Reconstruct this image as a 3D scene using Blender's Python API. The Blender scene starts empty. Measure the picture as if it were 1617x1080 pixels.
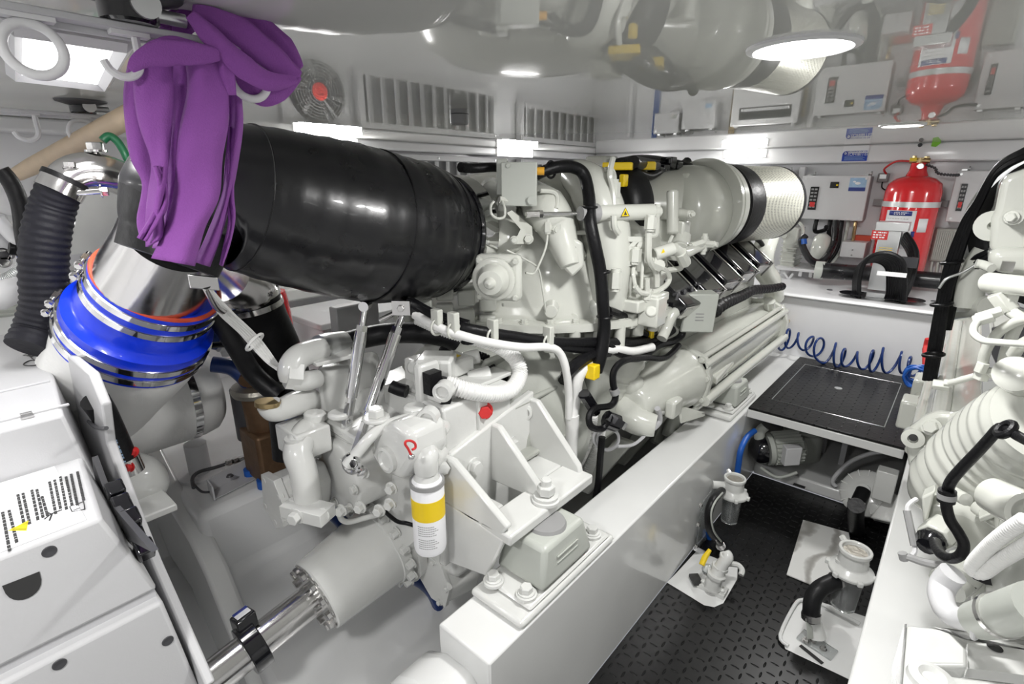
import bpy, math, random
from mathutils import Vector, Matrix
random.seed(7)
V = Vector
# ------------------------------------------------------------------ camera
F, HOR, VX, H0 = 820.0, 283.0, 1550.0, 1.45
PITCH = math.atan((540-HOR)/F)
PSI = math.atan((VX-808.5)*math.cos(PITCH)/F)
fw = V((-math.sin(PSI)*math.cos(PITCH), math.cos(PSI)*math.cos(PITCH), -math.sin(PITCH)))
rt = V((math.cos(PSI), math.sin(PSI), 0)); up = rt.cross(fw)
CAM = V((0, 0, H0))
ZC = 1.665                                   # ceiling height
def ray(px, py): return fw*F + rt*(px-808.5) - up*(py-540)
def G(s, mirror=False):
    """survey point: sight line through (px,py) meets the plane x|y|z = v"""
    if isinstance(s, Vector): return s.copy()
    px, py = s[0], s[1]
    a, v = ('x', s[2]) if len(s) == 3 else (s[2], s[3])
    d = ray(px, py); i = 'xyz'.index(a)
    t = (v - CAM[i])/d[i]
    p = CAM + d*t
    if mirror: p.z = 2*ZC - p.z
    return p
def dep(p): return (p-CAM).dot(fw)
def m_(px, p): return px*dep(p)/F            # pixels -> metres at p
cam = bpy.data.objects.new('camera', bpy.data.cameras.new('camera'))
bpy.context.scene.collection.objects.link(cam)
cam.matrix_world = Matrix(((rt.x, up.x, -fw.x, 0), (rt.y, up.y, -fw.y, 0), (rt.z, up.z, -fw.z, H0), (0, 0, 0, 1)))
cam.data.sensor_width = 36; cam.data.lens = F/1617*36; cam.data.clip_start = .02
bpy.context.scene.camera = cam
COL = bpy.context.scene.collection
ORG = {}
# ------------------------------------------------------------------ materials
def mat(name, col, rough=.4, metal=0, coat=0, bump=0, bscale=40, vary=0, ior=1.5, emit=None, es=0, alpha=1, trans=0, rv=0, spec=.5):
    m = bpy.data.materials.new(name); m.use_nodes = True
    nt = m.node_tree; b = nt.nodes['Principled BSDF']; N = nt.nodes.new; L = nt.links.new
    b.inputs['Base Color'].default_value = (*col, 1); b.inputs['Roughness'].default_value = rough
    b.inputs['Metallic'].default_value = metal; b.inputs['Coat Weight'].default_value = coat
    b.inputs['Coat Roughness'].default_value = .06; b.inputs['IOR'].default_value = ior
    b.inputs['Alpha'].default_value = alpha; b.inputs['Specular IOR Level'].default_value = spec; b.inputs['Transmission Weight'].default_value = trans
    if emit: b.inputs['Emission Color'].default_value = (*emit, 1); b.inputs['Emission Strength'].default_value = es
    tc = N('ShaderNodeTexCoord'); nz = N('ShaderNodeTexNoise'); nz.inputs['Scale'].default_value = bscale
    nz.inputs['Detail'].default_value = 3
    L(tc.outputs['Object'], nz.inputs['Vector'])
    if vary:
        mx = N('ShaderNodeMix'); mx.data_type = 'RGBA'
        mx.inputs['A'].default_value = (*[c*(1-vary) for c in col], 1); mx.inputs['B'].default_value = (*[min(1, c*(1+vary*.6)) for c in col], 1)
        L(nz.outputs['Fac'], mx.inputs['Factor']); L(mx.outputs['Result'], b.inputs['Base Color'])
    if bump:
        bp = N('ShaderNodeBump'); bp.inputs['Strength'].default_value = bump; bp.inputs['Distance'].default_value = .004
        L(nz.outputs['Fac'], bp.inputs['Height']); L(bp.outputs['Normal'], b.inputs['Normal'])
    if rv:
        mr = N('ShaderNodeMapRange'); mr.inputs['To Min'].default_value = max(.02, rough-rv); mr.inputs['To Max'].default_value = rough+rv
        L(nz.outputs['Fac'], mr.inputs['Value']); L(mr.outputs['Result'], b.inputs['Roughness'])
    return m
M = dict(
 gel=mat('gelcoat_white', (.76, .765, .755), .22, coat=.4, bump=.12, bscale=9, vary=.02),
 wall=mat('wall_paint', (.82, .82, .835), .3, coat=.3, bump=.06, bscale=14, vary=.02),
 ceil=mat('ceiling_gloss', (.64, .645, .615), .012, ior=2.45, bump=.004, bscale=2.0, vary=.02),
 hull=mat('hull_paint', (.74, .745, .745), .28, coat=.5, bump=.25, bscale=6, vary=.04),
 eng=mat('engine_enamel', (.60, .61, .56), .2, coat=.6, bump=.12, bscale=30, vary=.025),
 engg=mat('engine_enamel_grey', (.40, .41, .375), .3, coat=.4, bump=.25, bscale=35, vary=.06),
 gear=mat('gearbox_enamel', (.68, .685, .665), .2, coat=.6, bump=.2, bscale=28, vary=.02),
 cab=mat('powder_coat_white', (.66, .66, .67), .4, bump=.06, bscale=300, vary=.01),
 encl=mat('enclosure_coat_white', (.56, .56, .57), .42, bump=.06, bscale=300, vary=.01),
 cabg=mat('powder_coat_grey', (.5, .5, .515), .45, bump=.1, bscale=300, vary=.02),
 box=mat('box_grey', (.48, .50, .46), .35, bump=.05, bscale=60, vary=.02),
 lag=mat('lagging_white', (.80, .80, .785), .6, bump=.35, bscale=50, vary=.03),
 rub=mat('rubber_black', (.008, .008, .009), .42, spec=.3, bump=.3, bscale=60, vary=.2),
 rubs=mat('rubber_sheath', (.006, .006, .008), .3, spec=.5, bump=.3, bscale=14, vary=.3, rv=.12, coat=.15),
 cable=mat('cable_black', (.005, .005, .006), .4, spec=.25, bump=.3, bscale=120),
 rib=mat('corrugated_black', (.011, .011, .016), .6, spec=.25, bump=.3, bscale=80, vary=.2),
 blackg=mat('black_gloss', (.006, .006, .008), .12, coat=.6, bump=.03),
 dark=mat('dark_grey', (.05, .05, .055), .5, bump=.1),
 grey=mat('mid_grey', (.3, .3, .3), .4, bump=.1, vary=.05),
 steel=mat('stainless', (.68, .67, .66), .17, metal=1, bump=.04, bscale=50, rv=.06),
 chrome=mat('chrome', (.78, .78, .78), .07, metal=1, bump=.02),
 alum=mat('aluminium', (.72, .73, .73), .32, metal=.85, bump=.05, bscale=60),
 cast=mat('cast_metal', (.35, .33, .29), .4, metal=.8, bump=.5, bscale=70, vary=.2),
 bronze=mat('bronze_patina', (.17, .10, .055), .45, metal=.6, bump=.4, bscale=40, vary=.3),
 blue=mat('silicone_blue', (.0, .035, .72), .3, coat=.25, bump=.12, bscale=50, vary=.1),
 blued=mat('hose_blue', (.005, .03, .16), .3, coat=.3, bump=.1),
 bluem=mat('mid_blue', (.01, .10, .45), .4, bump=.1),
 red=mat('extinguisher_red', (.72, .008, .015), .2, coat=.7, bump=.02, vary=.04),
 redo=mat('gasket_red', (.6, .07, .03), .5, bump=.1),
 redl=mat('label_red', (.6, .03, .03), .5),
 yel=mat('yellow', (.85, .60, .01), .4, bump=.05),
 orange=mat('orange_tape', (.75, .38, .03), .45),
 purple=mat('purple_fleece', (.27, .08, .355), .95, bump=.35, bscale=500, vary=.12),
 wood=mat('wood_handle', (.60, .47, .33), .5, bump=.2, bscale=18, vary=.2),
 label=mat('label_white', (.88, .88, .9), .5, vary=.01),
 print=mat('print_black', (.03, .03, .03), .6),
 printb=mat('print_blue', (.02, .06, .42), .4),
 navy=mat('label_navy', (.03, .05, .25), .4),
 sky=mat('label_sky', (.35, .52, .72), .4, vary=.25, bscale=60),
 green=mat('sticker_green', (.25, .62, .05), .5, vary=.1),
 greend=mat('hose_green', (.01, .12, .05), .35),
 clear=mat('clear_plastic', (.9, .93, .93), .08, trans=.85, ior=1.45),
 lamp=mat('lamp_diffuser', (.95, .95, .95), .4, emit=(1, .985, .97), es=9),
 lampb=mat('hatch_glow', (.95, .95, .95), .4, emit=(1, 1, 1), es=4),
 redglow=mat('motor_badge_red', (.75, .06, .05), .4, vary=.2, bscale=80),
 brass=mat('brass', (.5, .38, .2), .35, metal=1, bump=.1),
)
def wavemat(name, c1, c2, scale, axis='Z', rough=.3, metal=0, bump=.5, dist=.004):
    m = bpy.data.materials.new(name); m.use_nodes = True; nt = m.node_tree; N = nt.nodes.new; L = nt.links.new
    b = nt.nodes['Principled BSDF']; tc = N('ShaderNodeTexCoord'); w = N('ShaderNodeTexWave')
    w.bands_direction = axis; w.inputs['Scale'].default_value = scale; L(tc.outputs['Object'], w.inputs['Vector'])
    cr = N('ShaderNodeMix'); cr.data_type = 'RGBA'; cr.inputs['A'].default_value = (*c1, 1); cr.inputs['B'].default_value = (*c2, 1)
    L(w.outputs['Fac'], cr.inputs['Factor']); L(cr.outputs['Result'], b.inputs['Base Color'])
    bp = N('ShaderNodeBump'); bp.inputs['Strength'].default_value = bump; bp.inputs['Distance'].default_value = dist
    L(w.outputs['Fac'], bp.inputs['Height']); L(bp.outputs['Normal'], b.inputs['Normal'])
    b.inputs['Roughness'].default_value = rough; b.inputs['Metallic'].default_value = metal
    return m
def meshmat():      # perforated metal sheet of the air filter
    m = bpy.data.materials.new('perforated_sheet'); m.use_nodes = True; nt = m.node_tree; N = nt.nodes.new; L = nt.links.new
    b = nt.nodes['Principled BSDF']; tc = N('ShaderNodeTexCoord'); v = N('ShaderNodeTexVoronoi'); v.inputs['Scale'].default_value = 150
    v.inputs['Randomness'].default_value = .15
    L(tc.outputs['Object'], v.inputs['Vector']); r = N('ShaderNodeMapRange'); r.inputs['From Min'].default_value = .28; r.inputs['From Max'].default_value = .45
    L(v.outputs['Distance'], r.inputs['Value'])
    mx = N('ShaderNodeMix'); mx.data_type = 'RGBA'; mx.inputs['A'].default_value = (.16, .16, .14, 1); mx.inputs['B'].default_value = (.66, .66, .58, 1)
    L(r.outputs['Result'], mx.inputs['Factor']); L(mx.outputs['Result'], b.inputs['Base Color'])
    b.inputs['Metallic'].default_value = .55; b.inputs['Roughness'].default_value = .35
    return m
M['mesh'] = meshmat()
def treadmat():     # raised diamond-plate lozenges, alternating direction on a checkerboard
    m = bpy.data.materials.new('tread_rubber'); m.use_nodes = True; nt = m.node_tree; N = nt.nodes.new; L = nt.links.new
    b = nt.nodes['Principled BSDF']
    def mt(op, a, c=None, d=None):
        n = N('ShaderNodeMath'); n.operation = op
        for i, s in enumerate((a, c, d)):
            if s is None: continue
            if isinstance(s, (int, float)): n.inputs[i].default_value = s
            else: L(s, n.inputs[i])
        return n.outputs[0]
    tc = N('ShaderNodeTexCoord'); sp = N('ShaderNodeSeparateXYZ'); L(tc.outputs['Object'], sp.inputs[0])
    x, y = sp.outputs[0], sp.outputs[1]; k = 31.0
    u = mt('MULTIPLY', mt('ADD', x, y), k*.7071); w = mt('MULTIPLY', mt('SUBTRACT', x, y), k*.7071)
    iu, iw = mt('FLOOR', u), mt('FLOOR', w); fu = mt('SUBTRACT', mt('FRACT', u), .5); fv = mt('SUBTRACT', mt('FRACT', w), .5)
    par = mt('PINGPONG', mt('ADD', iu, iw), 1.0)
    def loz(a, c):
        s = mt('ADD', mt('POWER', mt('MULTIPLY', a, 2.5), 2.0), mt('POWER', mt('MULTIPLY', c, 9.5), 2.0))
        n = mt('SUBTRACT', 1.0, s); return mt('MAXIMUM', n, 0.0)
    s45 = .7071
    p, q = mt('MULTIPLY', mt('ADD', fu, fv), s45), mt('MULTIPLY', mt('SUBTRACT', fu, fv), s45)
    h = mt('ADD', mt('MULTIPLY', loz(p, q), par), mt('MULTIPLY', loz(q, p), mt('SUBTRACT', 1.0, par)))
    h = mt('POWER', h, .5)
    bp = N('ShaderNodeBump'); bp.inputs['Strength'].default_value = 1; bp.inputs['Distance'].default_value = .006
    L(h, bp.inputs['Height']); L(bp.outputs['Normal'], b.inputs['Normal'])
    nz = N('ShaderNodeTexNoise'); nz.inputs['Scale'].default_value = 9; L(tc.outputs['Object'], nz.inputs['Vector'])
    mx = N('ShaderNodeMix'); mx.data_type = 'RGBA'; mx.inputs['A'].default_value = (.004, .004, .0045, 1); mx.inputs['B'].default_value = (.012, .012, .012, 1)
    L(nz.outputs['Fac'], mx.inputs['Factor']); L(mx.outputs['Result'], b.inputs['Base Color'])
    b.inputs['Roughness'].default_value = .33; b.inputs['Specular IOR Level'].default_value = .3
    return m
M['tread'] = treadmat()
def marblemat():
    m = mat('marble_mat', (.7, .7, .68), .3); nt = m.node_tree; N = nt.nodes.new; L = nt.links.new; b = nt.nodes['Principled BSDF']
    tc = N('ShaderNodeTexCoord'); w = N('ShaderNodeTexWave'); w.inputs['Scale'].default_value = 3; w.inputs['Distortion'].default_value = 9; w.inputs['Detail'].default_value = 4
    L(tc.outputs['Object'], w.inputs['Vector']); r = N('ShaderNodeValToRGB'); r.color_ramp.elements[0].color = (.35, .34, .32, 1); r.color_ramp.elements[1].color = (.74, .74, .72, 1); r.color_ramp.elements[1].position = .35
    L(w.outputs['Fac'], r.inputs[0]); L(r.outputs[0], b.inputs['Base Color']); return m
M['marble'] = marblemat()
# ------------------------------------------------------------------ mesh builder
def frame(d):
    d = d.normalized(); a = V((0, 0, 1)) if abs(d.z) < .9 else V((1, 0, 0))
    u = a.cross(d).normalized(); return u, d.cross(u).normalized()
def catmull(P, n=6, closed=False):
    out = []; L = len(P)
    if L < 3: return [p.copy() for p in P]
    rng = range(L if closed else L-1)
    for i in rng:
        if closed: a, b, c, d = P[(i-1) % L], P[i], P[(i+1) % L], P[(i+2) % L]
        else: a, b, c, d = P[max(i-1, 0)], P[i], P[i+1], P[min(i+2, L-1)]
        for k in range(n):
            t = k/n
            out.append(.5*((2*b)+(c-a)*t+(2*a-5*b+4*c-d)*t*t+(3*b-a-3*c+d)*t**3))
    if not closed: out.append(P[-1].copy())
    return out
SPLIT = dict(temperature_probe='probe_fitting', clevis='clevis', threaded_end='threaded_end', cooler_flange='cooler_flange', casting_ribbing='casting_rib', flange_bolts='flange_bolt', cast_ducts='cast_duct', bosses='boss', fuel_pipes='fuel_pipe', pipe_fittings='pipe_fitting', rail_blocks='rail_block',
 cap_bosses='cap_boss', cooler_pipes='cooler_pipe', case_bolts='case_bolt', pto_bolts='cover_bolt', port_plugs='port_plug', solenoid_valves='solenoid_valve', valve_leads='valve_lead',
 housing_bosses='housing_boss', deck_blocks='deck_block', branch_cables='branch_cable', top_fittings='top_fitting', bell_ribs='bell_rib', coolant_pipes='coolant_pipe', unions='pipe_union',
 aft_bolts='aft_bolt', forward_bolts='forward_bolt', nuts='nut', connectors='connector', screw='screw', lock='lock', lug='lug', cables='cable', harness_bracket='harness_bracket',
 hinge_mechanism='hinge_block', injector_leads='injector_lead', cooler_supports='cooler_support', cable_glands='cable_gland', plate_bolt='plate_bolt', box_screw='box_screw', coolant_tubes='coolant_tube',
 plug='plug', yellow_plug='yellow_plug', yellow_clip='yellow_clip', connector='connector', tube_bracket='tube_bracket', blue_foot='blue_foot', red_tip='red_tip', wall_bracket='wall_bracket', wrap_seams='wrap_seam',
 sump_ribs='sump_rib', pipework='pipework', frame_bars='frame_bar', strap='strap', locking_knob='locking_knob', casting_webs='casting_web', front_foot='front_foot', exhaust_shroud='exhaust_shroud', port='port', clip='clip', coolant_riser='coolant_riser', housing_rim='housing_rim')
class MB:
    def __init__(s): s.v = []; s.f = []; s.mi = []; s.cur = 0; s.fg = []; s.gid = 0; s.lock = False
    def face(s, idx): s.f.append(tuple(idx)); s.mi.append(s.cur); s.fg.append(s.gid)
    def add(s, vs, fs):
        o = len(s.v); s.v += [V(p) for p in vs]
        if not s.lock: s.gid += 1
        for f in fs: s.face([i+o for i in f])
        return s
    def hexa(s, b, t):          # 4 bottom + 4 top corners
        return s.add(list(b)+list(t), [(3, 2, 1, 0), (4, 5, 6, 7), (0, 1, 5, 4), (1, 2, 6, 5), (2, 3, 7, 6), (3, 0, 4, 7)])
    def box(s, c, size, ax=None):
        x, y, z = [V(a) for a in ax] if ax else (V((1, 0, 0)), V((0, 1, 0)), V((0, 0, 1)))
        x, y, z = x*size[0]/2, y*size[1]/2, z*size[2]/2; c = V(c)
        return s.hexa([c-x-y-z, c+x-y-z, c+x+y-z, c-x+y-z], [c-x-y+z, c+x-y+z, c+x+y+z, c-x+y+z])
    def bb(s, x0, x1, y0, y1, z0, z1): return s.box(((x0+x1)/2, (y0+y1)/2, (z0+z1)/2), (abs(x1-x0), abs(y1-y0), abs(z1-z0)))
    def prism(s, pts, ext):
        pts = [V(p) for p in pts]; n = len(pts); ext = V(ext); q = [p+ext for p in pts]
        return s.add(pts+q, [tuple(range(n))[::-1], tuple(range(n, 2*n))]+[(i, (i+1) % n, n+(i+1) % n, n+i) for i in range(n)])
    def loft(s, rings, cap0=True, cap1=True):
        n = len(rings[0]); vs = [p for r in rings for p in r]; fs = []
        for j in range(len(rings)-1):
            for i in range(n): fs.append((j*n+i, j*n+(i+1) % n, (j+1)*n+(i+1) % n, (j+1)*n+i))
        if cap0: fs.append(tuple(range(n))[::-1])
        if cap1: fs.append(tuple(range((len(rings)-1)*n, len(rings)*n)))
        return s.add(vs, fs)
    def lathe(s, p0, axis, prof, n=32, sx=1, ref=None):
        p0 = V(p0); ax = V(axis).normalized(); u, w = frame(ax)
        if ref is not None: u = (V(ref)-ax*V(ref).dot(ax)).normalized(); w = ax.cross(u)
        rings = [[p0+ax*t+(u*math.cos(a)*sx+w*math.sin(a))*r for a in [2*math.pi*i/n for i in range(n)]] for t, r in prof]
        return s.loft(rings, prof[0][1] > 1e-4, prof[-1][1] > 1e-4)
    def cyl(s, a, b, r, r2=None, n=24, ch=0):
        a, b = V(a), V(b); r2 = r if r2 is None else r2; d = (b-a).length
        pr = [(0, r), (d, r2)] if not ch else [(0, r-ch), (ch, r), (d-ch, r2), (d, r2-ch)]
        return s.lathe(a, b-a, pr, n)
    def tube(s, pts, r, n=10, sub=6, closed=False, rib=0, ribn=0, cap=True, smooth=True):
        pts = [G(p) for p in pts]
        P = catmull(pts, sub, closed) if smooth else pts
        if ribn:                # resample evenly so ribs are regular
            L = [0]
            for i in range(1, len(P)): L.append(L[-1]+(P[i]-P[i-1]).length)
            T = L[-1]; Q = []; k = 0
            for j in range(ribn*4+1):
                t = T*j/(ribn*4)
                while k < len(L)-2 and L[k+1] < t: k += 1
                Q.append(P[k].lerp(P[k+1], min(1, (t-L[k])/max(1e-9, L[k+1]-L[k]))))
            P = Q
        N = len(P); rr = r if isinstance(r, (list, tuple)) else [r, r]
        rings = []; u = None
        for i, p in enumerate(P):
            if closed: t = P[(i+1) % N]-P[i-1]
            else: t = P[min(i+1, N-1)]-P[max(i-1, 0)]
            if t.length < 1e-9: t = V((0, 0, 1))
            t.normalize()
            if u is None: u = frame(t)[0]
            u = (u-t*u.dot(t)).normalized(); w = t.cross(u)
            q = i/(N-1)*(len(rr)-1); k = min(int(q), len(rr)-2); R = rr[k]+(rr[k+1]-rr[k])*(q-k)
            if ribn: R *= 1+rib*(1 if i % 4 in (1, 2) else -1)
            rings.append([p+(u*math.cos(2*math.pi*j/n)+w*math.sin(2*math.pi*j/n))*R for j in range(n)])
        if closed:
            rings.append(rings[0]); return s.loft(rings, False, False)
        return s.loft(rings, cap, cap)
    def sph(s, c, r, sc=(1, 1, 1), n=20, m=12, ax=None):
        c = V(c); X, Y, Z = [V(a) for a in ax] if ax else (V((1, 0, 0)), V((0, 1, 0)), V((0, 0, 1)))
        rings = []
        for j in range(m+1):
            t = math.pi*j/m-math.pi/2; rr = max(math.cos(t), .001)*r
            rings.append([c+X*(math.cos(a)*rr*sc[0])+Y*(math.sin(a)*rr*sc[1])+Z*(math.sin(t)*r*sc[2]) for a in [2*math.pi*i/n for i in range(n)]])
        return s.loft(rings)
    def bolt(s, p, d, r, h=None, washer=True):
        p = V(p); d = V(d).normalized(); h = h or r*1.1; s.gid += 1; s.lock = True
        if washer: s.cyl(p, p+d*r*.25, r*1.35, n=14)
        s.cyl(p+d*r*.2, p+d*(h+r*.2), r, n=6, ch=r*.12); s.lock = False; return s
    def ring(s, c, d, R, r, n=32, m=8, a0=0, a1=2*math.pi):
        c = V(c); u, w = frame(V(d)); full = a1-a0 > 6.28
        pts = [c+(u*math.cos(a)+w*math.sin(a))*R for a in [a0+(a1-a0)*i/n for i in range(n if full else n+1)]]
        return s.tube(pts, r, n=m, closed=full, smooth=False)
    def bolts(s, c, d, R, n, r, h=None, a0=0, outward=None):
        u, w = frame(V(d)); c = V(c)
        for i in range(n):
            a = a0+2*math.pi*i/n; s.bolt(c+(u*math.cos(a)+w*math.sin(a))*R, outward or d, r, h)
        return s
    def build(s, name, m, parent=None, bevel=0, smooth=40, kind=None, sol=0, seg=2, sub=0):
        if name in SPLIT and len(set(s.fg)) > 1:
            first = None
            for g in sorted(set(s.fg)):
                b = MB(); mp = {}
                for f, k in zip(s.f, s.fg):
                    if k != g: continue
                    for i in f:
                        if i not in mp: mp[i] = len(b.v); b.v.append(s.v[i])
                    b.f.append(tuple(mp[i] for i in f)); b.mi.append(0); b.fg.append(0)
                o = b.build(SPLIT[name], m, parent, bevel, smooth, kind, sol, seg, sub); first = first or o
            return first
        ms = m if isinstance(m, list) else [m]
        me = bpy.data.meshes.new(name)
        if parent is not None: o0 = ORG[parent.name]
        else:
            xs = [p.x for p in s.v]; ys = [p.y for p in s.v]; zs = [p.z for p in s.v]
            o0 = V(((min(xs)+max(xs))/2, (min(ys)+max(ys))/2, min(zs)))
        me.from_pydata([p-o0 for p in s.v], [], s.f); 
        for k in ms: me.materials.append(M[k] if isinstance(k, str) else k)
        for p, i in zip(me.polygons, s.mi): p.material_index = i; p.use_smooth = True
        me.validate()
        import bmesh
        b = bmesh.new(); b.from_mesh(me); bmesh.ops.recalc_face_normals(b, faces=b.faces); b.to_mesh(me); b.free()
        me.set_sharp_from_angle(angle=math.radians(smooth))
        o = bpy.data.objects.new(name, me); COL.objects.link(o)
        if parent is not None: o.parent = parent
        else: o.location = o0
        ORG[o.name] = o0
        if sol:
            d = o.modifiers.new('s', 'SOLIDIFY'); d.thickness = sol; d.offset = 0
        if bevel:
            d = o.modifiers.new('b', 'BEVEL'); d.width = bevel; d.segments = seg; d.limit_method = 'ANGLE'; d.angle_limit = math.radians(35); d.harden_normals = False
        if sub:
            d = o.modifiers.new('u', 'SUBSURF'); d.levels = sub; d.render_levels = sub
        if kind: o['kind'] = kind
        return o
def tag(o, label, cat, group=None):
    o['label'] = label; o['category'] = cat
    if group: o['group'] = group
    return o
def thing(name, loc, label, cat, group=None):
    o = bpy.data.objects.new(name, None); COL.objects.link(o); o.location = loc; o.empty_display_size = .05
    ORG[o.name] = V(loc); return tag(o, label, cat, group)
def dup(o, loc, label=None):
    r = o.copy(); COL.objects.link(r); r.location = loc; ORG[r.name] = V(loc)
    if label: r['label'] = label
    for ch in list(o.children):
        c = ch.copy(); COL.objects.link(c); c.parent = r
        for g in ch.children:
            d = g.copy(); COL.objects.link(d); d.parent = c
    return r
def text(st, org, right, upv, size, m, parent, name='lettering', ext=.0004, align='CENTER'):
    cu = bpy.data.curves.new('t', 'FONT'); cu.body = st; cu.size = size; cu.extrude = ext; cu.align_x = align; cu.align_y = 'CENTER'
    ob = bpy.data.objects.new('t', cu); COL.objects.link(ob)
    dg = bpy.context.evaluated_depsgraph_get(); me = bpy.data.meshes.new_from_object(ob.evaluated_get(dg))
    bpy.data.objects.remove(ob)
    r, u = V(right).normalized(), V(upv).normalized(); n = r.cross(u)
    o0 = ORG[parent.name] if parent else V((0, 0, 0)); T = Matrix(((r.x, u.x, n.x, 0), (r.y, u.y, n.y, 0), (r.z, u.z, n.z, 0), (0, 0, 0, 1)))
    T.translation = V(org)-o0; me.transform(T); me.materials.clear(); me.materials.append(M[m])
    o = bpy.data.objects.new(name, me); COL.objects.link(o); o.parent = parent; ORG[o.name] = o0
    return o
X, Y, Z = V((1, 0, 0)), V((0, 1, 0)), V((0, 0, 1))
def marks(name, m, parent, org, right, upv, w, h, rows, seed=1, fill=.8, th=.0004):
    """rows of tiny printed strokes: lettering too small in the photograph to be read"""
    R = random.Random(seed); r = V(right).normalized(); u = V(upv); u = (u-r*u.dot(r)).normalized(); n = r.cross(u); b = MB(); org = V(org)
    for i in range(rows):
        L = w*(1-.3*R.random()*(i > 0)); x = -w/2; lh = h/rows
        while x < -w/2+L:
            k = R.uniform(.3, 1.1)*lh; k = min(k, w/2-x)
            if k < lh*.15: break
            b.box(org+r*(x+k/2)+u*(h/2-lh*(i+.5)), (k*fill, lh*.55, th), (r, u, n)); x += k*1.12+(lh*.35 if R.random() < .25 else 0)
    return b.build(name, m, parent)
S = 'structure'
# ================================================================== SETTING
C4 = ZC
MB().bb(-3.0, 2.8, -1.6, 4.5, C4, C4+.05).build('ceiling', 'ceil', kind=S)
MB().bb(-.6, .03, -1.5, 2.6, -.03, 0).build('floor', 'tread', kind=S)
def struct(name, mb, m, **k): return mb.build(name, m, kind=S, **k)
struct('wall_left', MB().bb(-2.9, -2.8, -1.6, 4.5, .3, C4), 'wall')
struct('wall_far', MB().bb(-3.0, 2.8, 4.36, 4.45, 0, C4), 'wall')
struct('wall_right', MB().bb(2.7, 2.8, -1.6, 4.5, 0, C4), 'wall')
struct('wall_back', MB().bb(-3.0, 2.8, -1.6, -1.5, 0, C4), 'wall')
# beams under the deckhead
struct('trim_1', MB().bb(-2.8, -2.66, -1.5, 4.36, C4-.05, C4), 'wall', bevel=.01)
struct('trim_2', MB().bb(-2.66, 2.7, 4.22, 4.36, C4-.11, C4), 'wall', bevel=.012)
# engine beds
struct('trim_3', MB().bb(-.765, -.6, .62, 3.3, 0, .45), 'gel', bevel=.006)
struct('trim_4', MB().prism([(-.006, .35, .0), (-.006, .35, .45), (.26, .35, .45), (.30, .35, .0)], (0, 2.95, 0)), 'gel', bevel=.006)
struct('trim_5', MB().prism([(-.93, .50, .0), (-.905, .50, .15), (-.855, .50, .27), (-.80, .50, .35), (-.74, .50, .385), (-.66, .50, .39), (-.62, .50, .36), (-.605, .50, 0)], (0, .13, 0)), 'gel', bevel=.028, seg=4)
struct('trim_6', MB().prism([(-.008, 2.6, .0), (-.008, 2.6, .06), (-.6, 2.6, .06), (-.6, 2.6, 0)], (0, .7, 0)), 'gel', bevel=.01)
# hull bottom under the left engine with outer bed and shelf
prof = [(-2.82, -.1), (-2.82, .46), (-1.62, .46), (-1.58, .24), (-1.46, .16), (-1.30, .07), (-1.15, .0), (-.76, .0), (-.76, -.1)]
struct('wall_bilge', MB().prism([(x, .40, z) for x, z in prof], (0, 2.9, 0)), 'hull', bevel=.025, seg=4)
prof2 = [(-2.82, -.1), (-2.82, .30), (-2.0, .30), (-1.9, .16), (-1.66, .10), (-1.56, -.0), (-1.2, -.04), (-.6, -.03), (-.6, -.1)]
struct('wall_bilge_aft', MB().prism([(x, -1.5, z) for x, z in prof2], (0, 1.9, 0)), 'hull', bevel=.025, seg=4)
struct('wall_bilge_right', MB().bb(.26, 2.7, -1.5, 4.3, -.1, .05), 'hull')
struct('floor_aft', MB().bb(-.0, .4, -1.5, .36, -.03, .12), 'gel')
# frame of the hull crossing under the shaft
fr = [(-2.12, .63), (-2.038, .589), (-1.876, .479), (-1.70, .425), (-1.62, .395), (-1.522, .318), (-1.403, .157), (-1.321, .022), (-1.30, -.08)]
b = MB(); b.prism([(x, .365, z) for x, z in fr]+[(-1.6, .365, -.08), (-1.72, .365, .15), (-2.12, .365, .2)], (0, .065, 0))
struct('trim_7', b, 'gel', bevel=.012, seg=3)
struct('trim_shade', MB().bb(-.6, -.008, 3.2, 3.26, 0.06, .41), 'dark')  # added dark back panel, its colour stands for shade under the grating
# tank with flat top across the end of the room
struct('trim_8', MB().bb(-2.78, 2.7, 3.3, 4.36, .0, .80).bb(-2.78, 2.7, 3.27, 3.32, .80, .82), 'wall', bevel=.012)
# left wall lower furniture / hull liner folds
struct('trim_9', MB().prism([(-2.8, -1.5, .95), (-2.62, -1.5, .90), (-2.60, -1.5, .84), (-2.8, -1.5, .80)], (0, 4.7, 0)).prism([(-2.8, -1.5, 1.32), (-2.7, -1.5, 1.30), (-2.7, -1.5, 1.27), (-2.8, -1.5, 1.24)], (0, 2.6, 0)), 'hull', bevel=.01)
# vertical trunking in the wall corner
struct('trim_10', MB().bb(-1.0, -.96, 4.3, 4.36, .82, C4-.13).bb(-2.4, -2.37, 4.3, 4.36, .82, C4-.13), 'wall', bevel=.006)

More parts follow.
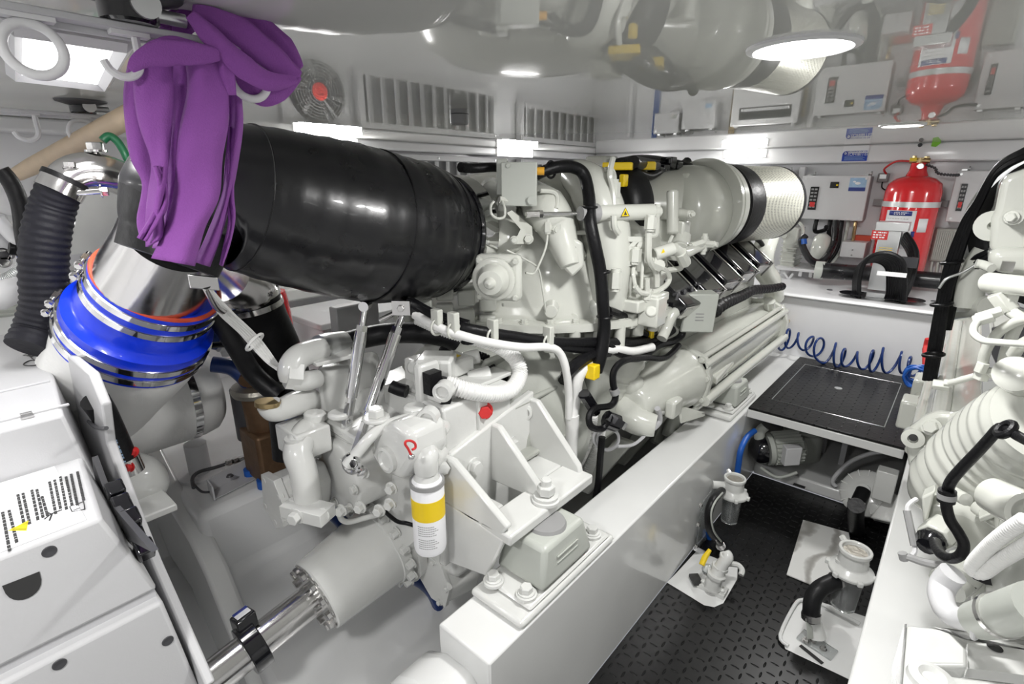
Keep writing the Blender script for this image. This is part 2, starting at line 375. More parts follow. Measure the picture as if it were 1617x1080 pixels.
# ---- louvre panels, fans on the left wall (their pixels are taken off the ceiling's reflection)
def GM(px, py, x=-2.74): return G((px, py, x), True)
def louvre(p_bl, p_tr, n, label):
    a, c = GM(*p_bl), GM(*p_tr)             # far/near corners
    y0, y1 = a.y, c.y; z0, z1 = a.z, 1.45+.150
    r = thing('louvre_panel', (-2.79, (y0+y1)/2, z0), label, 'vent', 'vent panels along the left wall')
    t = .035
    MB().bb(-2.785, -2.73, y0, y1, z1-t, z1).bb(-2.785, -2.73, y0, y1, z0, z0+t).bb(-2.785, -2.73, y0, y0+t, z0+t, z1-t).bb(-2.785, -2.73, y1-t, y1, z0+t, z1-t).build('frame', 'cab', r, bevel=.003)
    b = MB(); st = (y1-y0-2*t)/n
    for i in range(n):
        yc = y0+t+st*(i+.5); b.box((-2.752, yc, (z0+z1)/2), (.012, st*.62, z1-z0-2*t-.004), ((.82, .57, 0), (-.57, .82, 0), (0, 0, 1)))
    b.build('slats', 'cab', r)
    MB().bb(-2.79, -2.782, y0+.01, y1-.01, z0+.01, z1-.01).build('backing', 'cabg', r)
    b = MB()
    for yy in (y0+.02, (y0+y1)/2, y1-.02):
        for zz in (z0+.018, z1-.018): b.cyl((-2.73, yy, zz), (-2.726, yy, zz), .006, n=10)
    b.build('screw', 'alum', r)
louvre((562, 104), (783, 150), 11, 'long white louvred vent panel beside the near round fan, aft one on left wall')
louvre((822, 160), (950, 172), 10, 'long white louvred vent panel between the two round fans, farther down left wall')
for (px, py, hw, lab) in ((503, 145, 1, 'large round dark extractor fan with red motor badge, at near end of the louvres'), (982, 200, 1, 'round dark extractor fan with red badge in far corner of left wall')):
    c = GM(px, py); c.x = -2.79
    r = thing('wall_fan', c, lab, 'fan', 'round fans in the left wall')
    R = .155
    MB().bb(-2.79, -2.765, c.y-.2, c.y+.2, c.z-.185, min(c.z+.2, 1.605)).build('mounting_plate', 'cab', r, bevel=.004)
    b = MB(); b.lathe((-2.765, c.y, c.z), X, [(0, R), (.012, R), (.03, R*.97)], 40); b.build('housing', 'blackg', r)
    b = MB()
    for i in range(7): b.ring((-2.728, c.y, c.z), X, R*(.3+.1*i), .0025, 40, 6)
    for i in range(12):
        a = i*math.pi/6; b.tube([V((-2.73, c.y+math.cos(a)*.03, c.z+math.sin(a)*.03)), V((-2.73, c.y+math.cos(a)*R, c.z+math.sin(a)*R))], .0025, n=5, smooth=False)
    b.build('guard_grille', 'grey', r)
    b = MB()
    for i in range(6):
        a = i*math.pi/3; u = V((0, math.cos(a), math.sin(a))); w = V((.35, -math.sin(a), math.cos(a)))
        q = V((-2.742, c.y, c.z)); b.add([q+u*.04-w*.012, q+u*.04+w*.02, q+u*R*.93+w*.05, q+u*R*.93-w*.02], [(0, 1, 2, 3)])
    b.build('impeller', 'grey', r, sol=.003)
    MB().lathe((-2.745, c.y, c.z), X, [(0, .045), (.022, .043), (.026, .02), (.02, .018), (.02, 0)], 30).build('motor_badge', 'redglow', r)
    MB().tube([V((-2.73, c.y, c.z+R*.1)), V((-2.725, c.y+.09, c.z+.13)), V((-2.75, c.y+.1, c.z+.19))], .006).build('cable', 'grey', r)

# ---- lamps
def area(loc, size, power, rot=(0, 0, 0), shape='DISK', sy=None, spread=None):
    l = bpy.data.lights.new('lamp_light', 'AREA'); l.shape = shape; l.size = size; l.energy = power; l.color = (1, .99, .975)
    if sy: l.size_y = sy
    if spread: l.spread = spread
    o = bpy.data.objects.new('lamp_light', l); COL.objects.link(o); o.location = loc; o.rotation_euler = rot; return o
def strip(c, d, L, lab):
    r = thing('strip_light', c, lab, 'light', 'strip lights under the deckhead')
    n = V((1, 0, 0)) if d == 'y' else V((0, -1, 0)); t = V((0, 1, 0)) if d == 'y' else V((1, 0, 0)); c = V(c)
    MB().box(c+n*.004, (L*1.03, .008, .054), (t, n, Z)).build('base', 'cab', r)
    b = MB(); q = c+n*.008
    b.add([q-t*L/2-Z*.025, q+t*L/2-Z*.025, q+t*L/2+Z*.024, q-t*L/2+Z*.024]+[q+n*.035-t*(L/2-.05)-Z*.018, q+n*.035+t*(L/2-.05)-Z*.018, q+n*.035+t*(L/2-.05)+Z*.018, q+n*.035-t*(L/2-.05)+Z*.018],
          [(0, 1, 5, 4), (1, 2, 6, 5), (2, 3, 7, 6), (3, 0, 4, 7), (4, 5, 6, 7)])
    b.build('diffuser', 'lamp', r)
    e = area(q+n*.05, L, 5, sy=.05, shape='RECTANGLE'); e.rotation_euler = n.to_track_quat('Z', 'Y').to_euler(); e.rotation_euler = (-n).to_track_quat('Z', 'X' if 0 else 'Y').to_euler()
for i, (px, lab) in enumerate(((515, 'bright white strip light below the near fan, nearest of those on left wall'), (813, 'bright white strip light between the two louvre panels, middle of left wall'), (978, 'bright white strip light under the far fan, farthest on left wall'))):
    p = G((px, (210, 229, 240)[i], -2.66)); strip((-2.66, p.y, ZC-.029), 'y', (.36, .40, .36)[i], lab)
p = G((1177, 236, 'y', 4.22)); strip((p.x, 4.22, ZC-.035), 'x', .30, 'bright white strip light on the far wall beam, left of the blue notice')
def disc(c, R, lab, es=True):
    r = thing('ceiling_light', (c[0], c[1], ZC), lab, 'light', 'round downlights in the ceiling')
    MB().lathe((c[0], c[1], ZC), -Z, [(0, R*1.18), (.004, R*1.17), (.007, R*1.03), (.004, R), (.0, R)], 56).build('bezel', 'cab', r)
    MB().lathe((c[0], c[1], ZC-.001), -Z, [(0, R), (.003, R), (.004, R*.96), (.004, 0.0)], 56).build('diffuser', 'lamp', r)
q0 = G((1267, 73, 'z', ZC)); disc((q0.x, q0.y), .075, 'large round bright ceiling light over the walkway, above the engine')
p = G((1425, 197, 'z', ZC)); disc((p.x, p.y), .07, 'small round ceiling light seen edge-on near the far wall')
for x, y in ((-.45, -.35), (-1.5, -.8), (1.3, -.6), (1.3, 1.3), (1.4, 3.1), (-2.3, -.9)): disc((x, y), .11, 'added round fill light in the ceiling, out of view')  # added discs out of view, brightening gearbox, cloth and bilge
# light below the visible downlights and the added unseen fill discs
area((q0.x, q0.y, ZC-.012), .15, 10.5)
for x, y, e in ((-.45, -.35, 11), (-1.5, -.8, 2), (1.3, -.6, 5), (1.3, 1.3, 2.5), (1.4, 3.1, 11), (-2.3, -.9, 7), (p.x, p.y, 9)): area((x, y, ZC-.012), .2, e)
# grey detector hanging from the ceiling
q = G((725, 173, 'z', ZC)); r = thing('ceiling_detector', (q.x, q.y, ZC), 'short grey cylindrical detector on the ceiling in front of the louvres', 'detector')
MB().lathe(q, -Z, [(0, .030), (.042, .030), (.045, .027), (.034, .018), (.034, 0)], 32).build('body', 'grey', r)
MB().ring(q-Z*.014, Z, .0302, .0012).build('seam', 'dark', r)
# overhead hatch window of glowing glass at left
cs = [G((24, 118, 'z', ZC-.01)), G((162, 135, 'z', ZC-.01)), G((195, 72, 'z', ZC-.01)), G((22, 45, 'z', ZC-.01))]
b = MB(); b.prism(cs, (0, 0, .006)); struct('window_1', b, 'lampb')
ctr = sum(cs, V((0, 0, 0)))/4
b = MB()
for i in range(4):
    a, c = cs[i], cs[(i+1) % 4]; b.tube([a+(a-ctr)*.03, c+(c-ctr)*.03], .012, n=4, smooth=False)
struct('window_2', b, 'cab')
area(ctr-Z*.03, .3, 4)

# ---- rod racks with rings and hooks
def rack(x, z, y0, y1, ring_px, hook_px, mount_y, lab, s=1.0):
    r = thing('rod_rack', (x, (y0+y1)/2, ZC), lab, 'rack', 'rod racks below the ceiling')
    MB().bb(x-.012, x+.012, y0, y1, z-.004, z+.004).bb(x-.012, x-.009, y0, y1, z-.012, z-.003).build('rail', 'cabg' if s == 1 else 'cab', r, bevel=.0015)
    for yy in ring_px:
        b = MB(); b.bb(x-.008, x+.008, yy-.02*1.2, yy+.02*1.2, z-.009, z-.004)
        R = .026*s; b.ring((x, yy, z-.012-R), X, R, .0055, 36, 10); b.build('ring', 'cab', r)
    for yy in hook_px:
        b = MB(); b.bb(x-.008, x+.008, yy-.018, yy+.022, z-.009, z-.004)
        pts = [V((x, yy+.008*s, z-.006)), V((x, yy+.008*s, z-.03*s))]+[V((x, yy-.011*s+.019*s*math.cos(a), z-.036*s-.019*s*math.sin(a))) for a in [0, .6, 1.2, 1.8, 2.4, 3.0]]
        b.tube(pts, .0048*s, n=8, sub=4); b.build('hook', 'cab', r)
    for yy in mount_y:
        b = MB(); b.lathe((x, yy, ZC), -Z, [(0, .062), (.004, .06), (.012, .034), (.014, .03)], 40); b.build('suction_pad', 'dark', r)
        MB().cyl((x, yy, ZC-.012), (x, yy, z+.004), .031, n=32, ch=.003).build('mount', 'blackg', r)
        b = MB(); b.cyl((x, yy+.03, (z+ZC)/2), (x, yy+.062, (z+ZC)/2), .008); b.cyl((x+.02, yy+.01, (z+ZC)/2+.003), (x+.035, yy+.01, (z+ZC)/2+.003), .016, n=24); b.build('locking_knob', 'alum', r)
a0 = G((0, 8, -.82)); a1 = G((340, 70, -.82)); zr = (a0.z+a1.z)/2
yr1, yh1, ym1, yh0 = G((44, 40, -.82)).y, G((200, 50, -.82)).y, G((205, 30, -.82)).y, G((388, 80, -.82)).y
rack(-.82, zr, -.5, .40, [yr1, yh0], [yh1, -.2], [ym1], 'white overhead rod rack nearest the camera, the purple cloth knotted on it', 1.0)
zf = G((100, 180, -2.0)).z
rack(-2.0, zf, -.4, .58, [G((128, 190, -2.0)).y], [G((47, 185, -2.0)).y], [G((128, 160, -2.0)).y], 'white overhead rod rack by the left wall, wooden pole through its ring', 1.35)
# wooden pole
r = MB(); pa, pb = G((22, 278, -2.5)), G((205, 183, -1.72)); r.tube([pa, pa.lerp(pb, .06), pa.lerp(pb, .6), pb, pb+(pb-pa).normalized()*.25], [.012, .026, .028, .028], n=14, sub=3)
tag(r.build('wooden_pole', 'wood'), 'pale wooden pole slung through the far rack ring', 'pole')

# ================================================================== FAR WALL
def panel(c0, c1, dpt, label, yy=4.2, mirror=False, name='control_panel', group=None, m='cab'):
    a, c = G((*c0, 'y', yy), mirror), G((*c1, 'y', yy), mirror)
    x0, x1 = sorted((a.x, c.x)); z0, z1 = sorted((a.z, c.z))
    r = thing(name, ((x0+x1)/2, 4.36, z0), label, 'panel', group)
    MB().bb(x0, x1, yy+.01, 4.36, z0+.004, z1-.004).build('case', 'cabg', r, bevel=.004)
    MB().bb(x0-.004, x1+.004, yy, yy+.012, z0, z1).build('door', m, r, bevel=.005)
    b = MB()
    for xx in (x0+.02, x1-.02):
        for zz in (z0+.02, z1-.02): b.cyl((xx, yy, zz), (xx, yy-.004, zz), .007, n=14)
    b.build('lock', 'alum', r)
    b = MB()
    for xx in (x0+.03, x1-.03): b.bb(xx-.012, xx+.012, yy+.03, yy+.12, z1-.004, z1+.01).ring((xx+.02, yy+.1, z1+.012), X, .012, .004, 16)
    b.build('lug', 'alum', r)
    return r, x0, x1, z0, z1, yy
def plate(r, nm, m, x0, x1, z0, z1, yy, t=.003): return MB().bb(x0, x1, yy-t, yy, z0, z1).build(nm, m, r)
grp = 'white control panels on the far wall'
for c0, c1, lab, has in (((1258, 345), (1375, 277), 'white control panel with dark keypad left of the red extinguisher', 1), ((1493, 350), (1592, 269), 'white control panel with dark keypad right of the red extinguisher', 0)):
    r, x0, x1, z0, z1, yy = panel(c0, c1, .1, lab, group=grp)
    w, h = x1-x0, z1-z0
    k = plate(r, 'keypad', 'blackg', x0+w*.15, x0+w*.28, z0+h*.22, z0+h*.75, yy, .006)
    b = MB()
    for i in range(6):
        for j in range(2): b.bb(x0+w*(.165+.055*j), x0+w*(.205+.055*j), yy-.008, yy-.005, z0+h*(.27+.08*i), z0+h*(.31+.08*i))
    b.build('keys', 'grey', k)
    b = MB(); b.bb(x0+w*.175, x0+w*.255, yy-.009, yy-.007, z0+h*.29, z0+h*.40); b.build('red_keys', 'redl', k)
    if has:
        plate(r, 'display', 'blackg', x0+w*.44, x0+w*.57, z0+h*.72, z0+h*.86, yy, .004)
        plate(r, 'indicator', 'yel', x0+w*.53, x0+w*.56, z0+h*.77, z0+h*.81, yy, .005)
        plate(r, 'sticker', 'sky', x0+w*.72, x0+w*.96, z0+h*.66, z0+h*.95, yy, .0015)
        plate(r, 'sticker_band', 'navy', x0+w*.72, x0+w*.96, z0+h*.66, z0+h*.74, yy, .002)
        b = MB(); cx, cz = x0+w*.84, z0+h*.83
        b.sph((cx, yy-.002, cz), .016, (1, .06, .55)).sph((cx-.02, yy-.002, cz+.01), .009, (1, .06, .6)); b.build('world_map', 'label', r)
# breaker panel (visible in the ceiling's reflection) with row of switches
r, x0, x1, z0, z1, yy = panel((1153, 200), (1268, 126), .1, 'wide white breaker panel with a row of dark switches, mirrored above the air filter', mirror=True, name='breaker_panel', m='cab')
w, h = x1-x0, z1-z0
plate(r, 'switch_recess', 'dark', x0+w*.12, x0+w*.9, z1-h*.45, z1-h*.15, yy, .002)
b = MB()
for i in range(20): b.bb(x0+w*(.15+.0365*i), x0+w*(.172+.0365*i), yy-.01, yy-.001, z1-h*.33, z1-h*.19)
b.build('switches', 'blackg', r)
b = MB()
for i in range(20): b.bb(x0+w*(.15+.0365*i), x0+w*(.176+.0365*i), yy-.006, yy-.001, z1-h*.42, z1-h*.35)
b.build('switch_labels', 'label', r)
b = MB()
for i in range(9): b.cyl((x1+.006, yy+.06, z0+h*(.1+.09*i)), (x1+.03, yy+.06, z0+h*(.1+.09*i)), .008, n=10)
b.build('cable_glands', 'brass', r)
for c0, c1, lab in (((1076, 205), (1130, 158), 'plain white cabinet with a blue sticker, mirrored left of the breaker panel'), ((1032, 212), (1072, 176), 'small white cabinet with a printed notice, at the far corner of the wall')):
    r, x0, x1, z0, z1, yy = panel(c0, c1, .1, lab, mirror=True, name='junction_cabinet', group='small cabinets in the far corner')
    plate(r, 'sticker', 'sky' if c0[0] == 1076 else 'box', x0+(x1-x0)*.7, x1-.02, z0+.02, z0+.05, yy, .001)
# cable bundles running up the far wall
for px, m, lab, n in ((1147, 'brass', 'bundle of tan cables running up the far wall beside the breaker panel', 4), (1027, 'bluem', 'bundle of blue cables running up the far wall in the corner', 4)):
    p = G((px, 232, 'y', 4.33)); b = MB()
    for i in range(n): b.tube([V((p.x+.012*i, 4.345, .83)), V((p.x+.012*i+.004, 4.34, 1.1)), V((p.x+.012*i, 4.345, 1.55))], .005, n=6)
    tag(b.build('cable_bundle', m), lab, 'cable')
# blue notice on the beam
a, c = G((1328, 256, 'y', 4.218)), G((1374, 227, 'y', 4.218))
r = thing('safety_notice', ((a.x+c.x)/2, 4.22, a.z), 'blue and white PROHIBITED notice stuck on the beam above left control panel', 'sign')
w, h = c.x-a.x, .095; z0 = 1.564
MB().bb(a.x, c.x, 4.217, 4.22, z0, z0+h).build('sheet', 'label', r)
MB().bb(a.x+.001, c.x-.001, 4.2155, 4.217, z0, z0+h*.52).build('blue_field', 'printb', r)
text('PROHIBITED', ((a.x+c.x)/2+.012, 4.215, z0+h*.44), X, Z, .026, 'label', r)
MB().ring((a.x+.018, 4.214, z0+h*.5), Y, .012, .0028, 20).build('emblem', 'printb', r)
text('DISCHARGE OF OIL', ((a.x+c.x)/2+.008, 4.216, z0+h*.62), X, Z, .014, 'printb', r)
b = MB()
for i in range(4): b.bb(a.x+.015, c.x-.015-.01*(i % 2), 4.2145, 4.2155, z0+h*(.07+.07*i), z0+h*(.07+.07*i)+.002)
b.build('small_print', 'sky', r)
# stud and green sticker
q = G((1453, 229, 'y', 4.218)); r = thing('cover_plug', q, 'small black plug in the beam above the extinguisher', 'plug'); MB().lathe(q, -Y, [(0, .012), (.004, .012), (.004, .008), (.002, .007), (.002, 0)], 20).build('plug', 'blackg', r); MB().ring(q-Y*.002, Y, .012, .002).build('rim', 'alum', r)
q = G((1478, 226, 'y', 4.218)); b = MB(); b.prism([q+V((x, 0, z)) for x, z in ((-.02, -.018), (.004, -.022), (.022, -.002), (.024, .018), (.008, .016), (-.006, .024), (-.02, .01))], (0, -.002, 0)); tag(b.build('sticker', 'green'), 'bright green torn sticker on the beam above the extinguisher', 'sticker')
q = G((1057, 237, 'y', 4.218)); tag(MB().lathe(q, -Y, [(0, .012), (.004, .010), (.005, .0)], 16).build('sensor_stud', 'grey'), 'small grey stud on the far beam behind the engine', 'stud')

# ---- fire extinguisher
c = G((1432, 300, 'y', 4.17)); cx, cy = G((1436, 330, 'y', 4.14)).x, 4.14
r = thing('fire_extinguisher', (cx, cy, .83), 'large red fire extinguisher cylinder strapped to the far wall', 'extinguisher')
zt = G((1440, 290, 'y', 4.14)).z; R = .145
MB().lathe((cx, cy, .83), Z, [(0, R*.8), (.02, R), (zt-.83-.05, R), (zt-.83, R*.93), (zt-.83+.03, R*.7), (zt-.83+.045, R*.4), (zt-.83+.075, .045), (zt-.83+.12, .04), (zt-.83+.125, .0)], 48).build('cylinder', 'red', r)
zb = G((1436, 322, 'y', 4.14)).z
MB().lathe((cx, cy, zb-.016), Z, [(0, R+.001), (0, R+.004), (.032, R+.004), (.032, R+.001)], 48).build('strap', 'alum', r)
MB().bb(cx-R-.07, cx-R+.01, 4.3, 4.34, zb-.02, zb+.02).bb(cx+R-.01, cx+R+.11, 4.3, 4.34, zb-.02, zb+.02).bb(cx-R-.03, cx+R+.03, 4.28, 4.36, zb-.018, zb+.018).build('wall_bracket', 'grey', r)
b = MB(); tz = zt+.12
b.cyl((cx, cy, tz-.02), (cx, cy, tz+.03), .026, n=12); b.cyl((cx-.05, cy-.01, tz+.012), (cx+.05, cy-.01, tz+.012), .015, n=10); b.bolt((cx+.03, cy, tz+.02), Z, .014); b.bolt((cx-.03, cy, tz+.02), Z, .012, .02)
b.build('valve', 'brass', r)
MB().bb(cx-.05, cx-.015, cy-.03, cy-.02, tz+.01, tz+.03).build('valve_tag', 'yel', r)
g = MB().lathe((cx+.012, cy-.05, tz-.02), -Y, [(0, .018), (.012, .018), (.014, .016), (.012, .014)], 24).build('gauge', 'steel', r); MB().lathe((cx+.012, cy-.060, tz-.02), -Y, [(0, .014), (.002, 0)], 24).build('gauge_face', 'box', g)
MB().tube([V((cx-.04, cy-.01, tz+.01)), V((cx-.12, cy+.02, tz+.012)), V((cx-.18, cy+.08, tz-.03)), V((cx-.17, cy+.12, tz-.06))], .006).build('pull_cable', 'redl', r)
MB().tube([V((cx+.03, cy-.02, tz-.01)), V((cx+.08, cy-.02, tz-.03)), V((cx+.1, cy, tz-.06)), V((cx+.16, cy+.02, tz-.07)), V((cx+.2, cy+.06, tz-.07))], .007, rib=.25, ribn=14).build('hose', 'dark', r)
def wrap(a0, a1, z0, z1, m, nm, rr=.0015, n=12):
    b = MB(); vs = []
    for i in range(n+1):
        a = a0+(a1-a0)*i/n; vs += [V((cx+math.sin(a)*(R+rr), cy-math.cos(a)*(R+rr), z)) for z in (z0, z1)]
    b.add(vs, [(2*i, 2*i+2, 2*i+3, 2*i+1) for i in range(n)]); return b.build(nm, m, r, sol=.0006)
wrap(-.75, .35, zb-.28, zb-.035, 'label', 'instruction_label'); wrap(-.62, .2, zb-.065, zb-.038, 'navy', 'label_header', .003)
marks('header_print', 'label', r, (cx-.025, cy-R-.0045, zb-.052), X, Z, .07, .018, 2, 5)
wrap(.48, .85, zb-.16, zb-.08, 'label', 'service_label'); wrap(.0, .4, zb-.34, zb-.26, 'label', 'lower_label', .002); wrap(.3, .42, zb-.19, zb-.155, 'navy', 'corner_mark', .003)
b = MB()
for i in range(9):
    z = zb-.085-.018*i
    for k in range(8): a = -.62+.1*k; b.bb(cx+math.sin(a)*(R+.003)-.005, cx+math.sin(a)*(R+.003)+.005, cy-math.cos(a)*(R+.003)-.001, cy-math.cos(a)*(R+.003), z, z+.0035)
b.build('fine_print', 'box', r)
# wall sensor left of the extinguisher, finned box, small box
q = G((1394, 281, 'y', 4.3)); r = thing('wall_switch', q, 'small grey wall switch between left control panel and the extinguisher', 'switch')
MB().bb(q.x-.03, q.x+.03, 4.3, 4.36, q.z-.025, q.z+.03).build('body', 'grey', r, bevel=.004); MB().bb(q.x-.018, q.x+.018, 4.293, 4.3, q.z-.005, q.z+.022).build('cover', 'alum', r); MB().tube([V((q.x, 4.32, q.z-.02)), V((q.x+.004, 4.32, q.z-.06)), V((q.x+.03, 4.34, q.z-.08))], .004).build('cable', 'cable', r)
a, c = G((1465, 413, 'y', 4.25)), G((1527, 363, 'y', 4.25)); r = thing('finned_box', (a.x, 4.3, a.z), 'flat pale grey ribbed converter box below the right control panel', 'box')
MB().bb(a.x, c.x, 4.27, 4.36, a.z, c.z).build('case', 'box', r, bevel=.012)
b = MB()
for i in range(13): x = a.x+.015+(c.x-a.x-.03)*i/12; b.bb(x-.003, x+.003, 4.262, 4.272, a.z+.015, c.z-.015)
b.build('fins', 'box', r)
b = MB()
for i in range(6): x = a.x+.02+.03*i; b.tube([V((x, 4.3, a.z+.01)), V((x, 4.29, a.z-.04)), V((x+.01, 4.31, .83))], .008, n=8)
b.build('cables', 'box', r)
a, c = G((1325, 405, 'y', 4.1)), G((1368, 384, 'y', 4.1)); r = thing('relay_box', (a.x, 4.2, a.z), 'small white box under the left control panel, red strip behind it', 'box')
MB().bb(a.x, c.x, 4.1, 4.36, a.z, c.z).build('case', 'cab', r, bevel=.003); MB().bb(a.x+.05, c.x, 4.25, 4.3, c.z, c.z+.035).build('red_strip', 'redo', r)
b = MB(); b.bolt(((a.x+c.x)/2, 4.1, (a.z+c.z)/2), -Y, .004).bolt(((a.x+c.x)/2, 4.1, a.z+.015), -Y, .004); b.build('screw', 'grey', r)

# ---- air compressor set at the far left of the tank
c = G((1245, 395, 'y', 4.1)); r = thing('air_compressor', (c.x, 4.1, .82), 'white enamelled pump unit on a bench left of the hanging cables', 'pump')
a0, a1 = G((1229, 430, 'y', 4.0)), G((1262, 360, 'y', 4.0))
MB().bb(a0.x, a1.x, 4.0, 4.2, a0.z+.02, a1.z).build('body', 'eng', r, bevel=.01)
b = MB()
for i in range(6): b.bb(a0.x-.006, a1.x+.006, 3.99, 4.2, a0.z+.05+i*.03, a0.z+.058+i*.03)
b.build('fins', 'eng', r)
q = G((1290, 395, 'y', 4.1)); MB().lathe(q-V((.02, 0, 0)), X, [(0, .10), (.02, .115), (.06, .115), (.09, .09), (.1, .04), (.1, 0)], 36).build('rotor_housing', 'eng', r)
b = MB(); a0, a1 = G((1229, 432, 'y', 3.95)), G((1290, 428, 'y', 3.95)); b.bb(a0.x-.02, a1.x, 3.92, 4.25, a1.z-.01, a1.z+.008)
for xx in (a0.x, a0.x+.14, a1.x-.03): b.bb(xx-.01, xx+.01, 3.93, 3.95, .82, a1.z)
b.build('bench', 'cab', r)
MB().tube([(1238, 430, 'y', 3.9), (1245, 440, 'y', 3.9), (1252, 432, 'y', 3.9)], .008).build('hose', 'cab', r)
b = MB(); b.tube([G((1250, 358, 'y', 3.98)), G((1258, 350, 'y', 3.98)), G((1268, 360, 'y', 3.98)), G((1266, 385, 'y', 3.98))], .01).bolt(G((1240, 372, 'y', 3.99)), -Y, .02).bolt(G((1240, 395, 'y', 3.99)), -Y, .014); b.build('pipework', 'eng', r)
# hoses around it
b = MB(); b.tube([(1272, 372, 'y', 3.9), (1266, 380, 'y', 3.88), (1270, 395, 'y', 3.88), (1280, 410, 'y', 3.9), (1294, 414, 'y', 3.95), (1308, 402, 'y', 4.0), (1318, 380, 'y', 4.1), (1320, 350, 'y', 4.18)], .022, n=12)
h = tag(b.build('coolant_hose', 'rubs'), 'thick black hose rising to the underside of the left control panel', 'hose')
MB().tube([(1267, 378, 'y', 3.885), (1268, 386, 'y', 3.88)], .026, smooth=False).build('blue_band', 'bluem', h)
b = MB(); b.tube([(1296, 427, 'y', 3.75), (1315, 428, 'y', 3.78), (1340, 430, 'y', 3.85), (1375, 432, 'y', 3.95), (1420, 438, 'y', 4.0), (1500, 445, 'y', 4.0)], .05, n=16); h = tag(b.build('duct_hose', 'rubs'), 'fat black hose lying along the tank top behind the cable loops', 'hose')
MB().lathe(G((1290, 426, 'y', 3.76)), (1, .1, 0), [(-.01, 0), (-.01, .055), (.04, .055), (.04, 0)], 24).build('end_cap', 'box', h)
for i, (x0, x1, y1, m) in enumerate(((1312, 1300, 425, 'cable'), (1330, 1305, 418, 'cable'), (1340, 1310, 420, 'box'), (1352, 1330, 400, 'brass'), (1290, 1305, 358, 'cable'))):
    tag(MB().tube([(x0, 345, 'y', 4.26), (x0-3, 365, 'y', 4.24), ((x0+x1)/2+4, (345+y1)/2+12, 'y', 4.2), (x1, y1, 'y', 4.15)], .011 if m != 'cable' else .014, n=8).build('panel_cable', m),
        ['black cable hanging nearest the thick hose under the left panel', 'black cable dropping from the middle of the left panel', 'grey cable dropping beside the black ones under the left panel', 'thin tan cable hanging from right end of the left panel', 'short black cable curving at left end under the panel'][i], 'cable')
# ---- aluminium duct with hanging cable loops on the tank top
a, c = G((1362, 462, 'y', 3.72)), G((1437, 352, 'y', 3.72))
r = thing('cable_duct', ((a.x+c.x)/2, 3.75, .82), 'upright brushed aluminium cable duct with a red sticker, on the tank', 'duct')
MB().bb(a.x+.02, c.x-.03, 3.72, 3.82, .82, c.z-.03).build('casing', 'alum', r, bevel=.003)
MB().bb(a.x+.0, c.x-.0, 3.71, 3.83, c.z-.05, c.z).build('cap', 'alum', r, bevel=.003)
q = G((1389, 371, 'y', 3.715)); MB().bb(q.x-.04, q.x+.04, 3.716, 3.72, q.z-.026, q.z+.026).build('red_sticker', 'redl', r)
marks('sticker_print', 'label', r, (q.x, 3.7155, q.z), X, Z, .066, .042, 3, 2)
b = MB()
for i in range(5): b.bb(c.x-.12, c.x-.055, 3.7185, 3.72, 1.02+.012*i, 1.023+.012*i)
b.build('printed_lines', 'yel', r)
def loops(name, pts, n, lab, rr=.013, sp=.016, m='cable'):
    r = thing(name, G(pts[0]), lab, 'cable'); P = [G(p) for p in pts]
    for i in range(n):
        o = V((.5, -1, 0))*(sp*(i-n/2))*.55; k = .90+.035*i
        c = P[len(P)//2]
        MB().tube([V((c.x+(p.x-c.x)*k, p.y, .78+(p.z-.78)*k))+o for p in P], rr, n=8).build('cable', m, r)
    return r
r = loops('cable_loop', [(1354, 476, 'y', 3.55), (1355, 440, 'y', 3.55), (1366, 415, 'y', 3.55), (1392, 408, 'y', 3.55), (1413, 420, 'y', 3.55), (1416, 450, 'y', 3.55), (1414, 476, 'y', 3.55)], 8, 'arch of thick black cables rising out of the tank opening', .012, .03)
q = G((1408, 433, 'y', 3.42)); MB().box(q, (.13, .012, .022), (V((1, .02, 0)), Y, Z)).build('cable_tag', 'label', r)
r = loops('cable_loop', [(1428, 372, 'y', 3.86), (1440, 390, 'y', 3.80), (1444, 410, 'y', 3.74), (1436, 445, 'y', 3.66), (1424, 472, 'y', 3.6)], 5, 'sheaf of black cables falling from the duct into the tank opening', .013, .024)
q = G((1433, 414, 'y', 3.62)); MB().box(q, (.09, .03, .055), (V((1, -.1, 0)), Y, Z)).build('clamp_plate', 'dark', r)
# slot in the tank top
a, c = G((1336, 466, 'z', .823)), G((1445, 472, 'z', .823))
b = MB(); yy = 3.53; L0, L1 = a.x, c.x
pts = [(L0+.05*math.cos(t)-.0, yy+.07*math.sin(t)) for t in [math.pi/2+math.pi*i/10 for i in range(11)]]+[(L1+.05*math.cos(t), yy+.07*math.sin(t)) for t in [-math.pi/2+math.pi*i/10 for i in range(11)]]
b.prism([(x, y, .8205) for x, y in pts], (0, 0, .0015)); tag(b.build('cable_slot', 'blackg'), 'dark oval cable opening cut in the tank top', 'opening')
for i, px in enumerate(((1310, 458), (1475, 476))):
    q = G((*px, 'z', .822)); tag(MB().lathe(q, Z, [(0, .016), (.004, .014), (.004, 0)], 16).build('deck_plug', 'dark'), ['small dark plug in the tank top left of the cable opening', 'small dark plug in the tank top right of the cable opening'][i], 'plug', 'plugs in the tank top')

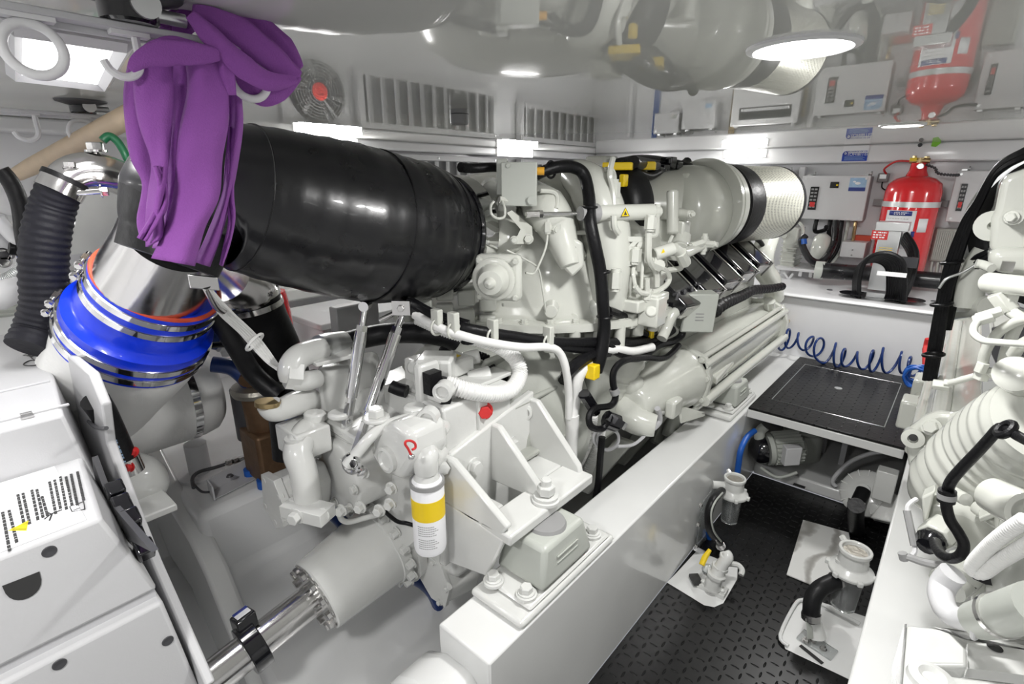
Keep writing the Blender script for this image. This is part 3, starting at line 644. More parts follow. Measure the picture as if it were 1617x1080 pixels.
# ================================================================== GRATING, AISLE
r = thing('grating_platform', (-.31, 2.8, .45), 'black chequered step plate on a white frame bridging the walkway', 'platform')
MB().bb(-.60, -.02, 2.34, 3.27, .452, .462).build('tread_plate', 'tread', r, bevel=.002)
MB().bb(-.60, -.02, 2.335, 2.375, .415, .452).bb(-.60, -.02, 3.22, 3.26, .415, .452).bb(-.60, -.56, 2.37, 3.23, .415, .452).bb(-.06, -.02, 2.37, 3.23, .415, .452).build('frame', 'gel', r, bevel=.003)
b = MB(); h = [(-.545, 2.50), (-.105, 2.50), (-.105, 3.14), (-.545, 3.14)]
b.tube([V((x, y, .4625)) for x, y in h], .0022, n=6, closed=True, smooth=False); b.build('hatch_seam', 'alum', r)
MB().lathe((-.335, 2.86, .462), Z, [(0, .018), (.003, .017), (.004, 0)], 20).build('hatch_latch', 'alum', r)
for x, y in ((-.36, 2.95), (-.26, 2.88)): MB().bb(x-.012, x+.012, y-.012, y+.012, .06, .415).build('leg', 'cabg', r)
# coiled blue airline
b = MB(); p0, p1 = G((1219, 545, 'y', 3.2)), G((1452, 590, 'y', 3.2)); n = 12; P = []
for i in range(n*10+1):
    t = i/(n*10); a = 2*math.pi*i/10; tt = t+.016*math.sin(t*31)
    c = p0.lerp(p1, tt); rr = .056+.012*math.sin(t*17+1)
    P.append(V((c.x+math.cos(a)*(.010 if abs(t-.33) > .06 else .03), 3.21+math.cos(a)*.035, .525+.02*math.sin(t*9)+math.sin(a)*rr+ .03*(1-t))))
b.tube(P, .0065, n=7, sub=2); tag(b.build('coiled_airline', 'blued'), 'dark blue coiled air hose stretched along the tank front above grating', 'hose')
b = MB(); c = G((1455, 592, 'y', 2.95)); P = []
for i in range(60):
    a = i*.7; P.append(c+V((math.cos(a)*.045+random.uniform(-.01, .01)-.01, math.sin(a*.37)*.03, math.sin(a)*.045+random.uniform(-.01, .01)-.01)))
b.tube(P, .0065, n=6, sub=3); tag(b.build('airline_tangle', 'bluem'), 'tangle of bright blue air hose at right corner of the grating', 'hose')
b = MB(); b.tube([(1467, 535, 'y', 3.1), (1465, 548, 'y', 3.1), (1463, 560, 'y', 3.05), (1461, 580, 'y', 3.0), (1465, 600, 'y', 2.95)], [.016, .02, .012, .011], n=12); h = tag(b.build('red_torch', 'redl'), 'red handle tool hanging by the black cable trunk at right', 'tool')
# ================================================================== LEFT ENGINE
def zc(v): return v+H0
eng = thing('marine_engine', (-1.2, 2.3, .35), 'large white enamelled marine diesel engine on the left beds, between elbow and tank', 'engine', 'twin marine engines')
# block, sump and rails
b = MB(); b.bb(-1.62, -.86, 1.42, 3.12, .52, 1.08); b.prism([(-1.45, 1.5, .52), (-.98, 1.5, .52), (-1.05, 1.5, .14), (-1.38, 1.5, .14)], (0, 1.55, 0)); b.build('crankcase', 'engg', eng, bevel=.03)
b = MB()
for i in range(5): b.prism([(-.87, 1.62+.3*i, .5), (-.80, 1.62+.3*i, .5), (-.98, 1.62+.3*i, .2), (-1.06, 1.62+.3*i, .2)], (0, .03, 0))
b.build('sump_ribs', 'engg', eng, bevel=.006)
# turbine housing dome
DC = V((-1.34, 1.70, 0)); rings = []
prof = [(1.0, .552), (1.012, .560), (1.03, .556), (1.06, .545), (1.15, .53), (1.25, .515), (1.34, .48), (1.41, .42), (1.455, .34), (1.48, .22), (1.487, .08)]
n = 64
for z, rr in prof:
    R = []
    for i in range(n):
        a = 2*math.pi*i/n; k = 1+.018*math.sin(5*a+1.0)*min(1, (1.45-z)*4 if z < 1.45 else 0)
        ex = .92 if abs(math.cos(a)) > .7 else 1
        R.append(V((DC.x+math.cos(a)*rr*k, DC.y+math.sin(a)*rr*.93*k, z)))
    rings.append(R)
dome = MB().loft(rings).build('turbine_housing', 'eng', eng, smooth=60)
# flange ring with bolts and bosses
MB().lathe((DC.x, DC.y, .985), Z, [(0, .555), (.0, .590), (.026, .590), (.03, .555)], 72).build('housing_flange', 'eng', dome)
b = MB()
for i in range(26):
    a = -math.pi*.95+math.pi*1.15*i/25; p = V((DC.x+math.cos(a)*.572, DC.y+math.sin(a)*.572, 0)); b.bolt((p.x, p.y, 1.012), Z, .011); b.cyl((p.x, p.y, .99), (p.x, p.y, .945 if i % 3 else .92), .019, n=12)
b.build('flange_bolts', 'eng', dome)
# lower casting under the flange, ribbed
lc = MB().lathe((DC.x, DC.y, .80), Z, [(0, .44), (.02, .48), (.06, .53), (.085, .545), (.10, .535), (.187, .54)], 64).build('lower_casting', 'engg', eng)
b = MB()
for i in range(22):
    a = -math.pi*.98+math.pi*1.2*i/21; d = V((math.cos(a), math.sin(a), 0)); t = V((-d.y, d.x, 0)); c = V((DC.x, DC.y, .925))+d*.535
    b.box(c, (.024, .03 if i % 3 else .05, .11), (d, t, Z))
b.build('casting_ribbing', 'engg', lc, bevel=.005)
# square ribbed panels of the aft-left face
b = MB()
for i in range(5):
    for j in range(2):
        q = G((668+34*i, 452+9*i+j*30, -1.22+.03*i)); b.box(q, (.035, .055, .05), ((.75, -.65, 0), (.65, .75, 0), Z))
b.build('grid_ribs', 'engg', dome, bevel=.006)
# big cast swellings of the dome
b = MB()
def blob(px, py, x, r, sc, m=None): b.sph(G((px, py, x)), r, sc)
b.tube([(905, 275, -1.02), (935, 300, -.93), (955, 360, -.88), (962, 430, -.86), (960, 500, -.86)], [.05, .075, .08, .07, .05], n=16)
b.tube([(830, 300, -1.15), (860, 330, -1.0), (880, 360, -.96), (900, 420, -.9)], [.04, .07, .06, .03], n=14)
b.tube([(780, 330, -1.3), (790, 370, -1.12), (800, 400, -1.08)], [.06, .08, .05], n=14)
b.build('cast_ducts', 'eng', dome, smooth=60)
b = MB()
for px, py, x, r in ((906, 408, -.905, .03), (870, 490, -.955, .022), (905, 500, -.93, .018), (800, 330, -1.1, .03), (776, 300, -1.22, .03), (776, 322, -1.22, .022), (782, 345, -1.16, .02)):
    q = G((px, py, x)); d = (CAM-q).normalized(); d.z = 0; d.normalize(); b.cyl(q-d*.08, q+d*.02, r*1.35, r, n=18, ch=.003)
b.build('bosses', 'eng', dome, smooth=35)
# --- lug plate with hole
q = G((905, 410, -.89)); d = V((.62, -.78, 0)).normalized(); t = V((.78, .62, 0))
MB().prism([q+t*x+Z*z for x, z in ((-.035, -.02), (0, -.055), (.035, -.02), (.03, .05), (.0, .065), (-.03, .05))], -d*.05).build('lifting_lug', 'eng', dome, bevel=.008)
MB().cyl(q+Z*.035+d*.002, q+Z*.035+d*.003, .007, n=14).build('lug_hole', 'print', dome)
# speed sensor on square plate
q = G((788, 438, -1.005)); d = V((.50, -.86, -.04)).normalized(); t = V((.86, .50, 0)).normalized(); u = t.cross(d)*-1
u = V((0, 0, 1))
sp = MB().box(q, (.135, .04, .135), (t, d, u)).build('governor_plate', 'eng', eng, bevel=.014)
g1 = MB().lathe(q+d*.02-t*.01, d, [(0, .062), (.012, .062), (.016, .055), (.016, .048), (.03, .047), (.055, .034), (.058, .018), (.07, .012), (.075, 0)], 40).build('governor_cap', 'eng', sp)
MB().ring(q+d*.031-t*.01, d, .058, .002, 36).build('seal_ring', 'grey', sp)
b = MB()
for i in (-1, 1):
    for j in (-1, 1): b.bolt(q+t*.052*i+u*.052*j+d*.02, d, .008)
b.build('plate_bolt', 'eng', sp)
# sender box on top of the dome
q = G((820, 291, -1.0)); r0 = MB(); t = V((.80, .60, 0)).normalized(); d = V((.60, -.80, 0)).normalized()
w = m_(56, q); h = m_(66, q); sb = MB().box(q, (w, .045, h), (t, d, Z)).build('sender_box', 'box', eng, bevel=.003)
b = MB(); b.cyl(q+t*w*.36-Z*h*.36+d*.02, q+t*w*.36-Z*h*.36+d*.03, .012, n=16); b.bolt(q-t*w*.3+Z*h*.42+d*.022, d, .007, .003, False); b.build('box_screw', 'box', sb)
MB().box(q-t*w*.5-d*.03+Z*.02, (.03, .06, .10), (t, d, Z)).build('box_bracket', 'box', sb, bevel=.004)
b = MB(); b.cyl(q+t*w*.5+Z*h*.3, q+t*(w*.5+.02)+Z*h*.3, .011, n=12); b.build('cable_gland', 'orange', sb)
# shift lever
b = MB(); P = [G(p) for p in ((806, 345, -1.0), (835, 367, -.99), (832, 382, -.99), (815, 384, -.99))]
b.prism([G(p) for p in ((800, 336, -1.0), (808, 332, -1.0), (840, 358, -.99), (841, 376, -.99), (830, 385, -.99), (812, 386, -.99), (806, 378, -.99), (817, 372, -.99), (822, 362, -.99))], -d*.03)
b.bolt(G((834, 377, -.985)), d, .012); b.bolt(G((812, 379, -.985)), d, .009); b.build('shift_lever', 'eng', eng, bevel=.004)
b = MB(); b.tube([(780, 318, -1.02), (775, 325, -1.02), (776, 338, -1.0), (786, 345, -1.0), (796, 342, -1.0), (797, 330, -1.0), (793, 318, -1.02)], .004); b.cyl(G((788, 315, -1.03)), G((800, 318, -1.02)), .011, n=6); b.build('sensor_lead', 'eng', eng)
# --- actuator cylinder
p0, p1, p2, p3 = G((846, 338, -.955)), G((916, 337, -.88)), G((940, 337, -.86)), G((1043, 334, -.745))
ac = MB().cyl(p2, p3-(p3-p2)*.12, m_(13, p2)*1.0, n=32, ch=.003).build('actuator_cylinder', 'eng', eng)
b = MB(); dd = (p3-p2).normalized(); b.cyl(p3-dd*.05, p3, .017, n=20, ch=.004); b.cyl(p3-dd*.012-Z*.0, p3-dd*.012+Z*.024, .010, n=14); b.build('cylinder_end', 'eng', ac)
MB().cyl(p0, p2, .0062, n=14).build('piston_rod', 'chrome', ac)
b = MB(); b.cyl(p1, p2+dd*.004, .021, .029, n=24); b.build('rod_seal', 'grey', ac)
b = MB(); b.cyl(p0-dd*.03, p0+dd*.012, .010, n=8); b.cyl(p0+dd*.01, p0+dd*.02, .012, n=6); b.build('rod_end', 'steel', ac)
q = p2.lerp(p3, .38); nn = (CAM-q); nn -= dd*nn.dot(dd); nn.normalize(); uu = nn.cross(dd)
if uu.z < 0: uu = -uu
rr = m_(13, p2)+.0012; q = q+nn*rr
MB().prism([q-dd*.014-uu*.011, q+dd*.014-uu*.011, q+uu*.014], nn*.001).build('warning_triangle', 'yel', ac)
qq = q+nn*.0012
MB().tube([qq-dd*.014-uu*.011, qq+dd*.014-uu*.011, qq+uu*.014], .0012, n=4, closed=True, smooth=False).build('triangle_border', 'print', ac)
b = MB(); b.prism([qq-dd*.006-uu*.007, qq+dd*.006-uu*.007, qq+dd*.003-uu*.002, qq-dd*.001+uu*.005, qq-dd*.003-uu*.002], nn*.0006); b.build('triangle_pictogram', 'print', ac)
# --- small-bore pipework
b = MB()
def pipe(pts, r=.007, **k): b.tube(pts, r, n=8, **k)
pipe([(853, 301, -.97), (873, 303, -.95), (880, 312, -.94), (878, 330, -.93)])
pipe([(880, 372, -.93), (895, 368, -.92), (975, 368, -.85), (985, 375, -.84)], .0075)
pipe([(865, 362, -.95), (862, 390, -.95), (850, 420, -.95), (842, 432, -.96), (830, 431, -.97)], .0035)
pipe([(800, 395, -1.0), (830, 410, -.97), (850, 425, -.96), (857, 460, -.955), (862, 492, -.955)], .003)
pipe([(969, 340, -.80), (970, 358, -.80), (976, 368, -.80)], .010)
pipe([(968, 250, -.86), (963, 275, -.85), (968, 300, -.84), (970, 330, -.83)], .009)
pipe([(1025, 350, -.74), (1024, 400, -.74), (1027, 415, -.74), (1036, 430, -.74), (1037, 452, -.74)], .011)
pipe([(1038, 338, -.745), (1037, 365, -.745), (1033, 372, -.75), (1018, 374, -.76)], .008)
pipe([(1078, 417, -.72), (1073, 424, -.72), (1055, 427, -.73), (1040, 432, -.74)], .010)
pipe([(930, 372, -.88), (935, 382, -.87), (958, 400, -.85), (983, 418, -.82), (1000, 430, -.80), (1015, 435, -.78), (1030, 433, -.76)], .009)
pipe([(1040, 420, -.735), (1052, 428, -.73), (1057, 440, -.73), (1050, 452, -.73), (1030, 462, -.74), (1012, 462, -.75), (1003, 452, -.76)], .009)
pipe([(1003, 452, -.77), (1000, 430, -.78), (1003, 412, -.79)], .007)
pipe([(1013, 455, -.76), (1015, 400, -.77)], .006); pipe([(1022, 462, -.745), (1022, 440, -.745)], .009)
pipe([(955, 268, -.88), (965, 268, -.87), (970, 280, -.87), (968, 300, -.86)], .008)
pipe([(1062, 372, -.74), (1050, 400, -.75), (1052, 420, -.75)], .006)
b.build('fuel_pipes', 'eng', eng)
b = MB()
for p, ax, rr, L in (((865, 358, -.95), Z, .013, .03), ((873, 362, -.94), X, .012, .02), ((882, 362, -.93), Z, .013, .03), ((969, 300, -.845), Z, .020, .045), ((968, 312, -.845), Z, .014, .02), ((1027, 352, -.735), Z, .018, .035), ((928, 352, -.88), Z, .013, .03), ((985, 418, -.82), V((.6, .7, -.5)), .017, .04), ((1003, 403, -.78), Z, .02, .04), ((1036, 417, -.735), V((.6, .7, -.4)), .021, .035), ((1117, 385, -.66), X, .012, .05), ((1112, 385, -.67), Z, .012, .05), ((1100, 386, -.68), V((.6, .8, .3)), .014, .04), ((972, 442, -.80), Z, .02, .05), ((1022, 465, -.75), Z, .02, .03), ((1060, 395, -.73), X, .02, .03)):
    q = G(p); a = V(ax).normalized(); b.cyl(q-a*L/2, q+a*L/2, rr, n=6); b.cyl(q-a*L*.7, q+a*L*.7, rr*.72, n=12)
b.build('pipe_fittings', 'eng', eng)
# small junction blocks by the fuel rail
b = MB()
for px, py, x, sx, sy, sz in ((1030, 490, -.74, .07, .07, .10), (1030, 468, -.75, .08, .09, .03), (1000, 478, -.80, .10, .12, .04), (985, 500, -.84, .12, .10, .05), (970, 455, -.86, .1, .06, .16), (1040, 475, -.73, .04, .05, .05)):
    b.box(G((px, py, x)), (sx, sy, sz))
b.cyl(G((1028, 492, -.70)), G((1028, 492, -.69)), .018, n=16); b.build('rail_blocks', 'eng', eng, bevel=.006)
# Z-cut bracket
q = G((992, 396, -.795)); t = V((.72, .69, 0)).normalized(); d = V((.69, -.72, 0)).normalized(); k = dep(q)/F
def zz(x, y): return q+t*x*k*1.05-Z*y*k
b = MB()
for poly in (((-24, -22), (23, -22), (22, -14), (-24, -14)), ((-24, -14), (-17, -14), (-19, 22), (-25, 24)), ((22, -14), (15, -14), (3, 22), (10, 24)), ((-25, 24), (-24, 16), (6, 16), (8, 24)), ((6, -14), (15, -14), (-12, 16), (-19, 16))):
    b.prism([zz(*p) for p in poly], -d*.012)
for p in ((-14, 19), (8, 19), (-20, 8)): b.bolt(zz(*p), d, .006)
b.build('pierced_bracket', 'eng', eng, bevel=.002)
# second small actuator (with triangle)
p0, p1 = G((1033, 402, -.74)), G((1064, 392, -.70)); a2 = MB().cyl(p0, p1, .021, n=24, ch=.003).build('small_actuator', 'eng', eng)
q = p0.lerp(p1, .45)+(CAM-p0).normalized()*.0215; dd2 = (p1-p0).normalized(); MB().prism([q-dd2*.009-Z*.008, q+dd2*.009-Z*.008, q+Z*.01], (CAM-q).normalized()*.002).build('warning_triangle', 'yel', a2)
b = MB(); b.tube([(1064, 392, -.70), (1080, 400, -.69), (1098, 392, -.685), (1116, 384, -.67)], .018, n=12); b.cyl(G((1074, 398, -.69)), G((1082, 415, -.69)), .02, n=8); b.build('actuator_elbow', 'eng', eng)

# --- compressor housing and air filter
fc = G((1122, 325, -.88)); fa = V((.25, .968, .0)).normalized(); RF = m_(63, fc); L = .46
c0 = G((1105, 325, -.93)); ch = MB()
ax = V((.25, .93, .02)).normalized()
qf = G((1150, 328, -.90))
q1, q2, q3 = G((990, 322, -1.05)), G((1048, 318, -.98)), G((1095, 328, -.93))
ch.lathe(fc-fa*.26+V((-.03, 0, -.02)), fa, [(0, 0), (0, .10), (.012, .145), (.04, .172), (.10, .188), (.18, .192), (.22, .18), (.25, .16)], 56); ch.tube([G((958, 330, -1.12)), G((992, 330, -1.06)), G((1035, 328, -.98)), G((1060, 330, -.93))], [.10, .115, .14, .155], n=32, sub=6)
chh = ch.build('compressor_housing', 'eng', eng, smooth=60)
b = MB(); b.lathe(fc-fa*.07, fa, [(0, .16), (.0, .197), (.016, .197), (.018, .18)], 48); b.lathe(fc-fa*.035, fa, [(0, .17), (.0, .190), (.035, .186), (.04, .17)], 48)
b.build('housing_rim', 'eng', chh)
b = MB(); q = G((1092, 338, -.705)); b.cyl(q+V((-.06, .03, 0)), q, .018, .012, n=16); b.bolt(q, V((.8, -.5, 0)), .009)
b.tube([(1076, 372, -.76), (1074, 390, -.75), (1072, 398, -.74)], [.034, .032, .036], n=16); b.box(G((1058, 378, -.80)), (.12, .06, .14)); b.box(G((1075, 283, -.95)), (.12, .14, .05)); b.box(G((1022, 292, -1.05)), (.13, .12, .05)); b.cyl(G((1062, 300, -.78)), G((1062, 370, -.76)), .02, n=14)
b.build('housing_bosses', 'eng', chh, bevel=.008)
af = thing('air_filter', G((1175, 330, -.90)), 'perforated metal air filter drum with thick black rubber rim, on the left engine', 'filter', 'air filters on the engines')
MB().lathe(fc, fa, [(.14, RF*.975), (L, RF*.975)], 64).build('mesh_drum', 'mesh', af)
b = MB(); b.lathe(fc, fa, [(.01, RF*.70), (.0, RF*.78), (.0, RF*.96), (.015, RF*1.0), (.13, RF*1.0), (.145, RF*.985), (.145, RF*.95)], 64); b.ring(fc+fa*.002, fa, RF*.84, .008, 64).ring(fc+fa*.03, fa, RF*1.0, .006, 64); b.build('rubber_rim', 'rub', af)
MB().lathe(fc, fa, [(L-.004, RF*.96), (L, RF*.985), (L+.02, RF*.98), (L+.02, 0)], 64).build('end_rim', 'rub', af)
# black duct ring left of the compressor
c = G((974, 327, -.97)); MB().lathe(c, V((.25, .97, 0)), [(-.06, .11), (-.05, .13), (-.02, .145), (.03, .145), (.04, .12)], 48).build('duct_sleeve', 'rub', eng)
# wiring on the top
wl = thing('wiring_loom', G((1000, 268, -1.02)), 'black wiring loom with yellow clips along the top of left engine', 'wiring')
b = MB(); b.tube([(958, 272, -1.0), (968, 262, -1.0), (985, 256, -1.0), (1005, 262, -1.0), (1012, 275, -1.0), (1018, 286, -.97)], .018); b.tube([(975, 262, -1.02), (1010, 255, -1.03), (1050, 258, -1.03), (1090, 268, -.95)], .026); b.tube([(1000, 256, -.90), (1040, 262, -1.02), (1075, 262, -1.0), (1085, 256, -1.0)], .022)
b.tube([(1002, 270, -.95), (1025, 278, -.95), (1040, 272, -.95)], .014)
b.build('loom', 'cable', wl)
b = MB(); b.box(G((977, 263, -.95)), (.10, .12, .025), (V((.9, .4, 0)), V((-.4, .9, 0)), Z)); b.box(G((1018, 262, -.95)), (.08, .10, .028), (V((.9, .4, 0)), V((-.4, .9, 0)), Z)); b.box(G((985, 285, -.90)), (.02, .03, .04)); b.build('yellow_clip', 'yel', wl, bevel=.004)
b = MB(); 
for i, (px, py) in enumerate(((1030, 263), (1045, 266), (1055, 260), (1066, 262), (1056, 254), (1035, 270))): b.box(G((px, py, -.97)), (.05, .05, .03))
b.cyl(G((1056, 258, -.95)), G((1056, 249, -.95)), .012); b.build('connector', 'blackg', wl, bevel=.004)
# cylinder heads / top deck
b = MB(); b.bb(-1.55, -.9, 1.95, 3.1, 1.06, 1.34)
b.build('top_deck', 'engg', eng, bevel=.03)
b = MB()
for p in ((1005, 283, -1.12), (1040, 285, -1.12), (1000, 300, -1.12), (950, 262, -1.1)): b.box(G(p), (.09, .1, .07))
b.build('deck_blocks', 'eng', eng, bevel=.01)
# --- black coil covers along the side
def coilcover(px, py, s, lab=None):
    c = G((px, py, -.80)); r = []
    a = V((.74, 0, -.67)); u = V((.67, 0, .74))     # cover slope, outward
    return c, a, u
ccs = [(1048, 452), (1081, 434), (1112, 420), (1140, 409), (1166, 398)]
for i, (px, py) in enumerate(ccs):
    c = G((px, py-6, -.83)); a, u = V((.80, -.10, -.59)), V((.59, 0, .80)); a = (a-u*a.dot(u)).normalized(); t = u.cross(a)
    cc = MB().box(c+u*.0, (.30, .15, .075), (a, t, u)).build('ignition_cover', 'blackg', eng, bevel=.008)
    b = MB(); b.box(c+u*.038+t*.074, (.302, .008, .008), (a, t, u)); b.box(c+a*.153+u*.0+t*.074, (.008, .008, .085), (a, t, u)); b.build('strap', 'steel', cc, bevel=.002)
    MB().box(c+a*.148, (.010, .13, .055), (a, t, u)).build('edge_strip', 'steel', cc, bevel=.003)
    b = MB(); b.box(c+u*.036-t*.02+a*.06, (.012, .05, .0005), (a, t, u)); b.box(c+u*.036-t*.02+a*.08, (.005, .05, .0005), (a, t, u)); b.build('printed_mark', 'box', cc)
# shelf and dark harness below the covers
b = MB(); b.prism([G(p) for p in ((1068, 482, -.745), (1175, 436, -.745), (1178, 444, -.72), (1075, 492, -.72))], (0, 0, -.03)); b.build('cover_shelf', 'eng', eng, bevel=.003)
MB().tube([(1236, 452, -.70), (1215, 456, -.72), (1190, 458, -.73), (1170, 468, -.73), (1140, 480, -.72), (1128, 490, -.72), (1125, 495, -.72)], [.02, .022, .024, .03], n=10, rib=.08, ribn=24).build('harness', 'cable', eng)
b = MB()
for k in range(12): b.tube([(1063+11.5*k, 466-5.2*k, -.75), (1070+11.5*k, 464-5.2*k, -.735), (1068+11.5*k, 474-5.2*k, -.735)], .006, n=6)
b.build('injector_leads', 'dark', eng)
# front riser pipes
b = MB(); b.tube([(1217, 340, -.80), (1214, 370, -.80), (1205, 400, -.80), (1206, 425, -.80), (1216, 442, -.78), (1222, 470, -.77)], .055, n=18); b.tube([(1215, 475, -.74), (1216, 495, -.74), (1222, 505, -.73)], .03); b.build('coolant_riser', 'eng', eng)
MB().tube([(1192, 375, -.82), (1203, 385, -.80), (1206, 398, -.80), (1200, 408, -.80)], .012).build('front_cable', 'cable', eng)
b = MB(); b.tube([(1222, 505, -.72), (1232, 508, -.70), (1238, 514, -.70)], .014); b.cyl(G((1240, 510, -.70)), G((1244, 507, -.70)), .012); b.build('drain_tap', 'brass', eng)
# --- heat exchanger / aftercooler
c0, c1 = G((1068, 598, -.80)), G((1212, 500, -.80)); c0.z = c1.z = (c0.z+c1.z)/2+.0
ax = Y
y0, y1 = c0.y, 3.16
zc0 = G((1130, 555, -.80)).z
print('cooler', c0, c1, zc0)
cl = [( -.105, -.085), (-.03, -.12), (.05, -.12), (.105, -.06), (.115, .02), (.09, .085), (.02, .115), (-.06, .11), (-.115, .06), (-.125, -.02)]
b = MB(); P = [V((-.80+x, y0, zc0+z)) for x, z in cl]; b.prism(P, (0, y1-y0, 0)); hx = b.build('aftercooler', 'eng', eng, bevel=.02, seg=3, smooth=60)
b = MB(); b.tube([V((-.69, y0, zc0+.075)), V((-.69, y1, zc0+.075))], .016, smooth=False); b.tube([V((-.71, y0+.0, zc0+.1)), V((-.71, y1, zc0+.1))], .012, smooth=False); b.tube([V((-.675, y0, zc0-.075)), V((-.675, y1, zc0-.075))], .022, smooth=False); b.tube([V((-.72, y0, zc0-.125)), V((-.72, y1-.2, zc0-.125))], .018, smooth=False)
b.build('cooler_pipes', 'eng', hx)
b = MB()
for yy in (y0, y1-.05): b.prism([V((-.80+x*1.22, yy, zc0+z*1.22)) for x, z in cl], (0, .035, 0))
for i in range(6):
    x, z = cl[i]; b.bolt((-.80+x*1.1, y0, zc0+z*1.15), -Y, .012)
b.build('cooler_flange', 'eng', hx, bevel=.006)
b = MB(); rg = []
for t, s, dz, dx in ((0, 1.12, 0, 0), (-.03, 1.12, 0, 0), (-.05, 1.0, 0, 0), (-.16, .93, -.005, -.01), (-.26, .78, -.012, -.02), (-.33, .66, -.02, -.03), (-.345, .5, -.02, -.03)):
    rg.append([V((-.80+dx+math.cos(a)*.115*s, y0+t, zc0+dz+math.sin(a)*.115*s)) for a in [2*math.pi*i/36 for i in range(36)]])
b.loft(rg); cap = b.build('end_cap', 'eng', hx, smooth=50)
b = MB(); b.prism([V((-.74, y0-.10, zc0-.10)), V((-.68, y0-.04, zc0-.13)), V((-.66, y0-.0, zc0-.14)), V((-.72, y0-.12, zc0-.15))], (0, 0, .03)); b.sph((-.84, y0-.31, zc0+.05), .045); b.bb(-.73, -.69, y0-.26, y0-.18, zc0-.07, zc0+.0); b.tube([V((-.9, y0-.30, zc0-.02)), V((-.80, y0-.36, zc0-.06)), V((-.72, y0-.34, zc0-.07))], [.05, .055, .04], n=16); b.build('cap_bosses', 'eng', hx, bevel=.01)
q = G((985, 0, 'y', 5)) ; nm = MB(); q = V((-.682, y0+.22, zc0-.02)); nm.box(q, (.003, .11, .045), (V((1, 0, .1)), Y, Z)); nm.build('name_plate', 'box', hx)
for i in range(3): MB().box(q+V((.002, 0, .012-.012*i)), (.001, .09-.02*i, .003)).build('plate_text', 'grey', hx)
# lower cooler leg and feet below
b = MB(); b.tube([(1072, 640, -.80), (1063, 665, -.80), (1055, 690, -.80)], .03, n=10, smooth=False); b.tube([(1058, 640, -.85), (1035, 700, -.85)], .03, n=4, smooth=False)
b.box(G((1110, 600, -.85)), (.1, .3, .05)); b.tube([(1100, 610, -.75), (1130, 598, -.74), (1160, 572, -.72), (1172, 570, -.72)], .012); b.tube([(1078, 625, -.74), (1110, 605, -.73), (1160, 560, -.72)], .02, n=8); b.build('cooler_supports', 'engg', eng, bevel=.004)
MB().tube([(1098, 618, -.74), (1104, 626, -.73), (1112, 617, -.73), (1118, 605, -.73)], .012).build('drain_valve', 'redl', eng)
# ribbed intake elbow behind the loom
ie = MB().tube([(1000, 500, -.95), (985, 525, -.93), (968, 560, -.93), (955, 585, -.95), (940, 615, -.97)], [.10, .12, .125, .12, .11], n=32, rib=.022, ribn=11).build('ribbed_elbow', 'eng', eng, smooth=60)
# grey terminal box on the cooler
q = G((1100, 491, -.715)); t = V((.80, .60, 0)).normalized(); d = V((.60, -.80, 0)).normalized(); k = dep(q)/F
tb = MB().box(q, (50*k, .085, 62*k), (t, d, V((.05, .0, 1)).normalized())).build('terminal_box', 'box', eng, bevel=.005)
MB().box(q+d*.044, (47*k, .002, 58*k), (t, d, V((.05, .0, 1)).normalized())).build('box_lid', 'box', tb, bevel=.001)
MB().cyl(q-t*25*k-Z*.01, q-t*(31*k)-Z*.01, .021, n=16).build('cable_gland', 'grey', tb)
for i in range(3): MB().box(q+d*.046-t*.0+Z*(.0-.012*i), (.03, .0006, .004), (t, d, Z)).build('box_print', 'grey', tb)
MB().tube([q-t*31*k-Z*.01, G((1068, 492, -.74)), G((1060, 500, -.745)), G((1052, 520, -.75)), G((1045, 535, -.75))], .019, n=12).build('box_conduit', 'eng', tb)
# --- thick black harness looping over the dome
hn = thing('cable_harness', G((930, 400, -.86)), 'thick black cable harness arching over and down the front of left engine', 'cable')
b = MB(); b.tube([(727, 264, -1.12), (745, 266, -1.12), (775, 264, -1.1), (800, 265, -1.12)], .014); b.tube([(848, 276, -.98), (860, 270, -.97), (880, 264, -.95), (905, 264, -.93), (922, 276, -.91), (930, 310, -.88), (932, 350, -.85), (940, 390, -.83), (948, 430, -.82), (952, 480, -.81), (954, 520, -.81), (948, 560, -.81), (940, 585, -.82)], [.016, .018, .019, .020, .020, .024], n=12)
b.build('main_run', 'cable', hn)
b = MB()
for px, py, x in ((930, 327, -.865), (951, 429, -.82), (955, 500, -.81), (870, 268, -.96)): q = G((px, py, x)); b.ring(q, Z if px > 900 else X, .023, .004, 18, 6)
b.build('clip', 'cable', hn)
b = MB()
b.tube([(640, 478, -1.15), (665, 490, -1.12), (700, 510, -1.05), (750, 522, -.98), (820, 533, -.93), (880, 541, -.88), (945, 541, -.83), (1000, 540, -.80), (1030, 538, -.79), (1050, 528, -.77), (1062, 520, -.76)], .017, n=10)
b.tube([(645, 486, -1.14), (680, 508, -1.08), (740, 530, -.98), (840, 540, -.92), (900, 550, -.86), (940, 553, -.83)], .013, n=8)
b.tube([(650, 476, -1.15), (690, 497, -1.08), (740, 512, -1.0)], .013, n=8)
b.tube([(955, 540, -.82), (975, 556, -.80), (1000, 566, -.78), (1020, 560, -.77), (1040, 545, -.765), (1060, 540, -.76), (1076, 530, -.745), (1078, 515, -.745)], .014, n=8)
b.tube([(1072, 545, -.75), (1050, 565, -.74), (1015, 565, -.75), (985, 570, -.76), (970, 585, -.77), (968, 605, -.77), (972, 625, -.765), (965, 640, -.77), (940, 645, -.79), (930, 658, -.79), (934, 674, -.78), (950, 677, -.77), (962, 666, -.76)], .011, n=8)
b.tube([(960, 490, -.81), (985, 500, -.81), (1000, 515, -.81), (1020, 528, -.80)], .014, n=8)
b.tube([(960, 555, -.82), (935, 560, -.83), (905, 580, -.85), (890, 600, -.9)], .02, n=8)
b.build('branch_cables', 'cable', hn)
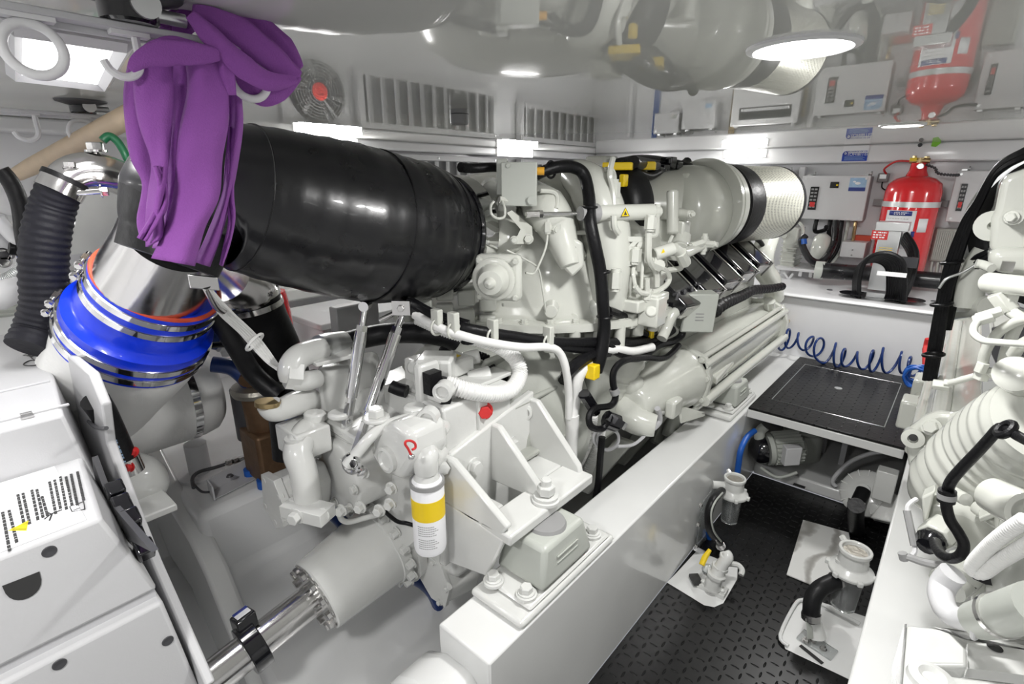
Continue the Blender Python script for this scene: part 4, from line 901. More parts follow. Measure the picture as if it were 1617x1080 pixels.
b = MB(); b.cyl(G((958, 662, -.765)), G((974, 668, -.745)), .03, n=10); b.cyl(G((922, 622, -.82)), G((940, 650, -.81)), .02, n=8); b.cyl(G((970, 670, -.745)), G((976, 660, -.74)), .036, n=8); b.build('plug', 'blackg', hn)
b = MB(); 
for p, s in (((936, 586, -.815), .035), ((1026, 527, -.795), .026), ((746, 0, 0), 0)):
    if s: b.box(G(p), (s, s, s*1.4))
b.build('yellow_plug', 'yel', hn, bevel=.004)
MB().tube([(969, 614, -.77), (972, 622, -.765)], .016, smooth=False).build('hose_clip', 'grey', hn)
# white tie clips on the harness
b = MB()
for px, py, x in ((690, 505, -1.04), (716, 510, -1.0), (778, 520, -.95), (866, 530, -.885)):
    q = G((px, py, x)); b.box(q, (.03, .02, .06)); b.ring(q-Z*.02, X, .022, .004, 16, 6)
b.build('harness_bracket', 'eng', hn, bevel=.003)
# white conduits
wc = thing('white_conduit', G((900, 640, -.84)), 'pair of white wrapped conduits hanging down from the dome to the bed', 'conduit')
b = MB(); b.tube([(655, 497, -1.12), (700, 520, -1.02), (760, 538, -.95), (820, 548, -.9), (862, 548, -.88), (882, 555, -.87), (893, 580, -.86), (898, 620, -.86), (898, 660, -.86)], .0125, n=10); b.tube([(950, 548, -.84), (925, 575, -.84), (912, 600, -.85), (908, 630, -.86), (903, 660, -.86)], .019, n=10); b.tube([(903, 655, -.86), (900, 720, -.86)], .024, n=12)
b.tube([(940, 553, -.83), (975, 552, -.80), (1000, 555, -.78), (1030, 548, -.76)], .015, n=10)
b.build('conduit', 'lag', wc)
wl2 = thing('corrugated_hose', G((780, 600, -.95)), 'big looping white corrugated conduit above the gearbox valve block', 'conduit')
MB().tube([(660, 500, -1.15), (700, 518, -1.08), (745, 532, -1.02), (785, 545, -.98), (812, 565, -.95), (821, 590, -.93), (808, 614, -.905), (780, 622, -.90), (740, 617, -.92), (704, 606, -.965)], .023, n=16, rib=.05, ribn=90).build('hose_body', 'lag', wl2)
MB().tube([(740, 530, -1.02), (741, 540, -1.02)], .024, smooth=False).build('black_tie', 'cable', wl2)
# corrugated tails by the conduit
b = MB(); b.tube([(935, 655, -.85), (930, 690, -.86), (918, 720, -.88), (905, 745, -.9)], .02, n=12, rib=.06, ribn=30); b.tube([(948, 675, -.84), (940, 710, -.86), (925, 750, -.88)], .02, n=12, rib=.06, ribn=30); tag(b.build('ribbed_conduit', 'lag'), 'grey-white ribbed conduit tails dropping between engine and left bed', 'conduit')
tag(MB().tube([(951, 690, -.8), (948, 720, -.8), (945, 760, -.8), (940, 790, -.8)], .012, n=8).build('drop_cable', 'cable'), 'straight black cable dropping into the gap beside left bed', 'cable')
b = MB(); b.ring(G((957, 692, -.79)), V((.6, -.8, 0)), .042, .005, 28, 6).ring(G((960, 695, -.79)), V((.7, -.7, .1)), .038, .004, 28, 6); b.tube([(975, 705, -.78), (1000, 702, -.76), (1020, 686, -.74), (1036, 670, -.73)], .006, n=6); b.tube([(1022, 684, -.735), (1040, 668, -.73), (1041, 655, -.73), (1038, 645, -.73)], .011, n=8); tag(b.build('coiled_lead', 'cabg'), 'grey coiled lead tied up below the aftercooler end cap', 'cable')

# ================================================================== GEARBOX
gb = thing('gearbox', (-1.2, .9, .35), 'white marine gearbox with bracket and valve block on the left beds', 'gearbox')
# bell housing cone
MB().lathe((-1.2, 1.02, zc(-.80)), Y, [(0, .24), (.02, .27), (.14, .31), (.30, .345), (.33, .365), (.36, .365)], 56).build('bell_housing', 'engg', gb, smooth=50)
b = MB()
for a in (-1.0, -.5, 0, .5, 1.0, 1.5):
    u = V((math.cos(a), 0, math.sin(a))); c = V((-1.2, 1.2, zc(-.80)))+u*.31; b.box(c, (.05, .28, .016), (u, Y, u.cross(Y)))
b.build('bell_ribs', 'engg', gb, bevel=.006)
MB().bb(-1.42, -.93, .83, 1.10, zc(-1.13), zc(-.655)).build('gear_case', 'gear', gb, bevel=.03, seg=3)
b = MB(); b.prism([V((-1.42, .74, zc(-.69))), V((-1.04, .74, zc(-.70))), V((-1.0, .84, zc(-.67))), V((-1.0, 1.08, zc(-.66))), V((-1.42, 1.08, zc(-.66)))], (0, 0, .04)); b.build('case_cover', 'gear', gb, bevel=.012, seg=3)
MB().lathe((-1.2, .84, zc(-.86)), -Y, [(0, .27), (.02, .268), (.05, .24), (.08, .215)], 48).build('front_cover', 'gear', gb, smooth=50)
# stepped round covers
pc = G((532, 752, -1.22)); pto = MB(); pto.lathe(V((pc.x, pc.y, pc.z)), Y, [(0, 0), (0, .098), (.01, .108), (.11, .112), (.13, .125), (.15, .132), (.19, .15), (.2, .17), (.30, .19)], 48)
pt = pto.build('pto_housing', 'gear', gb, smooth=50)
b = MB(); b.bolts(pc+V((0, -.002, 0)), -Y, .095, 7, .011); b.bolts(pc+V((0, .13, 0)), -Y, .142, 9, .012); b.build('pto_bolts', 'gear', pt)
b = MB(); b.prism([pc+V((x, .02, z)) for x, z in ((-.09, .09), (.05, .105), (.05, .15), (-.09, .13))], (0, .14, 0)); b.build('pto_rib', 'gear', pt, bevel=.012)
c2 = G((640, 730, -1.05)); b = MB(); b.lathe(c2+V((0, .03, -.03)), V((.2, -1, -.1)), [(-.12, .125), (-.02, .135), (0, .125), (.02, .115), (.02, 0)], 40); b.build('side_cover', 'gear', gb)
# idler cover with plug
c3 = G((610, 722, -1.0)); b = MB(); b.prism([c3+V((x, 0, z)) for x, z in ((-.08, -.02), (-.03, -.06), (.05, -.05), (.11, .03), (.10, .10), (.03, .11), (-.05, .06))], (0, .12, 0)); b.build('idler_cover', 'gear', gb, bevel=.02, seg=3)
b = MB(); b.lathe(c3+V((.01, 0, .0)), -Y, [(0, .034), (.012, .034), (.014, .026), (.008, .022), (.008, 0)], 28); b.build('idler_plug', 'gear', gb)
b = MB()
for px, py, x in ((540, 805, -1.12), (570, 800, -1.06), (619, 770, -1.0), (617, 795, -1.0), (600, 805, -1.02), (495, 690, -1.24), (575, 745, -1.05), (663, 745, -.95)):
    b.bolt(G((px, py, x)), V((.3, -.95, 0)), .013)
b.build('case_bolts', 'gear', gb)
# gear pump
gp = G((436, 788, -1.30)); b = MB(); b.prism([gp+V((x, 0, z)) for x, z in ((-.06, -.05), (.0, -.085), (.045, -.06), (.06, .02), (.03, .07), (-.04, .06))], (0, .14, 0)); b.build('gear_pump', 'gear', gb, bevel=.012, seg=3)
b = MB(); b.prism([gp+V((x, .0, z)) for x, z in ((-.065, -.05), (.0, -.09), (.05, -.06), (.065, .02), (.03, .075), (-.045, .065))], (0, .022, 0)); b.v = [p-Y*.012 for p in b.v]
for x, z in ((-.05, -.04), (.0, -.07), (.045, -.04), (.045, .03), (-.03, .05)): b.bolt(gp+V((x, 0, z)), -Y, .010)
b.build('pump_end_plate', 'gear', gb, bevel=.003)
# suction pipe with flange
b = MB(); b.tube([(488, 800, -1.20), (484, 770, -1.20), (478, 740, -1.21), (470, 715, -1.23), (478, 690, -1.26), (495, 672, -1.30), (512, 660, -1.33)], [.036, .036, .036, .038, .036, .032], n=18); b.tube([(470, 712, -1.24), (466, 690, -1.24)], [.024, .028], n=14, smooth=False)
b.build('suction_pipe', 'gear', gb, smooth=60)
b = MB(); q = G((486, 806, -1.17)); t = V((.9, .35, 0)).normalized(); b.box(q, (.13, .06, .035), (t, V((-.35, .9, 0)).normalized(), Z))
for i in (-1, 1): b.bolt(q+t*.05*i, V((.4, -.9, .1)), .015)
b.bolt(q+V((0, -.03, 0)), V((.4, -.9, 0)), .017); b.build('pipe_flange', 'gear', gb, bevel=.008)
# diagonal tube and cover detail
b = MB(); b.tube([(548, 735, -1.06), (560, 720, -1.05), (585, 690, -1.03), (610, 672, -1.02), (640, 662, -1.0), (655, 655, -.98)], .015, n=12); b.build('oil_tube', 'gear', gb)
b = MB(); b.ring(G((555, 732, -1.05)), V((.3, -.9, .2)), .022, .007, 20, 8); b.bolt(G((562, 731, -1.04)), V((.4, -.8, .3)), .011); b.bolt(G((570, 742, -1.04)), V((.4, -.8, .3)), .010); b.build('tube_bracket', 'chrome', gb)
# top of gearbox: cover plate, fittings
b = MB(); b.prism([G((512, 662, 'z', .80)), G((560, 692, 'z', .79)), G((645, 655, 'z', .80)), G((602, 632, 'z', .80))], (0, 0, -.03)); 
b.box(G((480, 690, -1.28)), (.12, .1, .08)); b.cyl(G((497, 665, -1.28)), G((497, 650, -1.28)), .03, n=16); b.cyl(G((535, 660, -1.22)), G((535, 650, -1.22)), .03, n=14); b.bolt(G((594, 660, -1.05)), Z, .022); b.ring(G((594, 660, -1.05)), Z, .03, .006, 20)
b.cyl(G((655, 640, -1.0)), G((655, 656, -1.0)), .03, n=14)
b.build('top_fittings', 'gear', gb, bevel=.006)
# valve block
vb = MB(); x0 = -1.02
A = [G((672, 640, -.99)), G((712, 655, -.93)), G((770, 615, -.93)), G((735, 600, -.99))]
zt = zc(-.56); zb = zc(-.69)
vb.prism([(-1.02-.16, .80, zb), (-.922, .80, zb), (-.922, 1.06, zb), (-1.18, 1.06, zb)], (0, 0, zt-zb))
vbo = vb.build('valve_block', 'gear', gb, bevel=.008)
vb = MB(); vb.bb(-1.15, -.95, .82, 1.10, zt, zt+.012); vb.bb(-.945, -.912, .92, 1.05, zb+.02, zt-.01); vb.build('valve_plate', 'gear', vbo, bevel=.003)
b = MB()
for px, py, x in ((676, 660, -.93), (692, 678, -.93), (828, 650, -.92), (700, 618, -.93)): b.lathe(G((px, py, x)), V((.5, -.86, 0)), [(-.02, .026), (.01, .026), (.012, .018), (.004, .014), (.004, 0)], 24)
b.build('port_plugs', 'gear', vbo)
MB().bolt(G((764, 648, -.92)), V((.8, -.6, .1)), .019, .02).build('red_plug', 'redl', vbo)
b = MB()
for (p, q, r) in (((700, 600, -1.05), (735, 618, -1.0), .026), ((740, 600, -1.03), (775, 590, -.99), .026), ((730, 568, -1.08), (757, 562, -1.05), .022), ((690, 628, -1.0), (722, 625, -.96), .02)):
    b.cyl(G(p), G(q), r, n=20, ch=.003)
b.box(G((690, 590, -1.06)), (.10, .10, .11), (V((.8, .6, 0)), V((-.6, .8, 0)), Z)); b.box(G((668, 585, -1.10)), (.10, .06, .07)); b.box(G((712, 575, -1.08)), (.10, .10, .05)); b.box(G((675, 607, -1.02)), (.03, .07, .13)); b.cyl(G((648, 580, -1.1)), G((664, 580, -1.1)), .02)
b.build('solenoid_valves', 'gear', vbo, bevel=.008)
b = MB(); b.box(G((679, 602, -1.0)), (.05, .04, .06)); b.cyl(G((690, 606, -1.0)), G((700, 608, -1.0)), .024); b.cyl(G((695, 628, -.96)), G((706, 628, -.955)), .018, .024); b.tube([(755, 560, -1.05), (770, 566, -1.04), (776, 580, -1.03), (762, 590, -1.02)], .010, rib=.2, ribn=12); b.tube([(770, 595, -1.0), (790, 593, -1.0), (798, 600, -1.0), (795, 605, -1.0)], .013, rib=.2, ribn=12); b.tube([(695, 550, -1.1), (712, 560, -1.08), (722, 578, -1.06), (745, 590, -1.03)], .010); b.tube([(618, 610, -1.1), (630, 615, -1.08), (642, 618, -1.06)], .018)
b.build('valve_leads', 'cable', vbo)
MB().box(G((718, 567, -1.07)), (.02, .03, .02)).build('yellow_connector', 'yel', vbo)
# dipstick hook: red loop with chrome ball
dp = thing('hook_handle', G((648, 715, -.96)), 'dark red wire loop with chrome ball standing on the gearbox front', 'handle')
MB().tube([(649, 718, -.86), (644, 708, -.86), (640, 702, -.86), (641, 697, -.86), (648, 696, -.86), (655, 700, -.86), (656, 707, -.86), (651, 710, -.86)], .003, n=8).build('wire_loop', 'redl', dp)
MB().sph(G((650, 721, -.86)), .008).build('chrome_ball', 'chrome', dp)
# oil filter
of = thing('oil_filter', G((680, 868, -.90)), 'white spin-on oil filter with a yellow band, hung on the gearbox', 'filter')
ft, fb = G((674, 760, -.90)), G((680, 862, -.90)); RF2 = m_(26.5, ft); d = (fb-ft).normalized(); d = V((0, 0, -1)); L = (ft-fb).length
ft = V((fb.x, fb.y, ft.z)); L = ft.z-fb.z; print('filter', ft, L, RF2)
MB().lathe(ft, d, [(-.012, RF2*.8), (0, RF2*.97), (.003, RF2), (L*.96, RF2), (L*1.02, RF2*.93), (L*1.04, RF2*.8), (L*1.02, 0)], 40).build('canister', 'label', of)
MB().lathe(ft, d, [(L*.19, RF2*1.0), (L*.19, RF2*1.012), (L*.48, RF2*1.012), (L*.48, RF2)], 40).build('yellow_band', 'yel', of)
MB().lathe(ft, d, [(-.004, RF2*.86), (-.006, RF2*1.04), (.006, RF2*1.05), (.008, RF2*.9)], 40).build('seam_ring', 'grey', of)
b = MB()
for i in range(11):
    z = L*(.55+.033*i)
    if i == 5: continue
    for k in range(8+(i % 3)):
        a = .2+.13*k; b.box(ft+V((math.sin(a)*RF2*1.002, -math.cos(a)*RF2*1.002, -z)), (.0045, .0008, .0017), (V((math.cos(a), math.sin(a), 0)), V((math.sin(a), -math.cos(a), 0)), Z))
b.build('fine_print', 'grey', of)
b = MB(); b.lathe(ft, -d, [(0, RF2*.8), (.012, RF2*.78), (.03, RF2*.55), (.045, RF2*.5)], 32); b.tube([ft+Z*.03, ft+Z*.07+V((0, 0, 0)), G((678, 722, -.92)), G((690, 712, -.96)), G((700, 700, -1.0))], [.03, .033, .036, .04], n=16); b.bolt(G((697, 735, -.91)), V((.9, -.4, 0)), .018); b.build('filter_head', 'gear', of, smooth=50)
# output coupling and shaft
pA, pB = V((-1.2, .541, zc(-1.129))), V((-1.2, .775, zc(-1.088))); sd = (pB-pA).normalized()
cp = thing('shaft_coupling', (pA.x, pA.y, pA.z-.13), 'white drum-shaped coupling with ring of bolts on the propeller shaft', 'coupling')
MB().lathe(pA, sd, [(-.004, .04), (-.004, .104), (.0, .108), (.21, .128), (.212, .132), (.245, .132), (.25, .128), (.25, 0)], 56).build('drum', 'gear', cp, smooth=35)
b = MB(); b.lathe(pA-sd*.012, sd, [(0, .05), (0, .098), (.01, .098), (.01, .05)], 48); b.build('end_plate', 'steel', cp)
bo = MB(); bo.bolts(pA-sd*.006, -sd, .088, 12, .0125, .014); bo.build('aft_bolts', 'steel', cp)
bo = MB(); u, w = frame(sd)
for i in range(16):
    a = 2*math.pi*i/16; bo.bolt(pA+sd*.238+(u*math.cos(a)+w*math.sin(a))*.142, -sd, .0125, .02)
bo.build('forward_bolts', 'gear', cp)
MB().lathe(pA+sd*.25, sd, [(0, .158), (.028, .158), (.03, .1)], 48).build('output_flange', 'gear', cp)
ps = thing('propeller_shaft', pA-sd*.6, 'polished steel propeller shaft running aft from the coupling', 'shaft')
MB().lathe(pA-sd*1.6, sd, [(0, .046), (1.59, .046)], 40).build('shaft', 'steel', ps)
c = G((397, 1016, -1.2)); tq = (c-pA).dot(sd); c = pA+sd*tq
k = MB().lathe(c, sd, [(-.022, .047), (-.022, .066), (.022, .066), (.022, .047)], 40).build('clamp_ring', 'blackg', ps, bevel=.003)
u2 = V((.2, -.1, 1)).normalized(); MB().box(c+V((-.03, 0, .062)), (.055, .05, .04), (V((1, 0, .3)).normalized(), sd, V((-.3, 0, 1)).normalized())).build('sensor_block', 'blackg', k, bevel=.004)
q = c+V((-.037, 0, .084)); MB().box(q, (.035, .035, .002), (V((1, 0, .3)).normalized(), sd, V((-.3, 0, 1)).normalized())).build('sensor_label', 'label', k)
MB().box(q+V((-.012, 0, -.002)), (.012, .036, .0026), (V((1, 0, .3)).normalized(), sd, V((-.3, 0, 1)).normalized())).build('label_stripe', 'navy', k)
# trailing pump / trolling valve box right of coupling
q = G((688, 915, -1.02)); b = MB(); b.prism([q+V((x, 0, z)) for x, z in ((-.075, .02), (-.04, .07), (.03, .065), (.06, .0), (.04, -.07), (-.02, -.075), (-.07, -.03))], (.03, .11, 0)); tv = b.build('trolling_valve', 'gear', gb, bevel=.012, seg=3)
b = MB(); b.prism([q+V((x*1.08, -.004, z*1.08)) for x, z in ((-.075, .02), (-.04, .07), (.03, .065), (.06, .0), (.04, -.07), (-.02, -.075), (-.07, -.03))], (0, .014, 0))
for x, z in ((-.068, .02), (.0, .066), (.055, .0), (.02, -.07)): b.bolt(q+V((x, -.004, z)), -Y, .008)
b.build('valve_cover', 'gear', tv, bevel=.002)
# dark plate behind the filter, screw and pipes beneath
b = MB(); b.tube([(535, 800, -1.15), (538, 818, -1.15), (550, 824, -1.15), (575, 818, -1.14), (598, 812, -1.12)], .008); b.build('drain_pipe', 'gear', gb)
tag(MB().tube([(600, 800, -1.1), (625, 822, -1.06), (645, 827, -1.02), (680, 838, -.98)], .006).build('sensor_cable', 'cable'), 'thin black cable running behind the yellow-banded oil filter', 'cable')
tag(MB().tube([(505, 790, -1.38), (525, 810, -1.36), (545, 830, -1.34)], .022).build('drain_hose', 'blued'), 'short dark hose below the gear pump', 'hose')
tag(MB().tube([(622, 905, -1.22), (655, 915, -1.2), (680, 935, -1.18), (694, 965, -1.16), (700, 985, -1.15)], .018, n=12).build('bilge_hose', 'blued'), 'dark blue hose curving down beside the shaft coupling', 'hose')

# ---- mounting bracket of the gearbox
br = MB(); zf = zc(-.815)
def zq(px, py, z=zf): return G((px, py, 'z', z))
f0, f1, f2, f3 = zq(720, 762), zq(808, 850), zq(935, 748), zq(852, 690)
print('bracket', f0, f1, f2, f3)
yb0, yb1 = f1.y, f2.y; xo = (f1.x+f2.x)/2; xi = -.93
print(yb0, yb1, xo)
mb_ = thing('mounting_bracket', (xo, (yb0+yb1)/2, zf-.03), 'white cast gearbox bracket with three gusset ribs, bolted over the aft mount', 'bracket')
b = MB(); b.prism([(xo, yb0, zf-.03), (xo, yb1, zf-.03), (xo-.10, yb1, zf-.03), (xo-.10, yb0, zf-.03)], (0, 0, .03)); b.prism([(xo-.10, yb0+.0, zf-.03), (xo-.10, yb0+.09, zf-.03), (xi, yb0+.09, zf-.03), (xi, yb0, zf-.03)], (0, 0, .03)); b.prism([(xo-.10, yb1-.12, zf-.03), (xo-.10, yb1, zf-.03), (xi, yb1, zf-.03), (xi, yb1-.12, zf-.03)], (0, 0, .03)); b.build('foot_plate', 'gear', mb_, bevel=.006)
MB().prism([(xi-.0, yb0-.02, zf-.20), (xi, yb1, zf-.20), (xi, yb1, zf+.20), (xi, yb0+.02, zf+.13)], (.025, 0, 0)).build('back_plate', 'gear', mb_, bevel=.006)
for yy, hh in ((yb0, .13), ((yb0+yb1)/2-.01, .16), (yb1-.022, .18)):
    MB().prism([(xi+.01, yy, zf-.02), (xi+.01, yy, zf+hh), (xi+.05, yy, zf+hh), (xo-.04 if yy != yb0 else xo-.01, yy, zf+.02), (xo-.03, yy, zf-.01)], (0, .022, 0)).build('gusset', 'gear', mb_, bevel=.005)
MB().prism([(xi+.01, yb0-.002, zf-.0), (xo-.02, yb0-.002, zf-.02), (xo-.08, yb0-.002, zf-.16), (xi+.01, yb0-.002, zf-.2)], (0, .02, 0)).build('aft_web', 'gear', mb_, bevel=.005)
for i, yy in enumerate((yb0+.10, yb0+.26)):
    MB().bolt((xi+.025, yy, zf+.06), X, .020, .016).build('case_bolt', 'gear', mb_)
q = V((xo-.055, (yb0+yb1)/2-.0, zf))
q = zq(862, 790, zf); MB().lathe(q, Z, [(0, .038), (.008, .038), (.01, .033), (.018, .033)], 28).build('washer', 'gear', mb_); b = MB(); b.bolt(q+Z*.016, Z, .024, .026, False); b.cyl(q+Z*.04, q+Z*.066, .014, n=16, ch=.003); b.build('mount_nut', 'gear', mb_)
# ---- resilient mount under the bracket
def mount(c, s, lab, grp='resilient engine mounts'):
    r = thing('engine_mount', (c[0], c[1], .45), lab, 'mount', grp); x, y = c
    MB().bb(x-.085*s, x+.085*s, y-.20*s, y+.22*s, .45, .472).build('base_plate', 'gear', r, bevel=.012, seg=3)
    MB().bb(x-.075*s, x+.078*s, y-.16*s, y+.20*s, .472, .485).build('shim', 'gear', r, bevel=.008, seg=2)
    b = MB(); w0, w1, l0, l1 = .078*s, .062*s, .112*s, .085*s; h0, h1 = .49, .49+.105*s
    b.hexa([(x-w0, y-l0, h0), (x+w0, y-l0, h0), (x+w0, y+l0, h0), (x-w0, y+l0, h0)], [(x-w1, y-l1, h1), (x+w1, y-l1, h1), (x+w1, y+l1, h1), (x-w1, y+l1, h1)]); b.build('housing', 'box', r, bevel=.013*s, seg=3)
    MB().lathe((x, y, h1-.002), Z, [(0, .055*s), (.010, .050*s), (.012, .03*s), (.012, 0)], 32).build('rubber_core', 'grey', r)
    for sx, sy in ((-.045, -.155), (.045, -.135), (.045, .16), (-.045, .16)):
        b = MB(); b.lathe((x+sx*s, y+sy*s, .485), Z, [(0, .026*s), (.008, .026*s), (.010, .02*s)], 20); b.bolt((x+sx*s, y+sy*s, .494), Z, .016*s, .016*s); b.build('mount_bolt', 'gear', r)
    b = MB()
    for i in range(2): b.box((x+.071*s-.0*i, y, .49+.045*s+.018*i), (.004, .09*s, .004), (V((1, 0, .15)), Y, Z))
    b.build('cast_lettering', 'box', r)
    return r
mount((-.685, .93), 1.0, 'white resilient mount nearest the camera, under the gearbox bracket')
MB().bb(-.77, -.60, .74, 1.17, .45, .453)
mq = G((1200, 585, 'z', .52)); mount((-.685, 2.32), .85, 'white resilient mount at the forward end of left bed beside the grating')
b = MB(); b.prism([(-.66, 2.05, .64), (-.70, 2.45, .64), (-.86, 2.45, .66), (-.86, 2.2, .66)], (0, 0, .03)); b.build('mount_arm', 'eng', eng, bevel=.006)
# wooden-ish pad steps of the bed at the front mount
MB().bb(-.765, -.6, 2.05, 2.6, .45, .452)
# ================================================================== EXHAUST ELBOW AND NEIGHBOURS
XE = -1.25
el = thing('exhaust_elbow', G((480, 470, XE)), 'huge glossy black rubber-sheathed exhaust elbow behind the purple cloth', 'exhaust elbow')
def er(px, py, r): p = G((px, py, XE)); return p, m_(r, p)
ctrl = [er(700, 372, 84), er(688, 371, 94), er(670, 369, 102), er(645, 366, 109), er(600, 361, 117), er(540, 350, 122), er(470, 335, 120), er(400, 318, 117), er(340, 306, 108), er(303, 318, 98), er(285, 345, 84)]
P = catmull([c[0] for c in ctrl], 6); Rr = [c[1] for c in ctrl]
rings = []; u = None
for i, p in enumerate(P):
    t = (P[min(i+1, len(P)-1)]-P[max(i-1, 0)]).normalized()
    if u is None: u = frame(t)[0]
    u = (u-t*u.dot(t)).normalized(); w = t.cross(u)
    q = i/6; k = min(int(q), len(Rr)-2); R = Rr[k]+(Rr[k+1]-Rr[k])*(q-k)
    if i == 0: R *= .93
    R *= 1+.006*math.sin(i*1.9)
    rings.append([p+(u*math.cos(a)+w*math.sin(a))*R*(1+.006*math.sin(3*a+i*.3)) for a in [2*math.pi*j/56 for j in range(56)]])
MB().loft(rings).build('sheath', 'rubs', el, smooth=60)
# lower leg of the elbow, down to the steel spigot
pl = [er(300, 290, 84), er(292, 320, 86), er(286, 345, 82), er(280, 375, 76), er(266, 412, 72)]
MB().tube([c[0] for c in pl], [c[1] for c in pl], n=40).build('lower_leg', 'rub', el)
# wrap seams
b = MB()
for i in (10, 26, 44):
    p = P[i]; t = (P[i+1]-P[i-1]).normalized(); q = i/6; k = int(q); R = Rr[k]+(Rr[k+1]-Rr[k])*(q-k); b.ring(p, t, R*1.002, .0022, 56, 6)
b.build('wrap_seams', 'rub', el)
# stainless clamp plate at the engine end
pe = G((742, 372, XE)); te = (P[0]-P[6]).normalized()
k = MB().lathe(P[0]-te*.01, te, [(-.03, Rr[0]*.99), (.0, Rr[0]*1.06), (.06, Rr[0]*1.14), (.06, Rr[0]*1.125), (.0, Rr[0]*1.02)], 56).build('steel_collar', 'chrome', el)
MB().lathe(P[0], te, [(0, Rr[0]*.8), (.10, Rr[0]*.82), (.2, Rr[0]*.7), (.3, Rr[0]*.66)], 40).build('turbine_neck', 'engg', el)
MB().ring(P[1], te, Rr[0]*1.03, .012, 56).build('black_gasket', 'blackg', el)
# steel spigot
sa, sb2 = G((270, 388, -1.36)), G((240, 450, -1.50)); R = m_(88, sa)
sgt = MB().lathe(sa, sb2-sa, [(-.06, R*.84), (0, R*.86), ((sb2-sa).length, R*.99)], 48).build('steel_spigot', 'steel', el)
MB().box(G((322, 446, -1.2)), (.03, .055, .005), (V((0, 0, 1)), V((.3, .9, -.2)).normalized(), V((1, -.3, 0)).normalized())).build('support_tab', 'steel', sgt, bevel=.002)
# --- blue silicone hose
bl = thing('silicone_hose', G((215, 540, -1.38)), 'bright blue silicone exhaust hose with four steel band clamps and orange lip', 'hose')
t0, t1 = G((252, 445, -1.50)), G((210, 536, -1.62)); ax = (t1-t0).normalized(); L = (t1-t0).length; R0, R1 = m_(88, t0), m_(98, t1)
print('blue', t0, t1, L, R0, R1)
MB().lathe(t0, ax, [(-.002, R0*.95), (0, R0*1.0), (.0, R0*1.03), (L*.30, R0*1.045), (L*.36, R0*1.055), (L*.42, R0*1.085), (L*.48, R0*1.075), (L*.53, R0*1.10), (L*.60, R1*1.02), (L*.66, R1*1.01), (L*.74, R1*1.02), (L*1.0, R1*1.03), (L*1.0, R1*.95)], 64).build('hose_body', 'blue', bl, smooth=50)
MB().ring(t0-ax*.001, ax, R0*.99, .006, 64, 8).build('orange_lip', 'redo', bl)
for i, (tt, rr) in enumerate(((L*.09, R0*1.05), (L*.26, R0*1.06), (L*.76, R1*1.04), (L*.91, R1*1.045))):
    c = MB().lathe(t0+ax*tt, ax, [(-.009, rr), (-.008, rr*1.012), (.008, rr*1.012), (.009, rr)], 64).build('band_clamp', 'chrome', bl)
    u, w = frame(ax); d = (V((-.55, -.75, 0))-ax*V((-.55, -.75, 0)).dot(ax)).normalized() if i < 9 else u
    q = t0+ax*tt+d*rr*1.05; s = ax.cross(d)
    b = MB(); b.cyl(q-s*.025, q+s*.03, .006, n=10); b.bolt(q-s*.025, -s, .008); b.box(q, (.022, .02, .012), (s, ax, d)); b.build('tension_bolt', 'steel', c)
# --- white muffler
mu = thing('exhaust_muffler', (-1.9, .35, .46), 'fat white lagged exhaust muffler drum under the blue hose', 'muffler')
me_ = G((322, 612, -1.88)); ms = V((me_.x, .05, me_.z)); R = m_(72, me_)
mz = me_.z
Lm = me_.y-.05
MB().lathe(ms, Y, [(0, R*.95), (.0, R), (Lm*.80, R), (Lm*.92, R*.985), (Lm*1.0, R*.93), (Lm*1.04, R*.80), (Lm*1.05, 0)], 56).build('drum', 'lag', mu, smooth=50)
n0 = t1; b = MB(); b.tube([t1-ax*.03, t1+ax*.03, V((me_.x+.08, .27, mz+.10)), V((me_.x, .29, mz))], [R1*.98, R1*1.0, R*.98, R*.86], n=48); b.build('neck', 'lag', mu, smooth=60)
c = MB().lathe(ms+Y*Lm*.86, Y, [(-.012, R*.99), (-.011, R*1.012), (.011, R*1.012), (.012, R*.99)], 56).build('steel_band', 'chrome', mu)
b = MB(); q = G((302, 553, -1.80)); b.box(q, (.03, .03, .05)); b.bolt(q, -Y, .008); b.build('band_latch', 'steel', c)
b = MB(); q = V((me_.x, me_.y-.06, .46)); b.cyl(q, q+Z*.12, .035); b.lathe(q, Z, [(0, .075), (.008, .073), (.010, .035)], 28); b.bolt(q+V((.045, -.03, .006)), Z, .008); b.build('foot', 'cab', mu)
# thermocouple lead on the muffler
tag(MB().tube([(270, 590, -1.68), (278, 572, -1.66), (300, 555, -1.64), (335, 545, -1.6), (375, 546, -1.5), (400, 560, -1.5)], .009).build('sensor_lead', 'cable'), 'black sensor lead arching from the muffler drum', 'cable')
# --- second exhaust branch: steel elbow and black hose going down behind
sx = thing('branch_pipe', G((430, 560, -1.75)), 'black exhaust branch hose with steel elbow and clamps, under big black elbow', 'pipe')
MB().tube([(350, 430, -1.6), (378, 442, -1.65), (398, 465, -1.7)], [.085, .082, .078], n=28).build('steel_elbow', 'steel', sx)
MB().tube([(395, 462, -1.7), (412, 505, -1.72), (428, 545, -1.72), (445, 590, -1.72), (455, 640, -1.72)], [.085, .085, .09, .09, .085], n=28).build('rubber_hose', 'rub', sx)
for (a, c) in (((396, 464), (399, 471)), ((401, 478), (404, 486))):
    MB().cyl(G((*a, -1.7)), G((*c, -1.7)), .088, n=32).build('band_clamp', 'steel', sx)
q = G((424, 462, -1.62)); MB().bolt(q, V((.5, -.8, 0)), .012).build('clamp_bolt', 'steel', sx)
